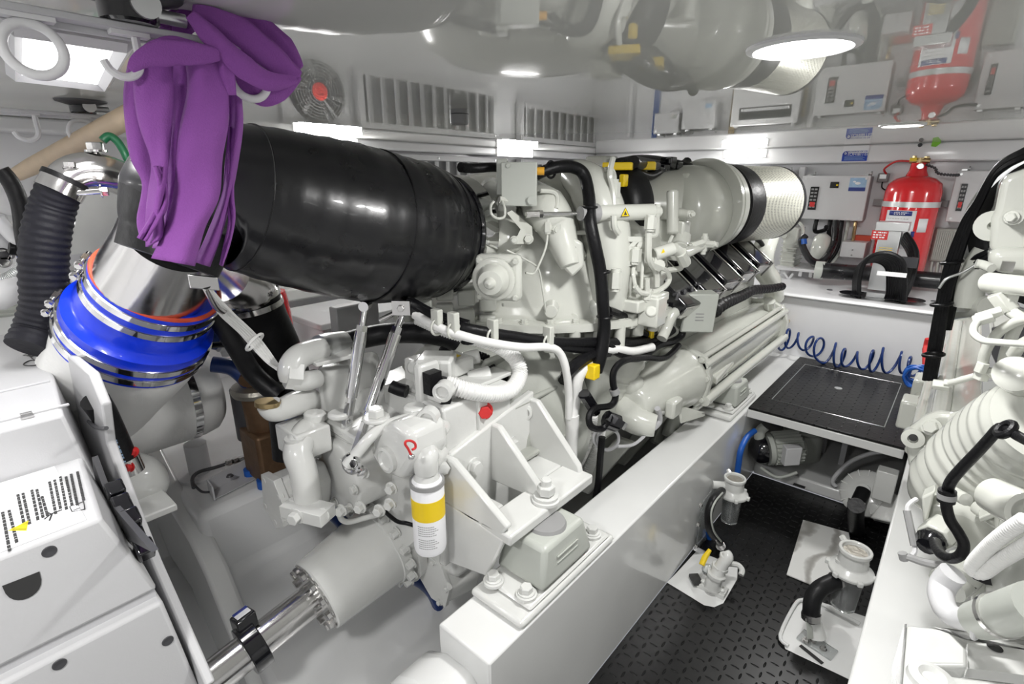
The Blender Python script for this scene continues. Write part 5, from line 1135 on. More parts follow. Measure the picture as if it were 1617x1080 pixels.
# bundle of white leads tied beside
wl = thing('white_leads', G((400, 560, -1.4)), 'bundle of thin white leads tied together running down from the elbow tab', 'cable')
for i in range(5):
    b = MB(); o = 5*i-6; b.tube([(325+o*.4, 455, -1.2), (338+o*.7, 475, -1.25), (355+o, 497, -1.32), (385+o, 525, -1.38), (405+o, 548, -1.40), (432+o, 575+i*3, -1.38), (455, 592+i*2, -1.35)], .0042, n=6); b.build('lead', 'lag', wl)
MB().tube([(325, 450, -1.2), (340, 480, -1.27), (352, 490, -1.3)], .010).build('braid', 'steel', wl)
b = MB(); q = G((402, 540, -1.38)); b.ring(q, V((.6, .4, -.6)), .028, .004, 20, 6); b.build('tie', 'lag', wl)
# black hoses below/behind
tag(MB().tube([(330, 480, -1.5), (350, 510, -1.5), (372, 545, -1.5), (400, 590, -1.5), (440, 625, -1.45)], .028, n=12).build('black_hose', 'rub'), 'black hose slanting down behind the white leads', 'hose')
tag(MB().tube([(300, 530, -1.7), (330, 535, -1.7), (352, 540, -1.7)], .03, n=12).build('elbow_hose', 'blued'), 'dark hose with white elbow behind the muffler drum', 'hose')
tag(MB().tube([(345, 538, -1.68), (360, 540, -1.68), (368, 555, -1.68)], .035, n=12).build('white_elbow', 'cab'), 'white plastic elbow behind the muffler drum', 'fitting')
tag(MB().tube([(335, 575, -1.75), (365, 580, -1.72), (385, 595, -1.7), (396, 610, -1.68)], .026, n=12).build('blue_line_hose', 'blued'), 'dark hose with blue line reaching the bronze strainer', 'hose')
# bronze strainer with blue feet
st = thing('sea_strainer', G((415, 690, -1.72)), 'brown bronze sea strainer with round glass lid, behind the muffler', 'strainer')
q = G((408, 612, -1.68)); b = MB(); b.cyl(q, V((q.x, q.y, .62)), .062, .055, n=8); b.box((q.x, q.y, .56), (.14, .12, .18)); b.build('body', 'bronze', st, bevel=.012)
MB().lathe(q, Z, [(-.015, .08), (.0, .085), (.012, .08), (.016, .07)], 32).build('lid_ring', 'cast', st)
MB().lathe(q+Z*.012, Z, [(0, .068), (.004, .06), (.004, 0)], 32).build('sight_glass', 'cast', st)
b = MB(); b.tube([(390, 603, -1.65), (396, 590, -1.68), (402, 585, -1.72)], .026, n=14); b.build('inlet', 'bronze', st)
MB().cyl(q+V((-.08, 0, -.02)), q+V((-.08, 0, -.2)), .06, n=20).build('side_pump', 'dark', st)
b = MB()
for dx, dy in ((-.05, -.05), (.05, -.05), (-.12, .0)): b.cyl((q.x+dx, q.y+dy, .46), (q.x+dx, q.y+dy, .49), .022, n=12)
b.build('blue_foot', 'bluem', st)
tag(MB().tube([(422, 650, -1.55), (440, 640, -1.5), (455, 628, -1.45), (470, 620, -1.4)], .024, n=12).build('joint_hose', 'rub'), 'black hose between the strainer and the white elbows', 'hose')
tag(MB().tube([(447, 640, -1.45), (452, 680, -1.45), (455, 720, -1.45)], .045, n=16).build('down_hose', 'rub'), 'wide black hose standing beside the blue pipe', 'hose')
tag(MB().tube([(459, 650, -1.38), (461, 686, -1.38)], .016, n=12, smooth=False).build('blue_pipe', 'bluem'), 'short bright blue pipe below the white elbow', 'pipe')
# --- oil cooler with white elbows, behind the struts
oc = thing('oil_cooler', (-1.3, .9, .9), 'white oil cooler with plastic elbows behind the chrome struts', 'cooler')
q0, q1 = G((497, 620, -1.42)), G((590, 590, -1.42)); b = MB(); A = [G((495, 585, -1.36)), G((508, 665, -1.30)), G((600, 640, -1.30)), G((592, 575, -1.36))]
b.prism(A, (-.12, .10, .0)); b.build('body', 'gear', oc, bevel=.02, seg=3)
b = MB(); b.prism([G((482, 572, -1.36)), G((500, 580, -1.30)), G((560, 566, -1.30)), G((556, 553, -1.36))], (0, 0, .012)); b.build('top_plate', 'gear', oc, bevel=.003)
b = MB(); b.tube([(508, 552, -1.36), (490, 556, -1.35), (470, 565, -1.33), (460, 582, -1.32), (462, 595, -1.32)], .035, n=16); b.build('hose_elbow', 'gear', oc)
b = MB(); b.tube([(462, 585, -1.32), (468, 600, -1.31), (485, 601, -1.31), (498, 598, -1.33)], .028, n=16); b.build('lower_elbow', 'gear', oc)
b = MB(); b.tube([(492, 632, -1.36), (470, 636, -1.33), (450, 644, -1.31), (432, 648, -1.30), (424, 638, -1.30)], [.034, .036, .032, .030, .030], n=16); b.build('branch_elbow', 'gear', oc)
b = MB(); b.cyl(G((452, 590, -1.32)), G((474, 592, -1.31)), .042, n=6); b.build('union_nut', 'gear', oc)
b = MB(); b.tube([(505, 550, -1.37), (520, 546, -1.38), (542, 543, -1.40)], .04, n=16, smooth=False); b.build('hose_ferrule', 'alum', oc)
b = MB(); b.cyl(G((423, 640, -1.30)), G((423, 633, -1.30)), .032, n=20); b.build('hose_ring', 'brass', oc)
tag(MB().tube([(540, 543, -1.40), (580, 532, -1.38), (620, 526, -1.33), (670, 526, -1.25), (705, 532, -1.2), (722, 540, -1.18)], .034, n=16).build('pressure_hose', 'rub'), 'thick black pressure hose arching behind the chrome struts', 'hose')
tag(MB().tube([(475, 570, -1.5), (500, 548, -1.5), (530, 538, -1.5), (545, 530, -1.5)], .022).build('back_cable', 'cable'), 'black cable run behind the oil cooler', 'cable')
# --- chrome struts
stt = thing('support_struts', G((560, 690, -1.15)), 'pair of slanted polished chrome support struts beneath the black elbow', 'strut')
for (a, c, x0, x1) in (((577, 482), (548, 668), -1.22, -1.20), ((640, 482), (566, 700), -1.16, -1.12)):
    A, B = G((*a, x0)), G((*c, x1)); d = (B-A); 
    s = MB().tube([A+d*.22, A+d*.78], .017, n=20, smooth=False).build('strut', 'chrome', stt)
    b = MB(); b.cyl(A, A+d*.24, .010, n=14); b.cyl(A+d*.17, A+d*.23, .016, n=6); b.cyl(A+d*.77, A+d*.93, .012, n=14); b.build('threaded_end', 'chrome', s)
    b = MB(); b.box(A+d*.95, (.012, .03, .09), (V((1, .3, 0)).normalized(), V((-.3, 1, 0)).normalized(), d.normalized())); b.bolt(A+d*.98, V((.6, -.8, 0)), .008); b.cyl(A-V((.012, -.015, 0)), A+V((.012, -.015, 0)), .014); b.build('clevis', 'chrome', s)
b = MB(); q = G((634, 486, -1.14)); b.box(q, (.05, .012, .04), (V((.8, .6, 0)), V((-.6, .8, 0)), Z)); b.bolt(q, V((.6, -.8, 0)), .01); b.tube([(600, 506, -1.2), (620, 496, -1.17), (634, 488, -1.15)], .008); b.build('strut_bracket', 'steel', stt)
# grey square behind the struts
q = G((562, 512, -1.75)); r = MB().box(q, (.05, .19, .17)); tag(r.build('terminal_housing', 'grey', bevel=.006), 'dark grey box behind the chrome struts under black elbow', 'box')
# white locker far behind on the shelf
r = thing('storage_locker', (-2.35, 1.5, .46), 'white rectangular locker on the outer shelf behind the black branch hose', 'locker')
MB().bb(-2.5, -2.12, 1.15, 1.85, .46, .82).build('body', 'cab', r, bevel=.01); MB().bb(-2.52, -2.10, 1.13, 1.87, .80, .83).build('lid', 'cab', r, bevel=.006)
tag(MB().tube([(432, 462, -2.1), (438, 480, -2.1), (446, 520, -2.1), V((G((446, 520, -2.1)).x, G((446, 520, -2.1)).y, .462))], .045, n=16).build('red_bottle', 'red'), 'small red bottle glimpsed between branch hose and the locker', 'bottle')
# wall behind: grey shelf under louvre
# --- left background: stainless elbow, clamp, black ribbed hose
sl = thing('intake_hose', G((70, 530, -1.75)), 'black ribbed fabric hose with stainless elbow and clamp at far left', 'hose')
MB().tube([(222, 306, -1.75), (200, 287, -1.72), (170, 274, -1.7), (138, 271, -1.7), (113, 279, -1.7), (97, 298, -1.7)], [.040, .043, .045, .046, .044, .044], n=28).build('steel_elbow', 'steel', sl)
MB().tube([(97, 292, -1.7), (84, 325, -1.72), (75, 360, -1.72), (70, 400, -1.72), (70, 440, -1.72), (72, 480, -1.72), (62, 520, -1.72), (45, 550, -1.7)], [.044, .047, .049, .049, .050, .052, .050], n=30, rib=.022, ribn=24).build('ribbed_hose', 'rib', sl, smooth=50)
c = MB().cyl(G((103, 286, -1.7)), G((92, 305, -1.7)), .048, n=36).build('band_clamp', 'steel', sl)
b = MB(); q = G((125, 306, -1.66)); b.cyl(q-V((.02, .03, 0)), q+V((.02, .04, .005)), .007); b.bolt(q+V((.02, .04, .005)), V((.3, .9, 0)), .012); b.build('clamp_screw', 'steel', c)
MB().cyl(G((105, 281, -1.7)), G((101, 288, -1.7)), .049, n=36).build('hose_lip', 'rub', sl)
b = MB(); q = G((152, 240, -1.7)); b.tube([G((150, 262, -1.7)), q], .01); b.bolt(q, Z, .018); b.bolt(G((112, 266, -1.66)), Z, .012); b.build('temperature_probe', 'steel', sl)
tag(MB().tube([(162, 222, -1.72), (172, 215, -1.72), (184, 222, -1.72), (195, 238, -1.72), (202, 252, -1.72), (212, 262, -1.74)], .010, n=12).build('green_hose', 'greend'), 'dark green striped hose above the stainless elbow', 'hose')
tag(MB().tube([(0, 268, -1.95), (18, 290, -1.95), (32, 325, -1.95), (38, 370, -1.95), (45, 410, -1.95)], .020, n=14).build('black_side_hose', 'rub'), 'smooth black hose with a red mark left of the ribbed hose', 'hose')
MB().tube([(12, 296, -1.93), (18, 306, -1.93)], .038, smooth=False)
# white expansion tank
et = thing('expansion_tank', G((150, 440, -2.2)), 'white rounded expansion tank with a printed label behind stainless elbow', 'tank')
A = [G((112, 300, -2.25)), G((215, 285, -2.15)), G((225, 420, -2.15)), G((200, 430, -2.2)), G((118, 426, -2.25)), G((100, 410, -2.25))]
MB().prism(A, (-.25, .02, 0)).build('tank_body', 'gear', et, bevel=.035, seg=4)
q = G((138, 408, -2.235)); MB().box(q, (.003, .13, .035), (V((1, .15, 0)), V((-.1, 1, 0)).normalized(), Z)).build('label', 'label', et)
b = MB()
for i in range(3): b.box(q+V((.003, 0, .008-.009*i)), (.001, .08-.02*i, .002))
b.build('label_print', 'grey', et)
b = MB(); b.cyl(G((138, 428, -2.3)), G((140, 444, -2.3)), .05); b.build('outlet_clamp', 'steel', et); b = MB(); b.tube([(140, 440, -2.3), (142, 460, -2.3), (138, 490, -2.3)], .045); b.build('outlet_hose', 'rub', et)
MB().lathe(G((186, 293, -2.14)), X, [(0, .012), (.004, .01), (.004, 0)], 14).build('sender', 'dark', et)
# frosted lagging behind the tank (silvery foil blanket with pipes)
b = MB()
for i in range(5): b.tube([(-30, 470+7*i, -2.77), (70, 462+7*i, -2.77), (200, 445+5*i, -2.77)], .012+.004*(i % 2), n=8)
tag(b.build('pipe_run', 'box'), 'run of pale grey pipes along the hull behind the ribbed hose', 'pipe')
# grey unit with bolt at far left edge
uq = thing('heater_unit', G((10, 430, -2.0)), 'white heater casing with fittings cut by the left picture edge', 'heater')
MB().prism([G((-40, 330, -2.0)), G((12, 338, -2.0)), G((26, 408, -2.0)), G((-40, 430, -2.0))], (-.2, 0, 0)).build('casing', 'cabg', uq, bevel=.008)
b = MB(); b.bolt(G((4, 402, -1.99)), X, .014); b.bolt(G((5, 412, -1.99)), X, .014); b.build('nuts', 'steel', uq)
MB().tube([(14, 392, -1.98), (28, 394, -1.98), (36, 398, -1.98)], .018).build('black_outlet', 'cable', uq)
MB().tube([(32, 396, -1.98), (40, 399, -1.98)], .021, smooth=False).build('blue_band', 'bluem', uq)
tag(MB().tube([(-10, 445, -1.95), (15, 440, -1.93), (30, 430, -1.92), (42, 415, -1.92)], .017, rib=.12, ribn=22).build('flex_conduit', 'alum'), 'steel flexible conduit at the left edge under the heater casing', 'conduit')
b = MB(); b.tube([(-5, 470, -1.9), (12, 462, -1.88), (40, 452, -1.88)], [.035, .035, .03], n=16); tag(b.build('white_fitting', 'cab'), 'white pipe fitting at the left edge beside ribbed hose', 'fitting')
tag(MB().tube([(-5, 345, -1.98), (20, 372, -1.98), (38, 390, -1.98)], .018).build('white_pipe', 'cab'), 'thin white pipe slanting at left edge above the blue band', 'pipe')

# ================================================================== FOREGROUND ENCLOSURE
def E1(px, py, **k):
    (a, v), = k.items(); return G((px, py, a, v))
en = thing('generator_enclosure', (-1.3, -.2, .12), 'large white generator sound enclosure in the lower left foreground', 'enclosure')
z1 = 1.45-.45; z2 = 1.45-.55
a1, a2 = E1(65, 518, z=z1), E1(100, 655, z=z1); xf1 = a2.x
c1, c2 = E1(130, 720, z=z2), E1(160, 818, z=z2); xf2 = c2.x
yb = -1.2
# upper casing
b = MB(); top = [V((a1.x, yb, z1)), V((a2.x, yb, z1)), a2, a1]; g3 = E1(150, 735, x=xf1)
b.hexa([V((a1.x, yb, .5)), V((xf1, yb, .5)), V((xf1, g3.y+.04, .5)), V((a1.x, a1.y, .5))], top); b.build('upper_casing', 'encl', en, bevel=.006)
b = MB(); L0 = E1(2, 545, z=z1+.002); b.box(V((xf1-.25, -.05, z1+.002)), (.006, .4, .006)); b.box(V((xf1-.05, -.05, z1+.002)), (.006, .4, .006)); b.build('lid_folds', 'encl', en, bevel=.002)
# lower box with instruction label
d2 = E1(250, 930, x=xf2); print(d2)
b = MB(); zz2 = d2.z
b.hexa([V((xf1-.05, yb, zz2)), V((xf2, yb, zz2)), V((xf2, d2.y, zz2)), V((xf1-.05, d2.y, zz2))], [V((c1.x-.01, yb, z2)), V((xf2, yb, z2)), c2, V((c1.x-.01, c1.y, z2))]); ctl = b.build('control_box', 'encl', en, bevel=.007)
# bottom body
d3 = E1(305, 1080, x=xf2+.012)
b = MB(); b.hexa([V((xf1-.3, yb, .1)), V((xf2+.015, yb, .1)), V((xf2+.015, d2.y+.06, .1)), V((xf1-.3, d2.y+.06, .1))], [V((xf1-.3, yb, zz2-.018)), V((xf2+.015, yb, zz2-.018)), V((xf2+.015, d2.y+.0, zz2-.018)), V((xf1-.3, d2.y+.0, zz2-.018))]); b.build('lower_casing', 'encl', en, bevel=.008)
MB().bb(xf1-.2, xf2-.008, yb, d2.y-.004, zz2-.02, zz2+.0).build('joint_gap', 'cabg', en)
# label on top: text rows run across the lid
tt = V((0, 1, 0)); rr = V((1, 0, 0))
MB().bb(c1.x+.012, xf2-.012, -.35, c2.y-.018, z2+.0005, z2+.0018).build('instruction_label', 'label', ctl)
b = MB(); ys = [-.005, .0, .0]; random.seed(3)
def lp(px, py): return G((px, py, 'z', z2+.002))
rows = [(4, 808, 12, 870, 3), (14, 805, 24, 858, 3), (28, 780, 36, 833, 2), (36, 778, 44, 828, 2), (50, 773, 57, 822, 2), (58, 772, 65, 818, 2), (66, 783, 72, 815, 2), (78, 760, 85, 812, 2), (86, 757, 93, 806, 3), (95, 752, 102, 805, 3), (104, 752, 111, 800, 2), (112, 748, 119, 798, 2), (122, 744, 129, 790, 2)]
for (x0, y0, x1, y1, n) in rows:
    A, B = lp(x0, y0), lp(x0+ (x1-x0)*.9+4, y1); L = (B-A).length; d = (B-A).normalized(); t = 0
    s = Z.cross(d)
    while t < L-.006:
        w = random.uniform(.006, .018); w = min(w, L-t); b.box(A+d*(t+w/2), (w*.85, .0042, .0004), (d, s, Z)); t += w
b.build('printed_rows', 'print', ctl)
MB().prism([lp(13, 838), lp(45, 822), lp(42, 838)], (0, 0, .0006)).build('warning_triangle', 'yel', ctl)
q = [lp(20, 836.5), lp(43, 826), lp(41, 836)]; MB().tube(q, .0012, n=4, closed=True, smooth=False).build('triangle_border', 'print', ctl)
b = MB(); b.tube([lp(70, 820), lp(80, 812), lp(98, 805)], .0014, n=4, smooth=False); b.tube([lp(72, 808), lp(82, 812), lp(78, 822)], .0014, n=4, smooth=False); b.tube([lp(110, 800), lp(132, 792), lp(134, 804), lp(114, 808)], .001, n=4, smooth=False, closed=True); b.tube([lp(116, 806), lp(126, 802)], .001, n=4, smooth=False); b.build('pictogram', 'print', ctl)
# screws and finger hole on the front faces (x = xf2)
for px, py, nm in ((78, 871, 'upper'),): 
    q = E1(px, py, x=xf2); MB().lathe(q, X, [(0, .010), (.0015, .009), (.001, .005), (0, 0)], 20).build('panel_screw', 'dark', ctl)
for px, py in ((265, 1012), (94, 1049)):
    q = E1(px, py, x=xf2+.0155); MB().lathe(q, X, [(0, .010), (.0015, .009), (.001, .005), (0, 0)], 20).build('panel_screw', 'dark', en)
P0, P1 = E1(3, 925, x=xf2), E1(62, 902, x=xf2); b = MB(); pts = []
w = (P1-P0); cy0 = P0.lerp(P1, .5); hw = w.length/2; dn = V((0, 0, -1)); dv = V((0, w.y, w.z)).normalized()
for i in range(13):
    a = math.pi*i/12; pts.append(cy0+dv*hw*math.cos(a)*(1 if abs(math.cos(a)) < .9 else 1)+dn*.038*math.sin(a)**.7)
b.prism([p+X*.0006 for p in pts], (.0008, 0, 0)); b.build('finger_hole', 'print', ctl)
# scribble on the upper lid
b = MB(); lq = lambda px, py: G((px, py, 'z', z1+.001))
b.tube([lq(38, 574), lq(50, 569), (66, 573, 'z', z1+.001), lq(55, 577), lq(40, 577)], .0016, n=4, closed=True); b.tube([lq(45, 560), lq(52, 567), lq(60, 572)], .0014, n=4)
b.build('maker_script', 'print', en)
marks('maker_print', 'print', en, lq(52, 560)+Z*.0005, lq(60, 558)-lq(44, 562), lq(50, 550)-lq(52, 568), .03, .045, 3, 9)
q = lq(43, 657); b = MB(); b.box(q+Z*.002, (.03, .018, .004)); b.build('lid_latch', 'steel', en)
# end plate in front of hull frame and dark mechanism
pe1 = [V((xf1-.5, .20, z1-.05)), V((xf1-.12, .20, z1-.06)), E1(150, 640, y=.20), E1(168, 700, y=.20), E1(200, 800, y=.20), E1(235, 880, y=.20), E1(270, 960, y=.20), E1(318, 1075, y=.20), V((xf2+.0, .20, .1)), V((xf1-.5, .20, .1))]
pe1 = [E1(105, 560, y=.19), E1(140, 590, y=.19), E1(160, 640, y=.19), E1(168, 700, y=.19), E1(205, 800, y=.19), E1(240, 890, y=.19), E1(275, 970, y=.19), E1(325, 1085, y=.19), E1(250, 1085, y=.19), E1(150, 800, y=.19)]
MB().prism(pe1, (0, .018, 0)).build('end_plate', 'encl', en, bevel=.004)
b = MB(); 
for px, py, s in ((180, 790, .03), (188, 805, .045), (200, 822, .035), (205, 845, .04), (222, 868, .03), (176, 775, .03)): b.box(E1(px+6, py, y=.165), (s, .03, s*1.3), (V((.8, 0, -.6)), Y, V((.6, 0, .8))))
b.build('hinge_mechanism', 'blackg', en, bevel=.004)
b = MB(); b.prism([E1(145, 722, y=.15), E1(170, 790, y=.15), E1(240, 872, y=.15), E1(160, 830, y=.15)], (0, .01, 0)); b.build('dark_panel', 'dark', en)
MB().tube([E1(140, 665, y=.19), E1(152, 675, y=.18), E1(168, 676, y=.18)], .004).build('catch', 'dark', en)
# round white expansion bottle behind the end plate, black printed hose
eb = thing('header_bottle', G((228, 790, -1.55)), 'rounded white bottle-shaped housing between enclosure and hull frame', 'housing')
q = G((222, 765, -1.6)); MB().lathe(q-V((.10, 0, 0)), X, [(0, .0), (.0, .06), (.05, .07), (.09, .072), (.12, .064), (.14, .04), (.144, 0)], 32).build('shell', 'gear', eb, smooth=60)
MB().box(G((235, 800, -1.52)), (.12, .10, .02)).build('foot', 'gear', eb, bevel=.004)
hh = thing('printed_hose', G((200, 740, -1.5)), 'black hose with blue lettering and steel clamp between enclosure and muffler', 'hose')
MB().tube([(150, 632, -1.4), (165, 655, -1.42), (182, 690, -1.45), (200, 730, -1.48), (206, 742, -1.48)], [.028, .026, .026, .026], n=14).build('hose_body', 'rub', hh)
MB().cyl(G((197, 722, -1.475)), G((207, 744, -1.475)), .031, n=20).build('clamp', 'steel', hh)
b = MB(); b.bolt(G((211, 714, -1.46)), V((.5, -.5, .5)), .010); b.bolt(G((205, 737, -1.45)), V((.5, -.7, .2)), .010); b.build('red_tip', 'redl', hh)
A, B = G((176, 684, -1.42)), G((192, 722, -1.445)); dd = (B-A).normalized(); tv_ = (CAM-(A+B)/2).normalized(); tv_ = (tv_-dd*tv_.dot(dd)).normalized(); marks('blue_lettering', 'sky', hh, (A+B)/2+tv_*.0265, dd, tv_.cross(dd), (B-A).length, .016, 1, 4)
# --- tray on the shelf with small harness
tr = thing('cable_tray', G((380, 755, -1.62)), 'open grey sheet-metal tray with a wire harness on the outer bed', 'tray')
A = [G((330, 778, 'z', .465)), G((338, 790, 'z', .465)), G((452, 732, 'z', .465)), G((440, 718, 'z', .465))]
b = MB()
for i in (0, 2, 3):
    p, q = A[i], A[(i+1) % 4]; b.hexa([p, q, q+V((.004, .004, 0)), p+V((.004, .004, 0))], [p+Z*.05, q+Z*.05, q+V((.004, .004, .05)), p+V((.004, .004, .05))])
b.prism(A, (0, 0, .003)); b.build('tray_body', 'cabg', tr)
b = MB(); b.tube([(306, 770, 'z', .50), (304, 755, 'z', .50), (315, 745, 'z', .50), (340, 738, 'z', .50), (370, 728, 'z', .50), (400, 715, 'z', .50), (440, 700, 'z', .50)], .006); b.tube([(306, 765, 'z', .49), (318, 776, 'z', .49), (330, 777, 'z', .49)], .004); b.build('harness', 'dark', tr)
b = MB()
for px, py in ((362, 732), (372, 729), (382, 727)): b.bolt(G((px, py, 'z', .50)), Z, .012)
b.build('connectors', 'steel', tr)
for px, py in ((363, 752), (401, 729), (404, 738)): MB().lathe(G((px, py, 'z', .505)), Z, [(0, .012), (.006, .008), (.006, 0)], 14).build('grommet', 'dark', tr)

# ================================================================== PURPLE CLOTH
cl = thing('purple_cloth', G((290, 420, -.83)), 'long purple fleece cloth knotted over the near overhead rack ring, hanging down', 'cloth')
def sheet(L, R, x0, x1, bul, wav=2, nm='hanging_strip', n=14, m=40, ph=0, par=None):
    """left edge and right edge polylines (px,py), depth planes x0 (left) x1 (right)"""
    def res(P, k):
        P = [V((p[0], p[1], 0)) for p in P]; Q = catmull(P, 10); LL = [0]
        for i in range(1, len(Q)): LL.append(LL[-1]+(Q[i]-Q[i-1]).length)
        out = []; j = 0
        for i in range(k+1):
            t = LL[-1]*i/k
            while j < len(LL)-2 and LL[j+1] < t: j += 1
            out.append(Q[j].lerp(Q[j+1], min(1, (t-LL[j])/max(1e-6, LL[j+1]-LL[j]))))
        return out
    l, r = res(L, m), res(R, m); b = MB(); vs = []
    for i in range(m+1):
        for j in range(n+1):
            s = j/n; q = l[i].lerp(r[i], s); dx = bul*math.sin(math.pi*s)+.006*math.sin(wav*2*math.pi*s+ph+i*.05)+.004*math.sin(i*.35+ph*3+s*2)
            vs.append(G((q.x, q.y, .11+x0+(x1-x0)*s+dx)))
    b.add(vs, [(i*(n+1)+j, i*(n+1)+j+1, (i+1)*(n+1)+j+1, (i+1)*(n+1)+j) for i in range(m) for j in range(n)])
    return b.build(nm, 'purple', cl, sol=.0035, smooth=80)
sheet([(203, 105), (197, 150), (200, 200), (208, 250), (226, 290), (218, 345), (222, 372)], [(252, 100), (255, 200), (262, 270), (262, 330), (240, 360), (228, 380)], -.99, -.985, .02, 1)
sheet([(214, 105), (213, 150), (222, 200), (240, 255), (236, 300), (232, 340), (232, 390)], [(272, 100), (272, 160), (268, 220), (262, 280), (256, 330), (258, 370), (247, 380)], -.955, -.935, .022, 1, ph=1)
sheet([(266, 98), (262, 170), (256, 240), (262, 290), (255, 350), (242, 392)], [(296, 95), (294, 160), (284, 210), (282, 270), (272, 330), (262, 392)], -1.02, -1.0, .012, 1, ph=2)
sheet([(294, 92), (298, 140), (286, 200), (280, 250), (276, 300), (262, 360), (240, 408)], [(345, 85), (358, 130), (360, 190), (350, 250), (345, 310), (322, 360), (306, 420)], -.94, -.915, .022, 1, ph=.5)
sheet([(335, 80), (352, 110), (362, 180), (356, 250), (350, 310), (328, 370), (308, 414)], [(375, 85), (380, 150), (382, 200), (374, 260), (362, 320), (345, 380), (330, 421)], -.955, -.96, .014, 1, ph=2.4)
sheet([(360, 200), (360, 270), (358, 310), (362, 350), (354, 390), (348, 418)], [(370, 200), (368, 270), (368, 310), (370, 345), (362, 385), (350, 420)], -.95, -.955, .004, 1, ph=1.4)
# upper folds: flattened rolls sweeping over the rack
def roll(pts, w, th=.5, xc=-.81, nm='folded_band', n=28, ph=0):
    """fold of cloth: centre line in px, half widths in px, th = thickness over width"""
    P = catmull([G((p[0], p[1], xc)) for p in pts], 8); N = len(P); rings = []
    for i, p in enumerate(P):
        t = (P[min(i+1, N-1)]-P[max(i-1, 0)]).normalized(); v = (p-CAM).normalized()
        a = t.cross(v).normalized(); c = a.cross(t); q = i/(N-1)*(len(w)-1); k = min(int(q), len(w)-2); W = m_(w[k]+(w[k+1]-w[k])*(q-k), p)
        rings.append([p+a*math.cos(s)*W*(1+.04*math.sin(i*.5+ph))+c*math.sin(s)*W*th*(1+.30*math.sin(3*s+i*.12+ph)) for s in [2*math.pi*j/n for j in range(n)]])
    return MB().loft(rings).build(nm, 'purple', cl, smooth=80)
roll([(258, 72), (262, 50), (278, 34), (300, 28), (318, 36)], [8, 12, 15, 15, 9], .4, -.86)
roll([(285, 60), (290, 40), (305, 26), (325, 28)], [10, 16, 16, 10], .4, -.85, ph=1)
roll([(206, 110), (224, 94), (255, 84), (295, 84), (345, 86)], [5, 13, 19, 18, 9], .35, -.79)
roll([(228, 84), (250, 72), (280, 68), (330, 80)], [4, 9, 10, 6], .35, -.80, ph=2)
sheet([(243, 262), (249, 300), (240, 340), (218, 376)], [(249, 262), (263, 300), (256, 335), (230, 381)], -.93, -.92, .004, 1, m=24)
roll([(372, 88), (378, 115), (396, 140), (416, 153), (442, 147), (473, 121)], [9, 13, 15, 14, 12, 4], .55, -.83, ph=2)
roll([(330, 10), (375, 24), (412, 46), (446, 76), (474, 108)], [5, 14, 20, 20, 7], .5, -.825, ph=1)
roll([(304, 15), (340, 30), (380, 52), (416, 80), (448, 104), (475, 117)], [7, 17, 22, 22, 17, 4], .45, -.805)
roll([(300, 22), (326, 50), (356, 80), (388, 108), (424, 128), (468, 126)], [9, 15, 17, 18, 15, 5], .5, -.79, ph=3)
roll([(345, 78), (352, 98), (360, 122), (366, 150)], [10, 11, 10, 7], .5, -.80)

# ================================================================== AISLE FLOOR ITEMS
# recessed white valve pads
def pad(pts, lab, h=.003):
    b = MB(); b.prism([G((*p, 'z', 0.001)) for p in pts], (0, 0, h)); return tag(b.build('floor_recess', 'gel', bevel=.001), lab, 'floor recess')
pad([(1053, 920), (1068, 905), (1100, 870), (1165, 895), (1164, 915), (1142, 953), (1128, 959), (1112, 956)], 'white cut-out pad in the tread floor around the left valve', .002)
pad([(1232, 1000), (1262, 948), (1275, 944), (1400, 985), (1400, 1080), (1345, 1075), (1240, 1025)], 'white cut-out pad with raised rim in floor by the right bed', .002)
b = MB(); b.tube([(1245, 1020, 'z', .01), (1232, 1003, 'z', .01), (1255, 955, 'z', .012), (1268, 947, 'z', .012), (1290, 950, 'z', .012), (1358, 985, 'z', .012)], .006, n=8, sub=4); tag(b.build('recess_rim', 'gel'), 'white raised rim bordering the right floor cut-out', 'rim')
# strainer filters with clear bowls
def strainer(q, s, lab, to=None):
    r = thing('bilge_strainer', (q.x, q.y, .0), lab, 'strainer', 'bilge strainers beside the beds'); x, y, z = q
    MB().lathe((x, y, z-.005), -Z, [(0, .042*s), (.01, .045*s), (.08*s, .042*s), (.16*s, .038*s), (.17*s, 0)], 32).build('bowl', 'clear', r)
    MB().lathe((x, y, z-.012), -Z, [(0, .040*s), (.14*s, .035*s), (.15*s, 0)], 20).build('basket', 'blackg', r)
    b = MB(); b.lathe((x, y, z), Z, [(-.02, .055*s), (-.02, .068*s), (-.008, .07*s), (.0, .058*s), (.01, .046*s), (.055*s, .044*s), (.06*s, .050*s), (.075*s, .050*s), (.075*s, .04*s), (.06*s, .038*s)], 36)
    for i in range(6):
        a = i*math.pi/3; b.box((x+math.cos(a)*.066*s, y+math.sin(a)*.066*s, z-.012), (.024*s, .018*s, .016), (V((math.cos(a), math.sin(a), 0)), V((-math.sin(a), math.cos(a), 0)), Z))
    b.build('head', 'gear', r, bevel=.003)
    MB().lathe((x, y, z+.05*s), Z, [(0, .036*s), (.012, .036*s), (.012, 0)], 28).build('sight_lid', 'cast', r)
    b = MB(); b.cyl((x-.03*s, y-.01, z+.02*s), to if to is not None else (x-.085*s, y-.045*s, z+.02*s), .02*s); b.cyl((x-.03*s, y+.03*s, z+.06*s), (x-.05*s, y+.05*s, z+.07*s), .01*s, n=6); b.build('port', 'gear', r)
    return r
s1 = G((1158, 775, -.52)); strainer(s1, .85, 'bilge strainer with clear bowl fixed to the side of left bed')
s2 = G((1345, 895, 'z', .24)); strainer(s2, .95, 'bilge strainer with dark bowl standing by the right bed', G((1330, 914, 'z', .195)))
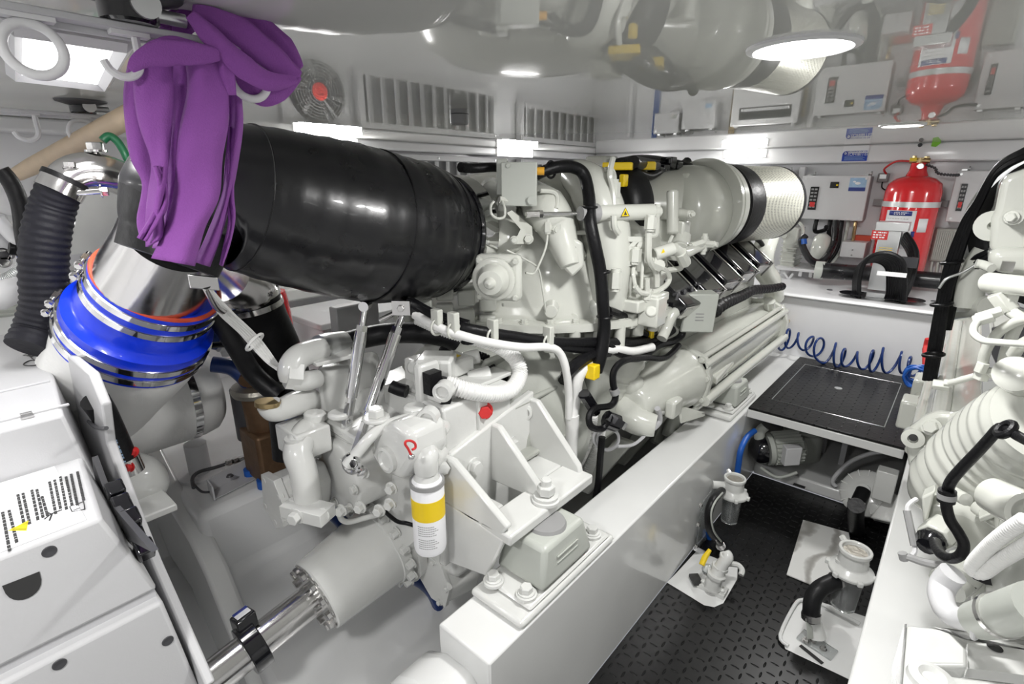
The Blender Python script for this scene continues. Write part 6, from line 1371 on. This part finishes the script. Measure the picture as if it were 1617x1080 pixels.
# hoses
hs = thing('braided_hose', G((1130, 830, -.55)), 'black braided hose curving from the left strainer to the floor valve', 'hose')
MB().tube([(1140, 775, -.55), (1126, 790, -.54), (1119, 812, -.54), (1122, 838, -.53), (1135, 855, -.52), (1143, 868, -.51)], .016, n=12).build('hose_body', 'rub', hs)
MB().tube([(1141, 778, -.525), (1129, 793, -.515), (1123, 812, -.515), (1127, 838, -.505), (1139, 855, -.50)], .0035, n=6).build('white_stripe', 'box', hs)
MB().tube([(1138, 862, -.51), (1144, 870, -.51)], .019, smooth=False).build('hose_clamp', 'steel', hs)
vl = thing('ball_valve', G((1120, 925, 'z', .0)), 'white floor seacock with a yellow lever handle on left pad', 'valve')
MB().tube([(1146, 872, 'z', .16), (1149, 880, 'z', .15), (1140, 892, 'z', .12), (1128, 915, 'z', .06), (1126, 925, 'z', .03)], [.016, .02, .022, .028, .032], n=16).build('valve_body', 'gear', vl)
b = MB(); q = G((1140, 892, 'z', .12)); 
for px, py, z, r in ((1136, 898, .10, .030), (1130, 910, .075, .034), (1146, 882, .14, .025)): b.lathe(G((px, py, 'z', z)), V((.15, .1, 1)), [(0, r), (.014, r)], 8)
b.box(G((1125, 928, 'z', .012)), (.10, .05, .02)); b.build('nuts', 'gear', vl, bevel=.002)
for sx in (-.035, .035): MB().bolt(G((1125, 928, 'z', .022))+V((sx, -.0, 0)), Z, .009).build('base_bolt', 'gear', vl)
MB().tube([(1108, 892, 'z', .11), (1113, 880, 'z', .13), (1121, 868, 'z', .15)], [.010, .011, .007], n=8, smooth=False).build('lever', 'yel', vl)
MB().tube([(1150, 890, 'z', .10), (1165, 892, 'z', .10), (1172, 900, 'z', .09), (1170, 908, 'z', .08)], .010, n=8).build('lever_arm', 'gear', vl)
MB().box(G((1099, 915, 'z', .02)), (.035, .05, .012), (V((.7, .7, 0)), V((-.7, .7, 0)), Z)).build('black_tag', 'print', vl)
b = MB(); b.sph(G((1118, 900, 'z', .07)), .022); b.build('yellow_green_cap', 'clear', vl)
# blue pipe on left bed side
tag(MB().tube([(1163, 755, -.575), (1166, 735, -.575), (1170, 710, -.575), (1180, 690, -.575), (1192, 680, -.56)], .013, n=10).build('blue_hose', 'bluem'), 'blue hose descending beside left bed to the strainer', 'hose')
tag(MB().tube([(1117, 840, -.58), (1122, 855, -.57), (1130, 866, -.55)], .010).build('blue_drop_hose', 'bluem'), 'thin dark blue hose beside the braided hose', 'hose')
gr = thing('guard_frame', G((1100, 850, -.59)), 'thin clear green-edged guard with wing screws on the left bed side', 'guard')
MB().prism([G((1107, 795, -.588)), G((1126, 770, -.588)), G((1135, 772, -.588)), G((1124, 800, -.588)), G((1110, 862, -.588)), G((1098, 868, -.588))], (.004, 0, 0)).build('clear_panel', 'clear', gr)
for px, py in ((1105, 797), (1101, 828), (1098, 862)): MB().bolt(G((px, py, -.582)), X, .008).build('wing_screw', 'steel', gr)
MB().tube([(1098, 866, -.58), (1112, 873, -.56), (1128, 880, -.54)], .010, n=6, smooth=False).build('sill', 'cab', gr)
# right side hose from strainer
h2 = thing('suction_hose', G((1300, 940, 'z', .1)), 'fat black suction hose bending from the right strainer into the cut-out', 'hose')
MB().tube([(1326, 916, 'z', .19), (1308, 922, 'z', .19), (1292, 932, 'z', .18), (1283, 948, 'z', .15), (1281, 968, 'z', .11), (1281, 976, 'z', .09)], .026, n=18).build('hose_body', 'rub', h2)
MB().tube([(1329, 914, 'z', .19), (1318, 918, 'z', .19)], .029, smooth=False).build('hose_clamp', 'steel', h2)
MB().tube([(1281, 968, 'z', .11), (1281, 978, 'z', .09)], .029, smooth=False).build('hose_clamp', 'steel', h2)
v2 = thing('seacock_valve', G((1290, 1010, 'z', .0)), 'small white seacock with lettered lever inside the right cut-out', 'valve')
MB().tube([(1284, 978, 'z', .09), (1288, 990, 'z', .06), (1290, 1005, 'z', .03)], [.02, .024, .028], n=14).build('valve_body', 'gear', v2)
MB().prism([G((1272, 978, 'z', .10)), G((1281, 976, 'z', .10)), G((1284, 1008, 'z', .04)), G((1275, 1010, 'z', .04))], (0, 0, .005)).build('lever', 'box', v2, bevel=.001)
MB().box(G((1290, 1018, 'z', .006)), (.11, .055, .01), (V((.95, -.2, 0)), V((.2, .95, 0)), Z)).build('foot_plate', 'clear', v2, bevel=.002)
MB().box(G((1281, 1033, 'z', .006)), (.075, .012, .002), (V((.93, -.36, 0)).normalized(), V((.36, .93, 0)).normalized(), Z)).build('black_slot', 'print', v2)
for px, py in ((1272, 1012), (1300, 1025), (1283, 1012)): MB().bolt(G((px, py, 'z', .012)), Z, .008).build('base_bolt', 'steel', v2)
tag(MB().tube([(1352, 798, -.12), (1351, 815, -.12), (1353, 840, -.11), (1356, 865, -.10)], .030, n=16).build('pump_hose', 'rub'), 'straight black hose between the ribbed pump and the right strainer', 'hose')
tag(MB().prism([G((1268, 822, 'z', .003)), G((1340, 842, 'z', .003)), G((1352, 915, 'z', .003)), G((1283, 925, 'z', .003)), G((1242, 908, 'z', .003)), G((1256, 862, 'z', .003))], (0, 0, .004)).build('marble_sheet', 'marble'), 'grey marbled sheet lying on the tread floor', 'sheet')
# --- pumps under the grating
pm = thing('electric_pump', G((1212, 735, 'y', 2.65)), 'electric pump with finned motor and white terminal box under grating', 'pump')
q = G((1216, 708, 'y', 2.50)); ax = V((.75, .55, .12)).normalized()
MB().lathe(q-ax*.10, ax, [(0, 0), (0, .03), (.02, .055), (.05, .07), (.07, .072), (.08, .05)], 32).build('pump_head', 'blackg', pm)
b = MB(); b.lathe(q, ax, [(-.02, .078), (.0, .08), (.01, .068), (.13, .068), (.15, .05)], 32)
u, w = frame(ax)
for i in range(24): a = math.pi*2*i/24; d = u*math.cos(a)+w*math.sin(a); b.box(q+ax*.07+d*.073, (.12, .003, .014), (ax, ax.cross(d), d))
b.build('motor', 'box', pm)
MB().box(q+V((.10, -.04, .02)), (.07, .05, .09), (ax, V((-.55, .75, 0)), Z)).build('terminal_box', 'cab', pm, bevel=.004)
MB().box(q+V((.10, -.066, .045)), (.03, .004, .02), (ax, V((-.55, .75, 0)), Z)).build('black_badge', 'print', pm)
MB().tube([q-ax*.05+Z*.02, q-ax*.06+Z*.09, q-ax*.04+Z*.12], .024, n=14).build('outlet', 'box', pm)
MB().tube([q+V((-.02, -.03, -.10)), q+V((.06, -.04, -.115)), q+V((.13, 0, -.08))], .008).build('cable', 'box', pm)
b = MB(); q = G((1262, 720, 'y', 2.85)); b.lathe((q.x, q.y, .0), Z, [(0, .095), (.2, .095), (.205, .085), (.45, .085)], 36); b.ring((q.x, q.y, .22), Z, .09, .008, 36); b.ring((q.x, q.y, .28), Z, .088, .006, 36); tag(b.build('grey_pipe', 'box'), 'wide grey vertical pipe under the grating beside the electric pump', 'pipe')
fp = thing('ribbed_pump', G((1365, 790, 'y', 2.6)), 'pump with white ribbed round volute cover under the grating at right', 'pump')
q = G((1367, 778, 'y', 2.45)); ax = V((-.25, -.75, .6)).normalized(); u, w = frame(ax)
vol = MB().lathe(q, ax, [(-.04, .08), (-.035, .098), (.0, .1), (.014, .088), (.022, .05), (.03, .028), (.04, .026)], 40).build('volute', 'gear', fp)
b = MB()
for i in range(14): a = 2*math.pi*i/14; d = u*math.cos(a)+w*math.sin(a); b.box(q+ax*.012+d*.062, (.07, .004, .012), (d, ax.cross(d), ax))
b.build('volute_ribs', 'gear', vol)
MB().prism([q+u*.08+w*.05-ax*.03, q+u*.17+w*.03-ax*.03, q+u*.17-w*.06-ax*.03, q+u*.06-w*.09-ax*.03], ax*.05).build('outlet_flange', 'gear', fp, bevel=.006)
MB().lathe(q-ax*.04, -ax, [(0, .085), (.04, .09), (.12, .07), (.13, 0)], 28).build('motor', 'dark', fp)
MB().cyl(q+ax*.03, G((1352, 800, 'y', 2.35)), .028, n=20).build('inlet_stub', 'rub', fp)
MB().cyl(G((1353, 790, 'y', 2.36)), G((1351, 798, 'y', 2.35)), .031, n=20).build('stub_clamp', 'steel', fp)
MB().bb(-.09, -.02, 2.36, 2.42, .2, .33).build('terminal_box', 'gear', fp, bevel=.004)
tag(MB().tube([(1404, 713, 'y', 2.6), (1375, 716, 'y', 2.6), (1345, 728, 'y', 2.6), (1325, 745, 'y', 2.6), (1315, 760, 'y', 2.6), (1320, 768, 'y', 2.6)], .010).build('white_tube', 'cab'), 'thin white tube arching above the ribbed pump', 'tube')
b = MB()
for px, py in ((1262, 767), (1330, 793)): b.box(G((px, py, 'z', .062)), (.05, .02, .002), (V((.9, .2, 0)), V((-.2, .9, 0)), Z))
b = MB().box(G((1262, 767, 'z', .062)), (.05, .02, .003)); tag(b.build('drain_slot', 'print'), 'small black slot in the white sill under the grating', 'slot')
# ================================================================== RIGHT ENGINE
def YP(px, py, y): return G((px, py, 'y', y))
en2 = thing('marine_engine', (.55, 2.3, .35), 'second white marine diesel engine, cut off by the right picture edge', 'engine', 'twin marine engines')
b = MB(); b.bb(.24, 1.1, 1.5, 3.1, .5, 1.2); b.build('crankcase', 'eng', en2, bevel=.03)
# aftercooler of the right engine
x2, z2c = .185, 1.45-.74
b = MB(); b.prism([V((x2+x, 1.68, z2c+z)) for x, z in cl_r] if 'cl_r' in globals() else [V((x2-x, 1.68, z2c+z)) for x, z in [(-.19, -.09), (-.03, -.14), (.09, -.14), (.17, -.07), (.185, .03), (.16, .10), (.08, .15), (-.08, .17), (-.2, .16)]][::-1], (0, 1.48, 0)); hx2 = b.build('aftercooler', 'eng', en2, bevel=.025, seg=3, smooth=60)
b = MB(); b.tube([V((x2-.145, 1.68, z2c+.12)), V((x2-.145, 3.1, z2c+.12))], .022, smooth=False); b.tube([V((x2-.185, 1.68, z2c+.03)), V((x2-.185, 3.1, z2c+.03))], .016, smooth=False); b.tube([V((x2-.05, 1.68, z2c+.16)), V((x2-.05, 3.1, z2c+.16))], .02, smooth=False); b.build('cooler_pipes', 'eng', hx2)
def TP(pts, rpx, n=14, mb=None, **k):
    P_ = [YP(*p) for p in pts]; rr = rpx if isinstance(rpx, (list, tuple)) else [rpx]*len(pts)
    mb = mb or MB(); mb.tube(P_, [m_(a, P_[min(int(round(q/(len(rr)-1)*(len(P_)-1))), len(P_)-1)]) for q, a in enumerate(rr)], n=n, **k); return mb
b = MB(); FL = [YP(px, py, 1.66) for px, py in ((1430, 694), (1436, 676), (1448, 668), (1462, 658), (1480, 652), (1510, 655), (1535, 640), (1560, 640), (1575, 660), (1570, 740), (1540, 800), (1490, 800), (1450, 770), (1434, 735))]
b.prism(FL, (0, .035, 0)); b.build('cap_flange', 'eng', en2, bevel=.012, seg=3)
# ribbed duct rising from the end cap to the upper right
dp = [(1464, 792, 1.52), (1474, 784, 1.51), (1494, 774, 1.50), (1518, 762, 1.49), (1550, 742, 1.47)]
TP(dp, [16, 40, 60, 68, 71], n=40, sub=5).build('end_cap', 'eng', en2, smooth=60)
TP([(1540, 748, 1.475), (1558, 735, 1.46), (1582, 716, 1.44), (1612, 694, 1.40), (1660, 664, 1.33)], [73, 75, 77, 78, 78], n=48, rib=.02, ribn=7).build('ribbed_duct', 'eng', en2, smooth=60)
TP([(1578, 672, 1.62), (1592, 655, 1.60), (1612, 640, 1.58), (1650, 625, 1.5)], [26, 32, 34, 34], n=28, rib=.03, ribn=7).build('upper_duct', 'eng', en2, smooth=60)
b = MB(); b.lathe(YP(1442, 691, 1.655), V((0, -1, .1)), [(-.02, .026), (.012, .026), (.014, .012), (.004, .012), (.004, 0)], 22); b.bolt(YP(1471, 674, 1.65), V((-.2, -1, .3)), .017); b.bolt(YP(1515, 664, 1.65), V((-.2, -1, .3)), .017); b.bolt(YP(1552, 655, 1.65), V((-.2, -1, .3)), .015)
b.build('cap_bosses', 'eng', en2)
MB().lathe(YP(1442, 691, 1.64), V((0, -1, .1)), [(0, .010), (.001, 0)], 16).build('bolt_hole', 'print', en2)
b = MB()
for i in range(3): b.tube([YP(1456+6*i, 716-5*i, 1.53), YP(1462+6*i, 704-5*i, 1.53)], .003, n=6, smooth=False)
b.build('cast_mark', 'eng', en2)
# lower casting with ports
A = [YP(px, py, 1.36) for px, py in ((1450, 792), (1480, 790), (1530, 800), (1585, 830), (1617, 850), (1660, 900), (1560, 900), (1510, 872), (1462, 850), (1455, 815))]
MB().prism(A, (0, .25, 0)).build('port_casting', 'eng', en2, bevel=.025, seg=4)
TP([(1540, 800, 1.36), (1580, 820, 1.33), (1640, 850, 1.28)], [10, 18, 20], n=24).build('casting_shoulder', 'eng', en2)
b = MB(); b.prism([YP(1545, 818, 1.30), YP(1576, 805, 1.30), YP(1580, 812, 1.30), YP(1578, 850, 1.30), YP(1573, 850, 1.30), YP(1570, 818, 1.30), YP(1548, 826, 1.30)], (0, .05, 0)); b.prism([YP(1455, 785, 1.34), YP(1477, 775, 1.34), YP(1465, 822, 1.34), YP(1458, 828, 1.34)], (0, .04, 0)); b.build('casting_webs', 'eng', en2, bevel=.006)
q = YP(1478, 846, 1.30); MB().lathe(q, V((-.25, -.85, -.15)), [(-.04, .032), (.0, .034), (.012, .032)], 6).build('port_nut', 'eng', en2, bevel=.004)
MB().lathe(q+V((-.004, -.012, -.003)), V((-.25, -.85, -.15)), [(0, .026), (.012, .028), (.02, .022), (.032, .018), (.034, 0)], 12).build('black_plug', 'blackg', en2)
MB().lathe(YP(1520, 786, 1.30), V((.5, -.8, .2)), [(-.04, .014), (.01, .013), (.012, 0)], 18).build('stub', 'eng', en2)
# cables on the right engine
cb = thing('engine_cable', YP(1490, 780, 1.15), 'thick black cable looping over the right engine ribbed duct to its plug', 'cable')
TP([(1640, 705, .95), (1610, 690, 1.0), (1590, 678, 1.03), (1578, 676, 1.05), (1565, 690, 1.06), (1545, 712, 1.07), (1520, 738, 1.08), (1503, 758, 1.09), (1496, 775, 1.1), (1494, 795, 1.1), (1500, 820, 1.1), (1514, 842, 1.1), (1522, 860, 1.1), (1517, 876, 1.1), (1502, 882, 1.12), (1487, 876, 1.15), (1479, 864, 1.2), (1477, 856, 1.24)], 8.0, n=12).build('cable_run', 'cable', cb)
MB().cyl(YP(1496, 774, 1.095), YP(1494, 792, 1.095), m_(12, YP(1496, 774, 1.095)), n=24).build('p_clip', 'cable', cb)
MB().cyl(YP(1495.5, 779, 1.095), YP(1494.7, 787, 1.095), m_(12.6, YP(1496, 774, 1.095)), n=24).build('clip_band', 'grey', cb)
MB().ring(YP(1588, 678, 1.02), V((.7, .2, -.5)), .012, .006, 20).build('tie_loop', 'cable', cb)
# thin rod / dipstick with heat shrink
b = MB(); b.tube([YP(1447, 788, 1.35), YP(1437, 795, 1.33), YP(1433, 805, 1.32), YP(1440, 840, 1.30), YP(1445, 868, 1.28), YP(1440, 877, 1.27)], .005, n=8); r = b.build('sensor_rod', 'cab'); tag(r, 'bent white rod with grey sleeve left of the right engine plug', 'rod')
MB().tube([YP(1432, 806, 1.318), YP(1436, 825, 1.308), YP(1444, 862, 1.283)], .0075, n=8, smooth=False).build('sleeve', 'grey', r)
b = MB(); b.tube([YP(1420, 877, 1.25), YP(1435, 880, 1.25), YP(1460, 888, 1.25), YP(1490, 893, 1.25), YP(1520, 885, 1.27)], [.006, .008, .009, .014], n=8); b.tube([YP(1425, 873, 1.25), YP(1428, 884, 1.25)], .009, n=8, smooth=False); tag(b.build('twisted_lead', 'grey'), 'grey taped lead lying across the right bed top', 'cable')
# white corrugated conduit looping at right
tag(MB().tube([YP(1620, 820, 1.0), YP(1590, 840, 1.02), YP(1560, 865, 1.05), YP(1535, 895, 1.08), YP(1550, 905, 1.08), YP(1580, 885, 1.05), YP(1640, 850, 1.0)], .011, n=16, rib=.045, ribn=70).build('corrugated_hose', 'lag'), 'white corrugated conduit doubled back beside the right bracket', 'conduit')
b = MB(); b.lathe(YP(1605, 800, 1.1), V((.5, -.8, .2)), [(-.05, .030), (.02, .032), (.02, .022), (.0, .022), (0, 0)], 28); b.tube([YP(1530, 890, 1.25), YP(1515, 910, 1.25), YP(1495, 925, 1.22)], .034, n=16); b.tube([YP(1590, 870, 1.3), YP(1570, 930, 1.3), YP(1565, 990, 1.3)], .034, n=18); b.build('coolant_tubes', 'eng', en2)
b = MB(); b.tube([YP(1630, 800, 1.2), YP(1600, 900, 1.2), YP(1590, 960, 1.3)], .034, n=16); b.bb(.24, .5, 1.2, 1.5, .3, .6); b.build('lower_casting', 'engg', en2, bevel=.02)
MB().tube([YP(1560, 890, 1.22), YP(1556, 910, 1.22)], .028, smooth=False).build('dark_joint', 'rub', en2)
# white elbow with grey hose
wv = thing('drain_elbow', YP(1520, 970, 1.0), 'glossy white pipe elbow with grey hose lying across right bed', 'pipe')
MB().tube([YP(1505, 905, 1.1), YP(1490, 922, 1.1), YP(1486, 942, 1.08), YP(1496, 966, 1.05), YP(1520, 978, 1.03), YP(1550, 980, 1.0)], [.021, .021, .019, .018, .018], n=20).build('elbow', 'cab', wv, smooth=60)
MB().tube([YP(1545, 980, 1.0), YP(1570, 975, .97), YP(1640, 955, .92)], [.028, .030, .032], n=20, smooth=False).build('grey_hose', 'box', wv)
MB().ring(YP(1546, 980, 1.0), V((1, -.25, .1)), .029, .004, 28).build('white_flange', 'cab', wv)
MB().cyl(YP(1575, 972, .965), YP(1581, 971, .96), .033, n=24).build('steel_clamp', 'steel', wv)
# bracket at the bottom right
b2 = thing('mounting_bracket', YP(1500, 1040, .8), 'white cast gearbox bracket in the lower right corner, over the right bed', 'bracket')
zb2 = 1.45-.74
def zp(px, py, z=zb2): return G((px, py, 'z', z))
MB().prism([zp(1432, 985), zp(1495, 992), zp(1528, 1025), zp(1528, 1052), zp(1470, 1050), zp(1466, 1062), zp(1660, 1085), zp(1660, 1200), zp(1415, 1200)], (0, 0, -.03)).build('top_plate', 'gear', b2, bevel=.006)
MB().prism([zp(1470, 990), zp(1495, 992), zp(1640, 1015), zp(1640, 1030), zp(1525, 1010)], (0, 0, -.0), ).build('rim', 'gear', b2, bevel=.001)
MB().prism([zp(1528, 1015, zb2-.02), zp(1650, 1020, zb2-.02), zp(1650, 1070, zb2-.02), zp(1528, 1055, zb2-.02)], (0, 0, -.02)).build('recess', 'gear', b2)
MB().lathe(zp(1571, 1022, zb2-.018), Z, [(0, .011), (.002, 0)], 16).build('bolt_hole', 'print', b2)
q = zp(1470, 1075); MB().lathe(q, Z, [(0, .032), (.008, .03), (.012, .018), (.006, .012), (.006, 0)], 28).build('bush', 'gear', b2)
MB().prism([zp(1415, 1200), zp(1432, 985), zp(1428, 985, zb2-.02), zp(1410, 1200, zb2-.02)], (0, 0, -.10)).build('side_web', 'gear', b2)
# ---- compressor housing and filter of the right engine (upper right corner)
af2 = thing('air_filter', YP(1600, 340, 2.1), 'dark rubber-rimmed air filter of right engine, cut by picture edge', 'filter', 'air filters on the engines')
fc = V((.212, 2.05, 1.45-.13)); ax = V((-.22, -.97, .0)).normalized(); R = .235
MB().lathe(fc, -ax, [(-.002, R*.72), (-.01, R*.8), (.0, R*.93), (.012, R*.98), (.10, R*.99), (.105, R*.96)], 64).build('rubber_rim', 'rub', af2)
MB().lathe(fc, -ax, [(.0, R*.97), (-.004, R*.985), (.0, R*1.02), (.03, R*1.03), (.03, R*1.0)], 64).build('steel_band', 'alum', af2)
MB().lathe(fc, -ax, [(.10, R*.965), (.40, R*.965), (.40, 0)], 64).build('mesh_drum', 'mesh', af2)
MB().lathe(fc-ax*.01, ax, [(0, R*.74), (.03, R*.72), (.08, R*.66), (.08, R*.6)], 48).build('inlet_neck', 'rub', af2)
A = [YP(px, py, 1.66) for px, py in ((1582, 284), (1592, 276), (1650, 255), (1720, 380), (1640, 400), (1562, 398), (1565, 345), (1572, 330), (1578, 300))]
MB().prism(A, (0, .28, 0)).build('compressor_housing', 'eng', en2, bevel=.022, seg=4)
A = [YP(px, py, 1.64) for px, py in ((1562, 392), (1640, 392), (1640, 440), (1566, 430), (1560, 412))]
MB().prism(A, (0, .16, 0)).build('compressor_outlet', 'eng', en2, bevel=.02, seg=4)
b = MB(); b.cyl(YP(1602, 343, 1.60), YP(1597, 343, 1.66), .016, n=14); b.bolt(YP(1598, 343, 1.60), V((-.3, -.9, 0)), .010); b.lathe(YP(1567, 356, 1.70), -Y, [(0, .035), (.02, .035), (.022, .01), (0, 0)], 24); b.build('housing_bosses', 'eng', en2)
# horizontal cylinder, pipe manifold
TP([(1560, 446, 1.42), (1590, 449, 1.38), (1660, 456, 1.28)], 16, n=28, smooth=False).build('actuator_cylinder', 'eng', en2, bevel=.003)
MB().box(YP(1591, 420, 1.6), (.022, .02, .022)).build('grey_nut', 'steel', en2)
b = MB(); TP([(1541, 416, 1.6), (1552, 418, 1.6), (1566, 424, 1.58)], 7, mb=b)
TP([(1640, 545, 1.2), (1617, 543, 1.22), (1585, 541, 1.24), (1555, 538, 1.26), (1541, 530, 1.28), (1537, 522, 1.30), (1540, 512, 1.32), (1550, 505, 1.34), (1570, 492, 1.36)], 5.5, mb=b)
TP([(1640, 500, 1.30), (1605, 508, 1.34), (1580, 522, 1.36), (1564, 540, 1.38), (1554, 560, 1.39), (1550, 584, 1.40)], 7.5, mb=b)
TP([(1610, 505, 1.36), (1598, 530, 1.38), (1588, 560, 1.40), (1582, 592, 1.42)], 8.5, mb=b)
TP([(1480, 609, 1.46), (1510, 602, 1.44), (1545, 592, 1.42)], 5, mb=b, smooth=False)
TP([(1578, 470, 1.40), (1590, 486, 1.38), (1610, 500, 1.36), (1640, 510, 1.3)], 9, mb=b)
TP([(1600, 560, 1.34), (1612, 545, 1.32), (1640, 530, 1.28)], 9, mb=b)
b.build('coolant_pipes', 'eng', en2)
b = MB()
for px, py, y, ax_, r, L in ((1486, 608, 1.455, (1, 0, .1), 8.5, .03), (1497, 605, 1.45, (1, 0, .1), 7, .015), (1550, 580, 1.39, (.1, 0, 1), 9, .022), (1550, 592, 1.40, (.1, 0, 1), 11, .02), (1582, 588, 1.41, (.1, 0, 1), 12, .03), (1566, 589, 1.40, (1, 0, .0), 9, .05), (1553, 503, 1.335, (.8, 0, .5), 10, .03), (1562, 496, 1.34, (.8, 0, .5), 8, .04), (1584, 476, 1.38, (.5, 0, -.6), 15, .04), (1594, 470, 1.38, (0, 0, 1), 12, .05), (1590, 610, 1.41, (.1, 0, 1), 9, .02)):
    q = YP(px, py, y); a = V(ax_).normalized(); b.cyl(q-a*L/2, q+a*L/2, m_(r, q), n=6)
b.build('unions', 'eng', en2, bevel=.0015)
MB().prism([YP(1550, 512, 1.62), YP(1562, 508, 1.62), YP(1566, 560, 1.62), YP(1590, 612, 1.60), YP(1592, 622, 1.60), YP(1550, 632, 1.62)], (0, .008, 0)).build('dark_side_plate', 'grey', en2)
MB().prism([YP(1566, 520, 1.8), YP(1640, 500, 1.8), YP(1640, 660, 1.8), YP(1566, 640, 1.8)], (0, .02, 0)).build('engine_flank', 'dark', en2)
MB().prism([YP(1552, 604, 1.61), YP(1592, 600, 1.60), YP(1598, 616, 1.60), YP(1552, 630, 1.61)], (0, .004, 0)).build('light_shield', 'alum', en2)
q = YP(1612, 600, 1.36); MB().sph(q, m_(28, q), (1, .8, 1)).build('thermostat_dome', 'eng', en2)
MB().lathe(YP(1606, 592, 1.30), V((-.3, -.9, .3)), [(0, .035), (.02, .032), (.026, .02), (.026, 0)], 28).build('thermostat_cap', 'eng', en2)
# pale upright pipe and shield behind cable trunk
TP([(1560, 395, 2.1), (1545, 420, 2.1), (1534, 450, 2.1), (1528, 484, 2.1)], [19, 20, 19, 18], n=20).build('upright_pipe', 'eng', en2)
TP([(1500, 500, 2.35), (1515, 491, 2.25), (1540, 485, 2.15), (1565, 486, 2.05)], [8, 16, 20, 18], n=18).build('exhaust_shroud', 'eng', en2, smooth=60)
# front foot bracket near the grating
b = MB(); b.box(YP(1434, 650, 2.15), (.05, .10, .10)); b.box(YP(1450, 610, 2.4), (.035, .12, .08)); b.bolt(YP(1444, 640, 2.2), V((-.3, -.8, .3)), .016); b.build('front_foot', 'eng', en2, bevel=.008)
TP([(1456, 596, 2.5), (1452, 622, 2.35), (1448, 650, 2.25)], 6, smooth=False).build('side_rail', 'eng', en2)
# ---- black cable trunk on the right
ct = thing('cable_loom', YP(1485, 590, 2.2), 'thick bundle of black cables falling from the right filter to the bed', 'cable')
for i in range(6):
    o = 3.2*i-7; w_ = 1.6*math.sin(i*2.1)
    TP([(1650, 228+o, 1.95), (1617, 242+o*.8, 1.95), (1574, 268+o*.7, 1.98), (1545+o*.5, 318, 2.0), (1527+o+w_, 352, 2.02), (1502+o-w_, 418, 2.05), (1488+o+w_, 480, 2.08), (1477+o, 540, 2.1), (1467+o+w_, 600, 2.12)], 3.6+.3*(i % 3), n=8).build('cable', 'cable', ct)
for i in range(3):
    TP([(1600, 385+7*i, 2.05), (1560, 398+7*i, 2.05), (1535, 412+8*i, 2.08), (1517-2*i, 440, 2.1), (1508-4*i, 475, 2.12), (1498-4*i, 520, 2.14)], 4.5, n=8).build('branch_cable', 'cable', ct)
for px, py in ((1503, 414), (1487, 480), (1474, 560)): q = YP(px, py, 2.06); MB().ring(q, V((-.25, 0, 1)), m_(13, q), .005, 22).build('cable_tie', 'cable', ct)
TP([(1483, 455, 2.03), (1495, 440, 2.03), (1520, 430, 2.04), (1545, 415, 2.05)], 2).build('grey_lead', 'alum', ct)
# ---- render look
w = bpy.data.worlds.new('world'); bpy.context.scene.world = w; w.use_nodes = True
w.node_tree.nodes['Background'].inputs[0].default_value = (.9, .92, 1, 1); w.node_tree.nodes['Background'].inputs[1].default_value = .3
sc = bpy.context.scene
sc.view_settings.view_transform = 'Standard'; sc.view_settings.look = 'None'; sc.view_settings.exposure = .2; sc.view_settings.gamma = 1
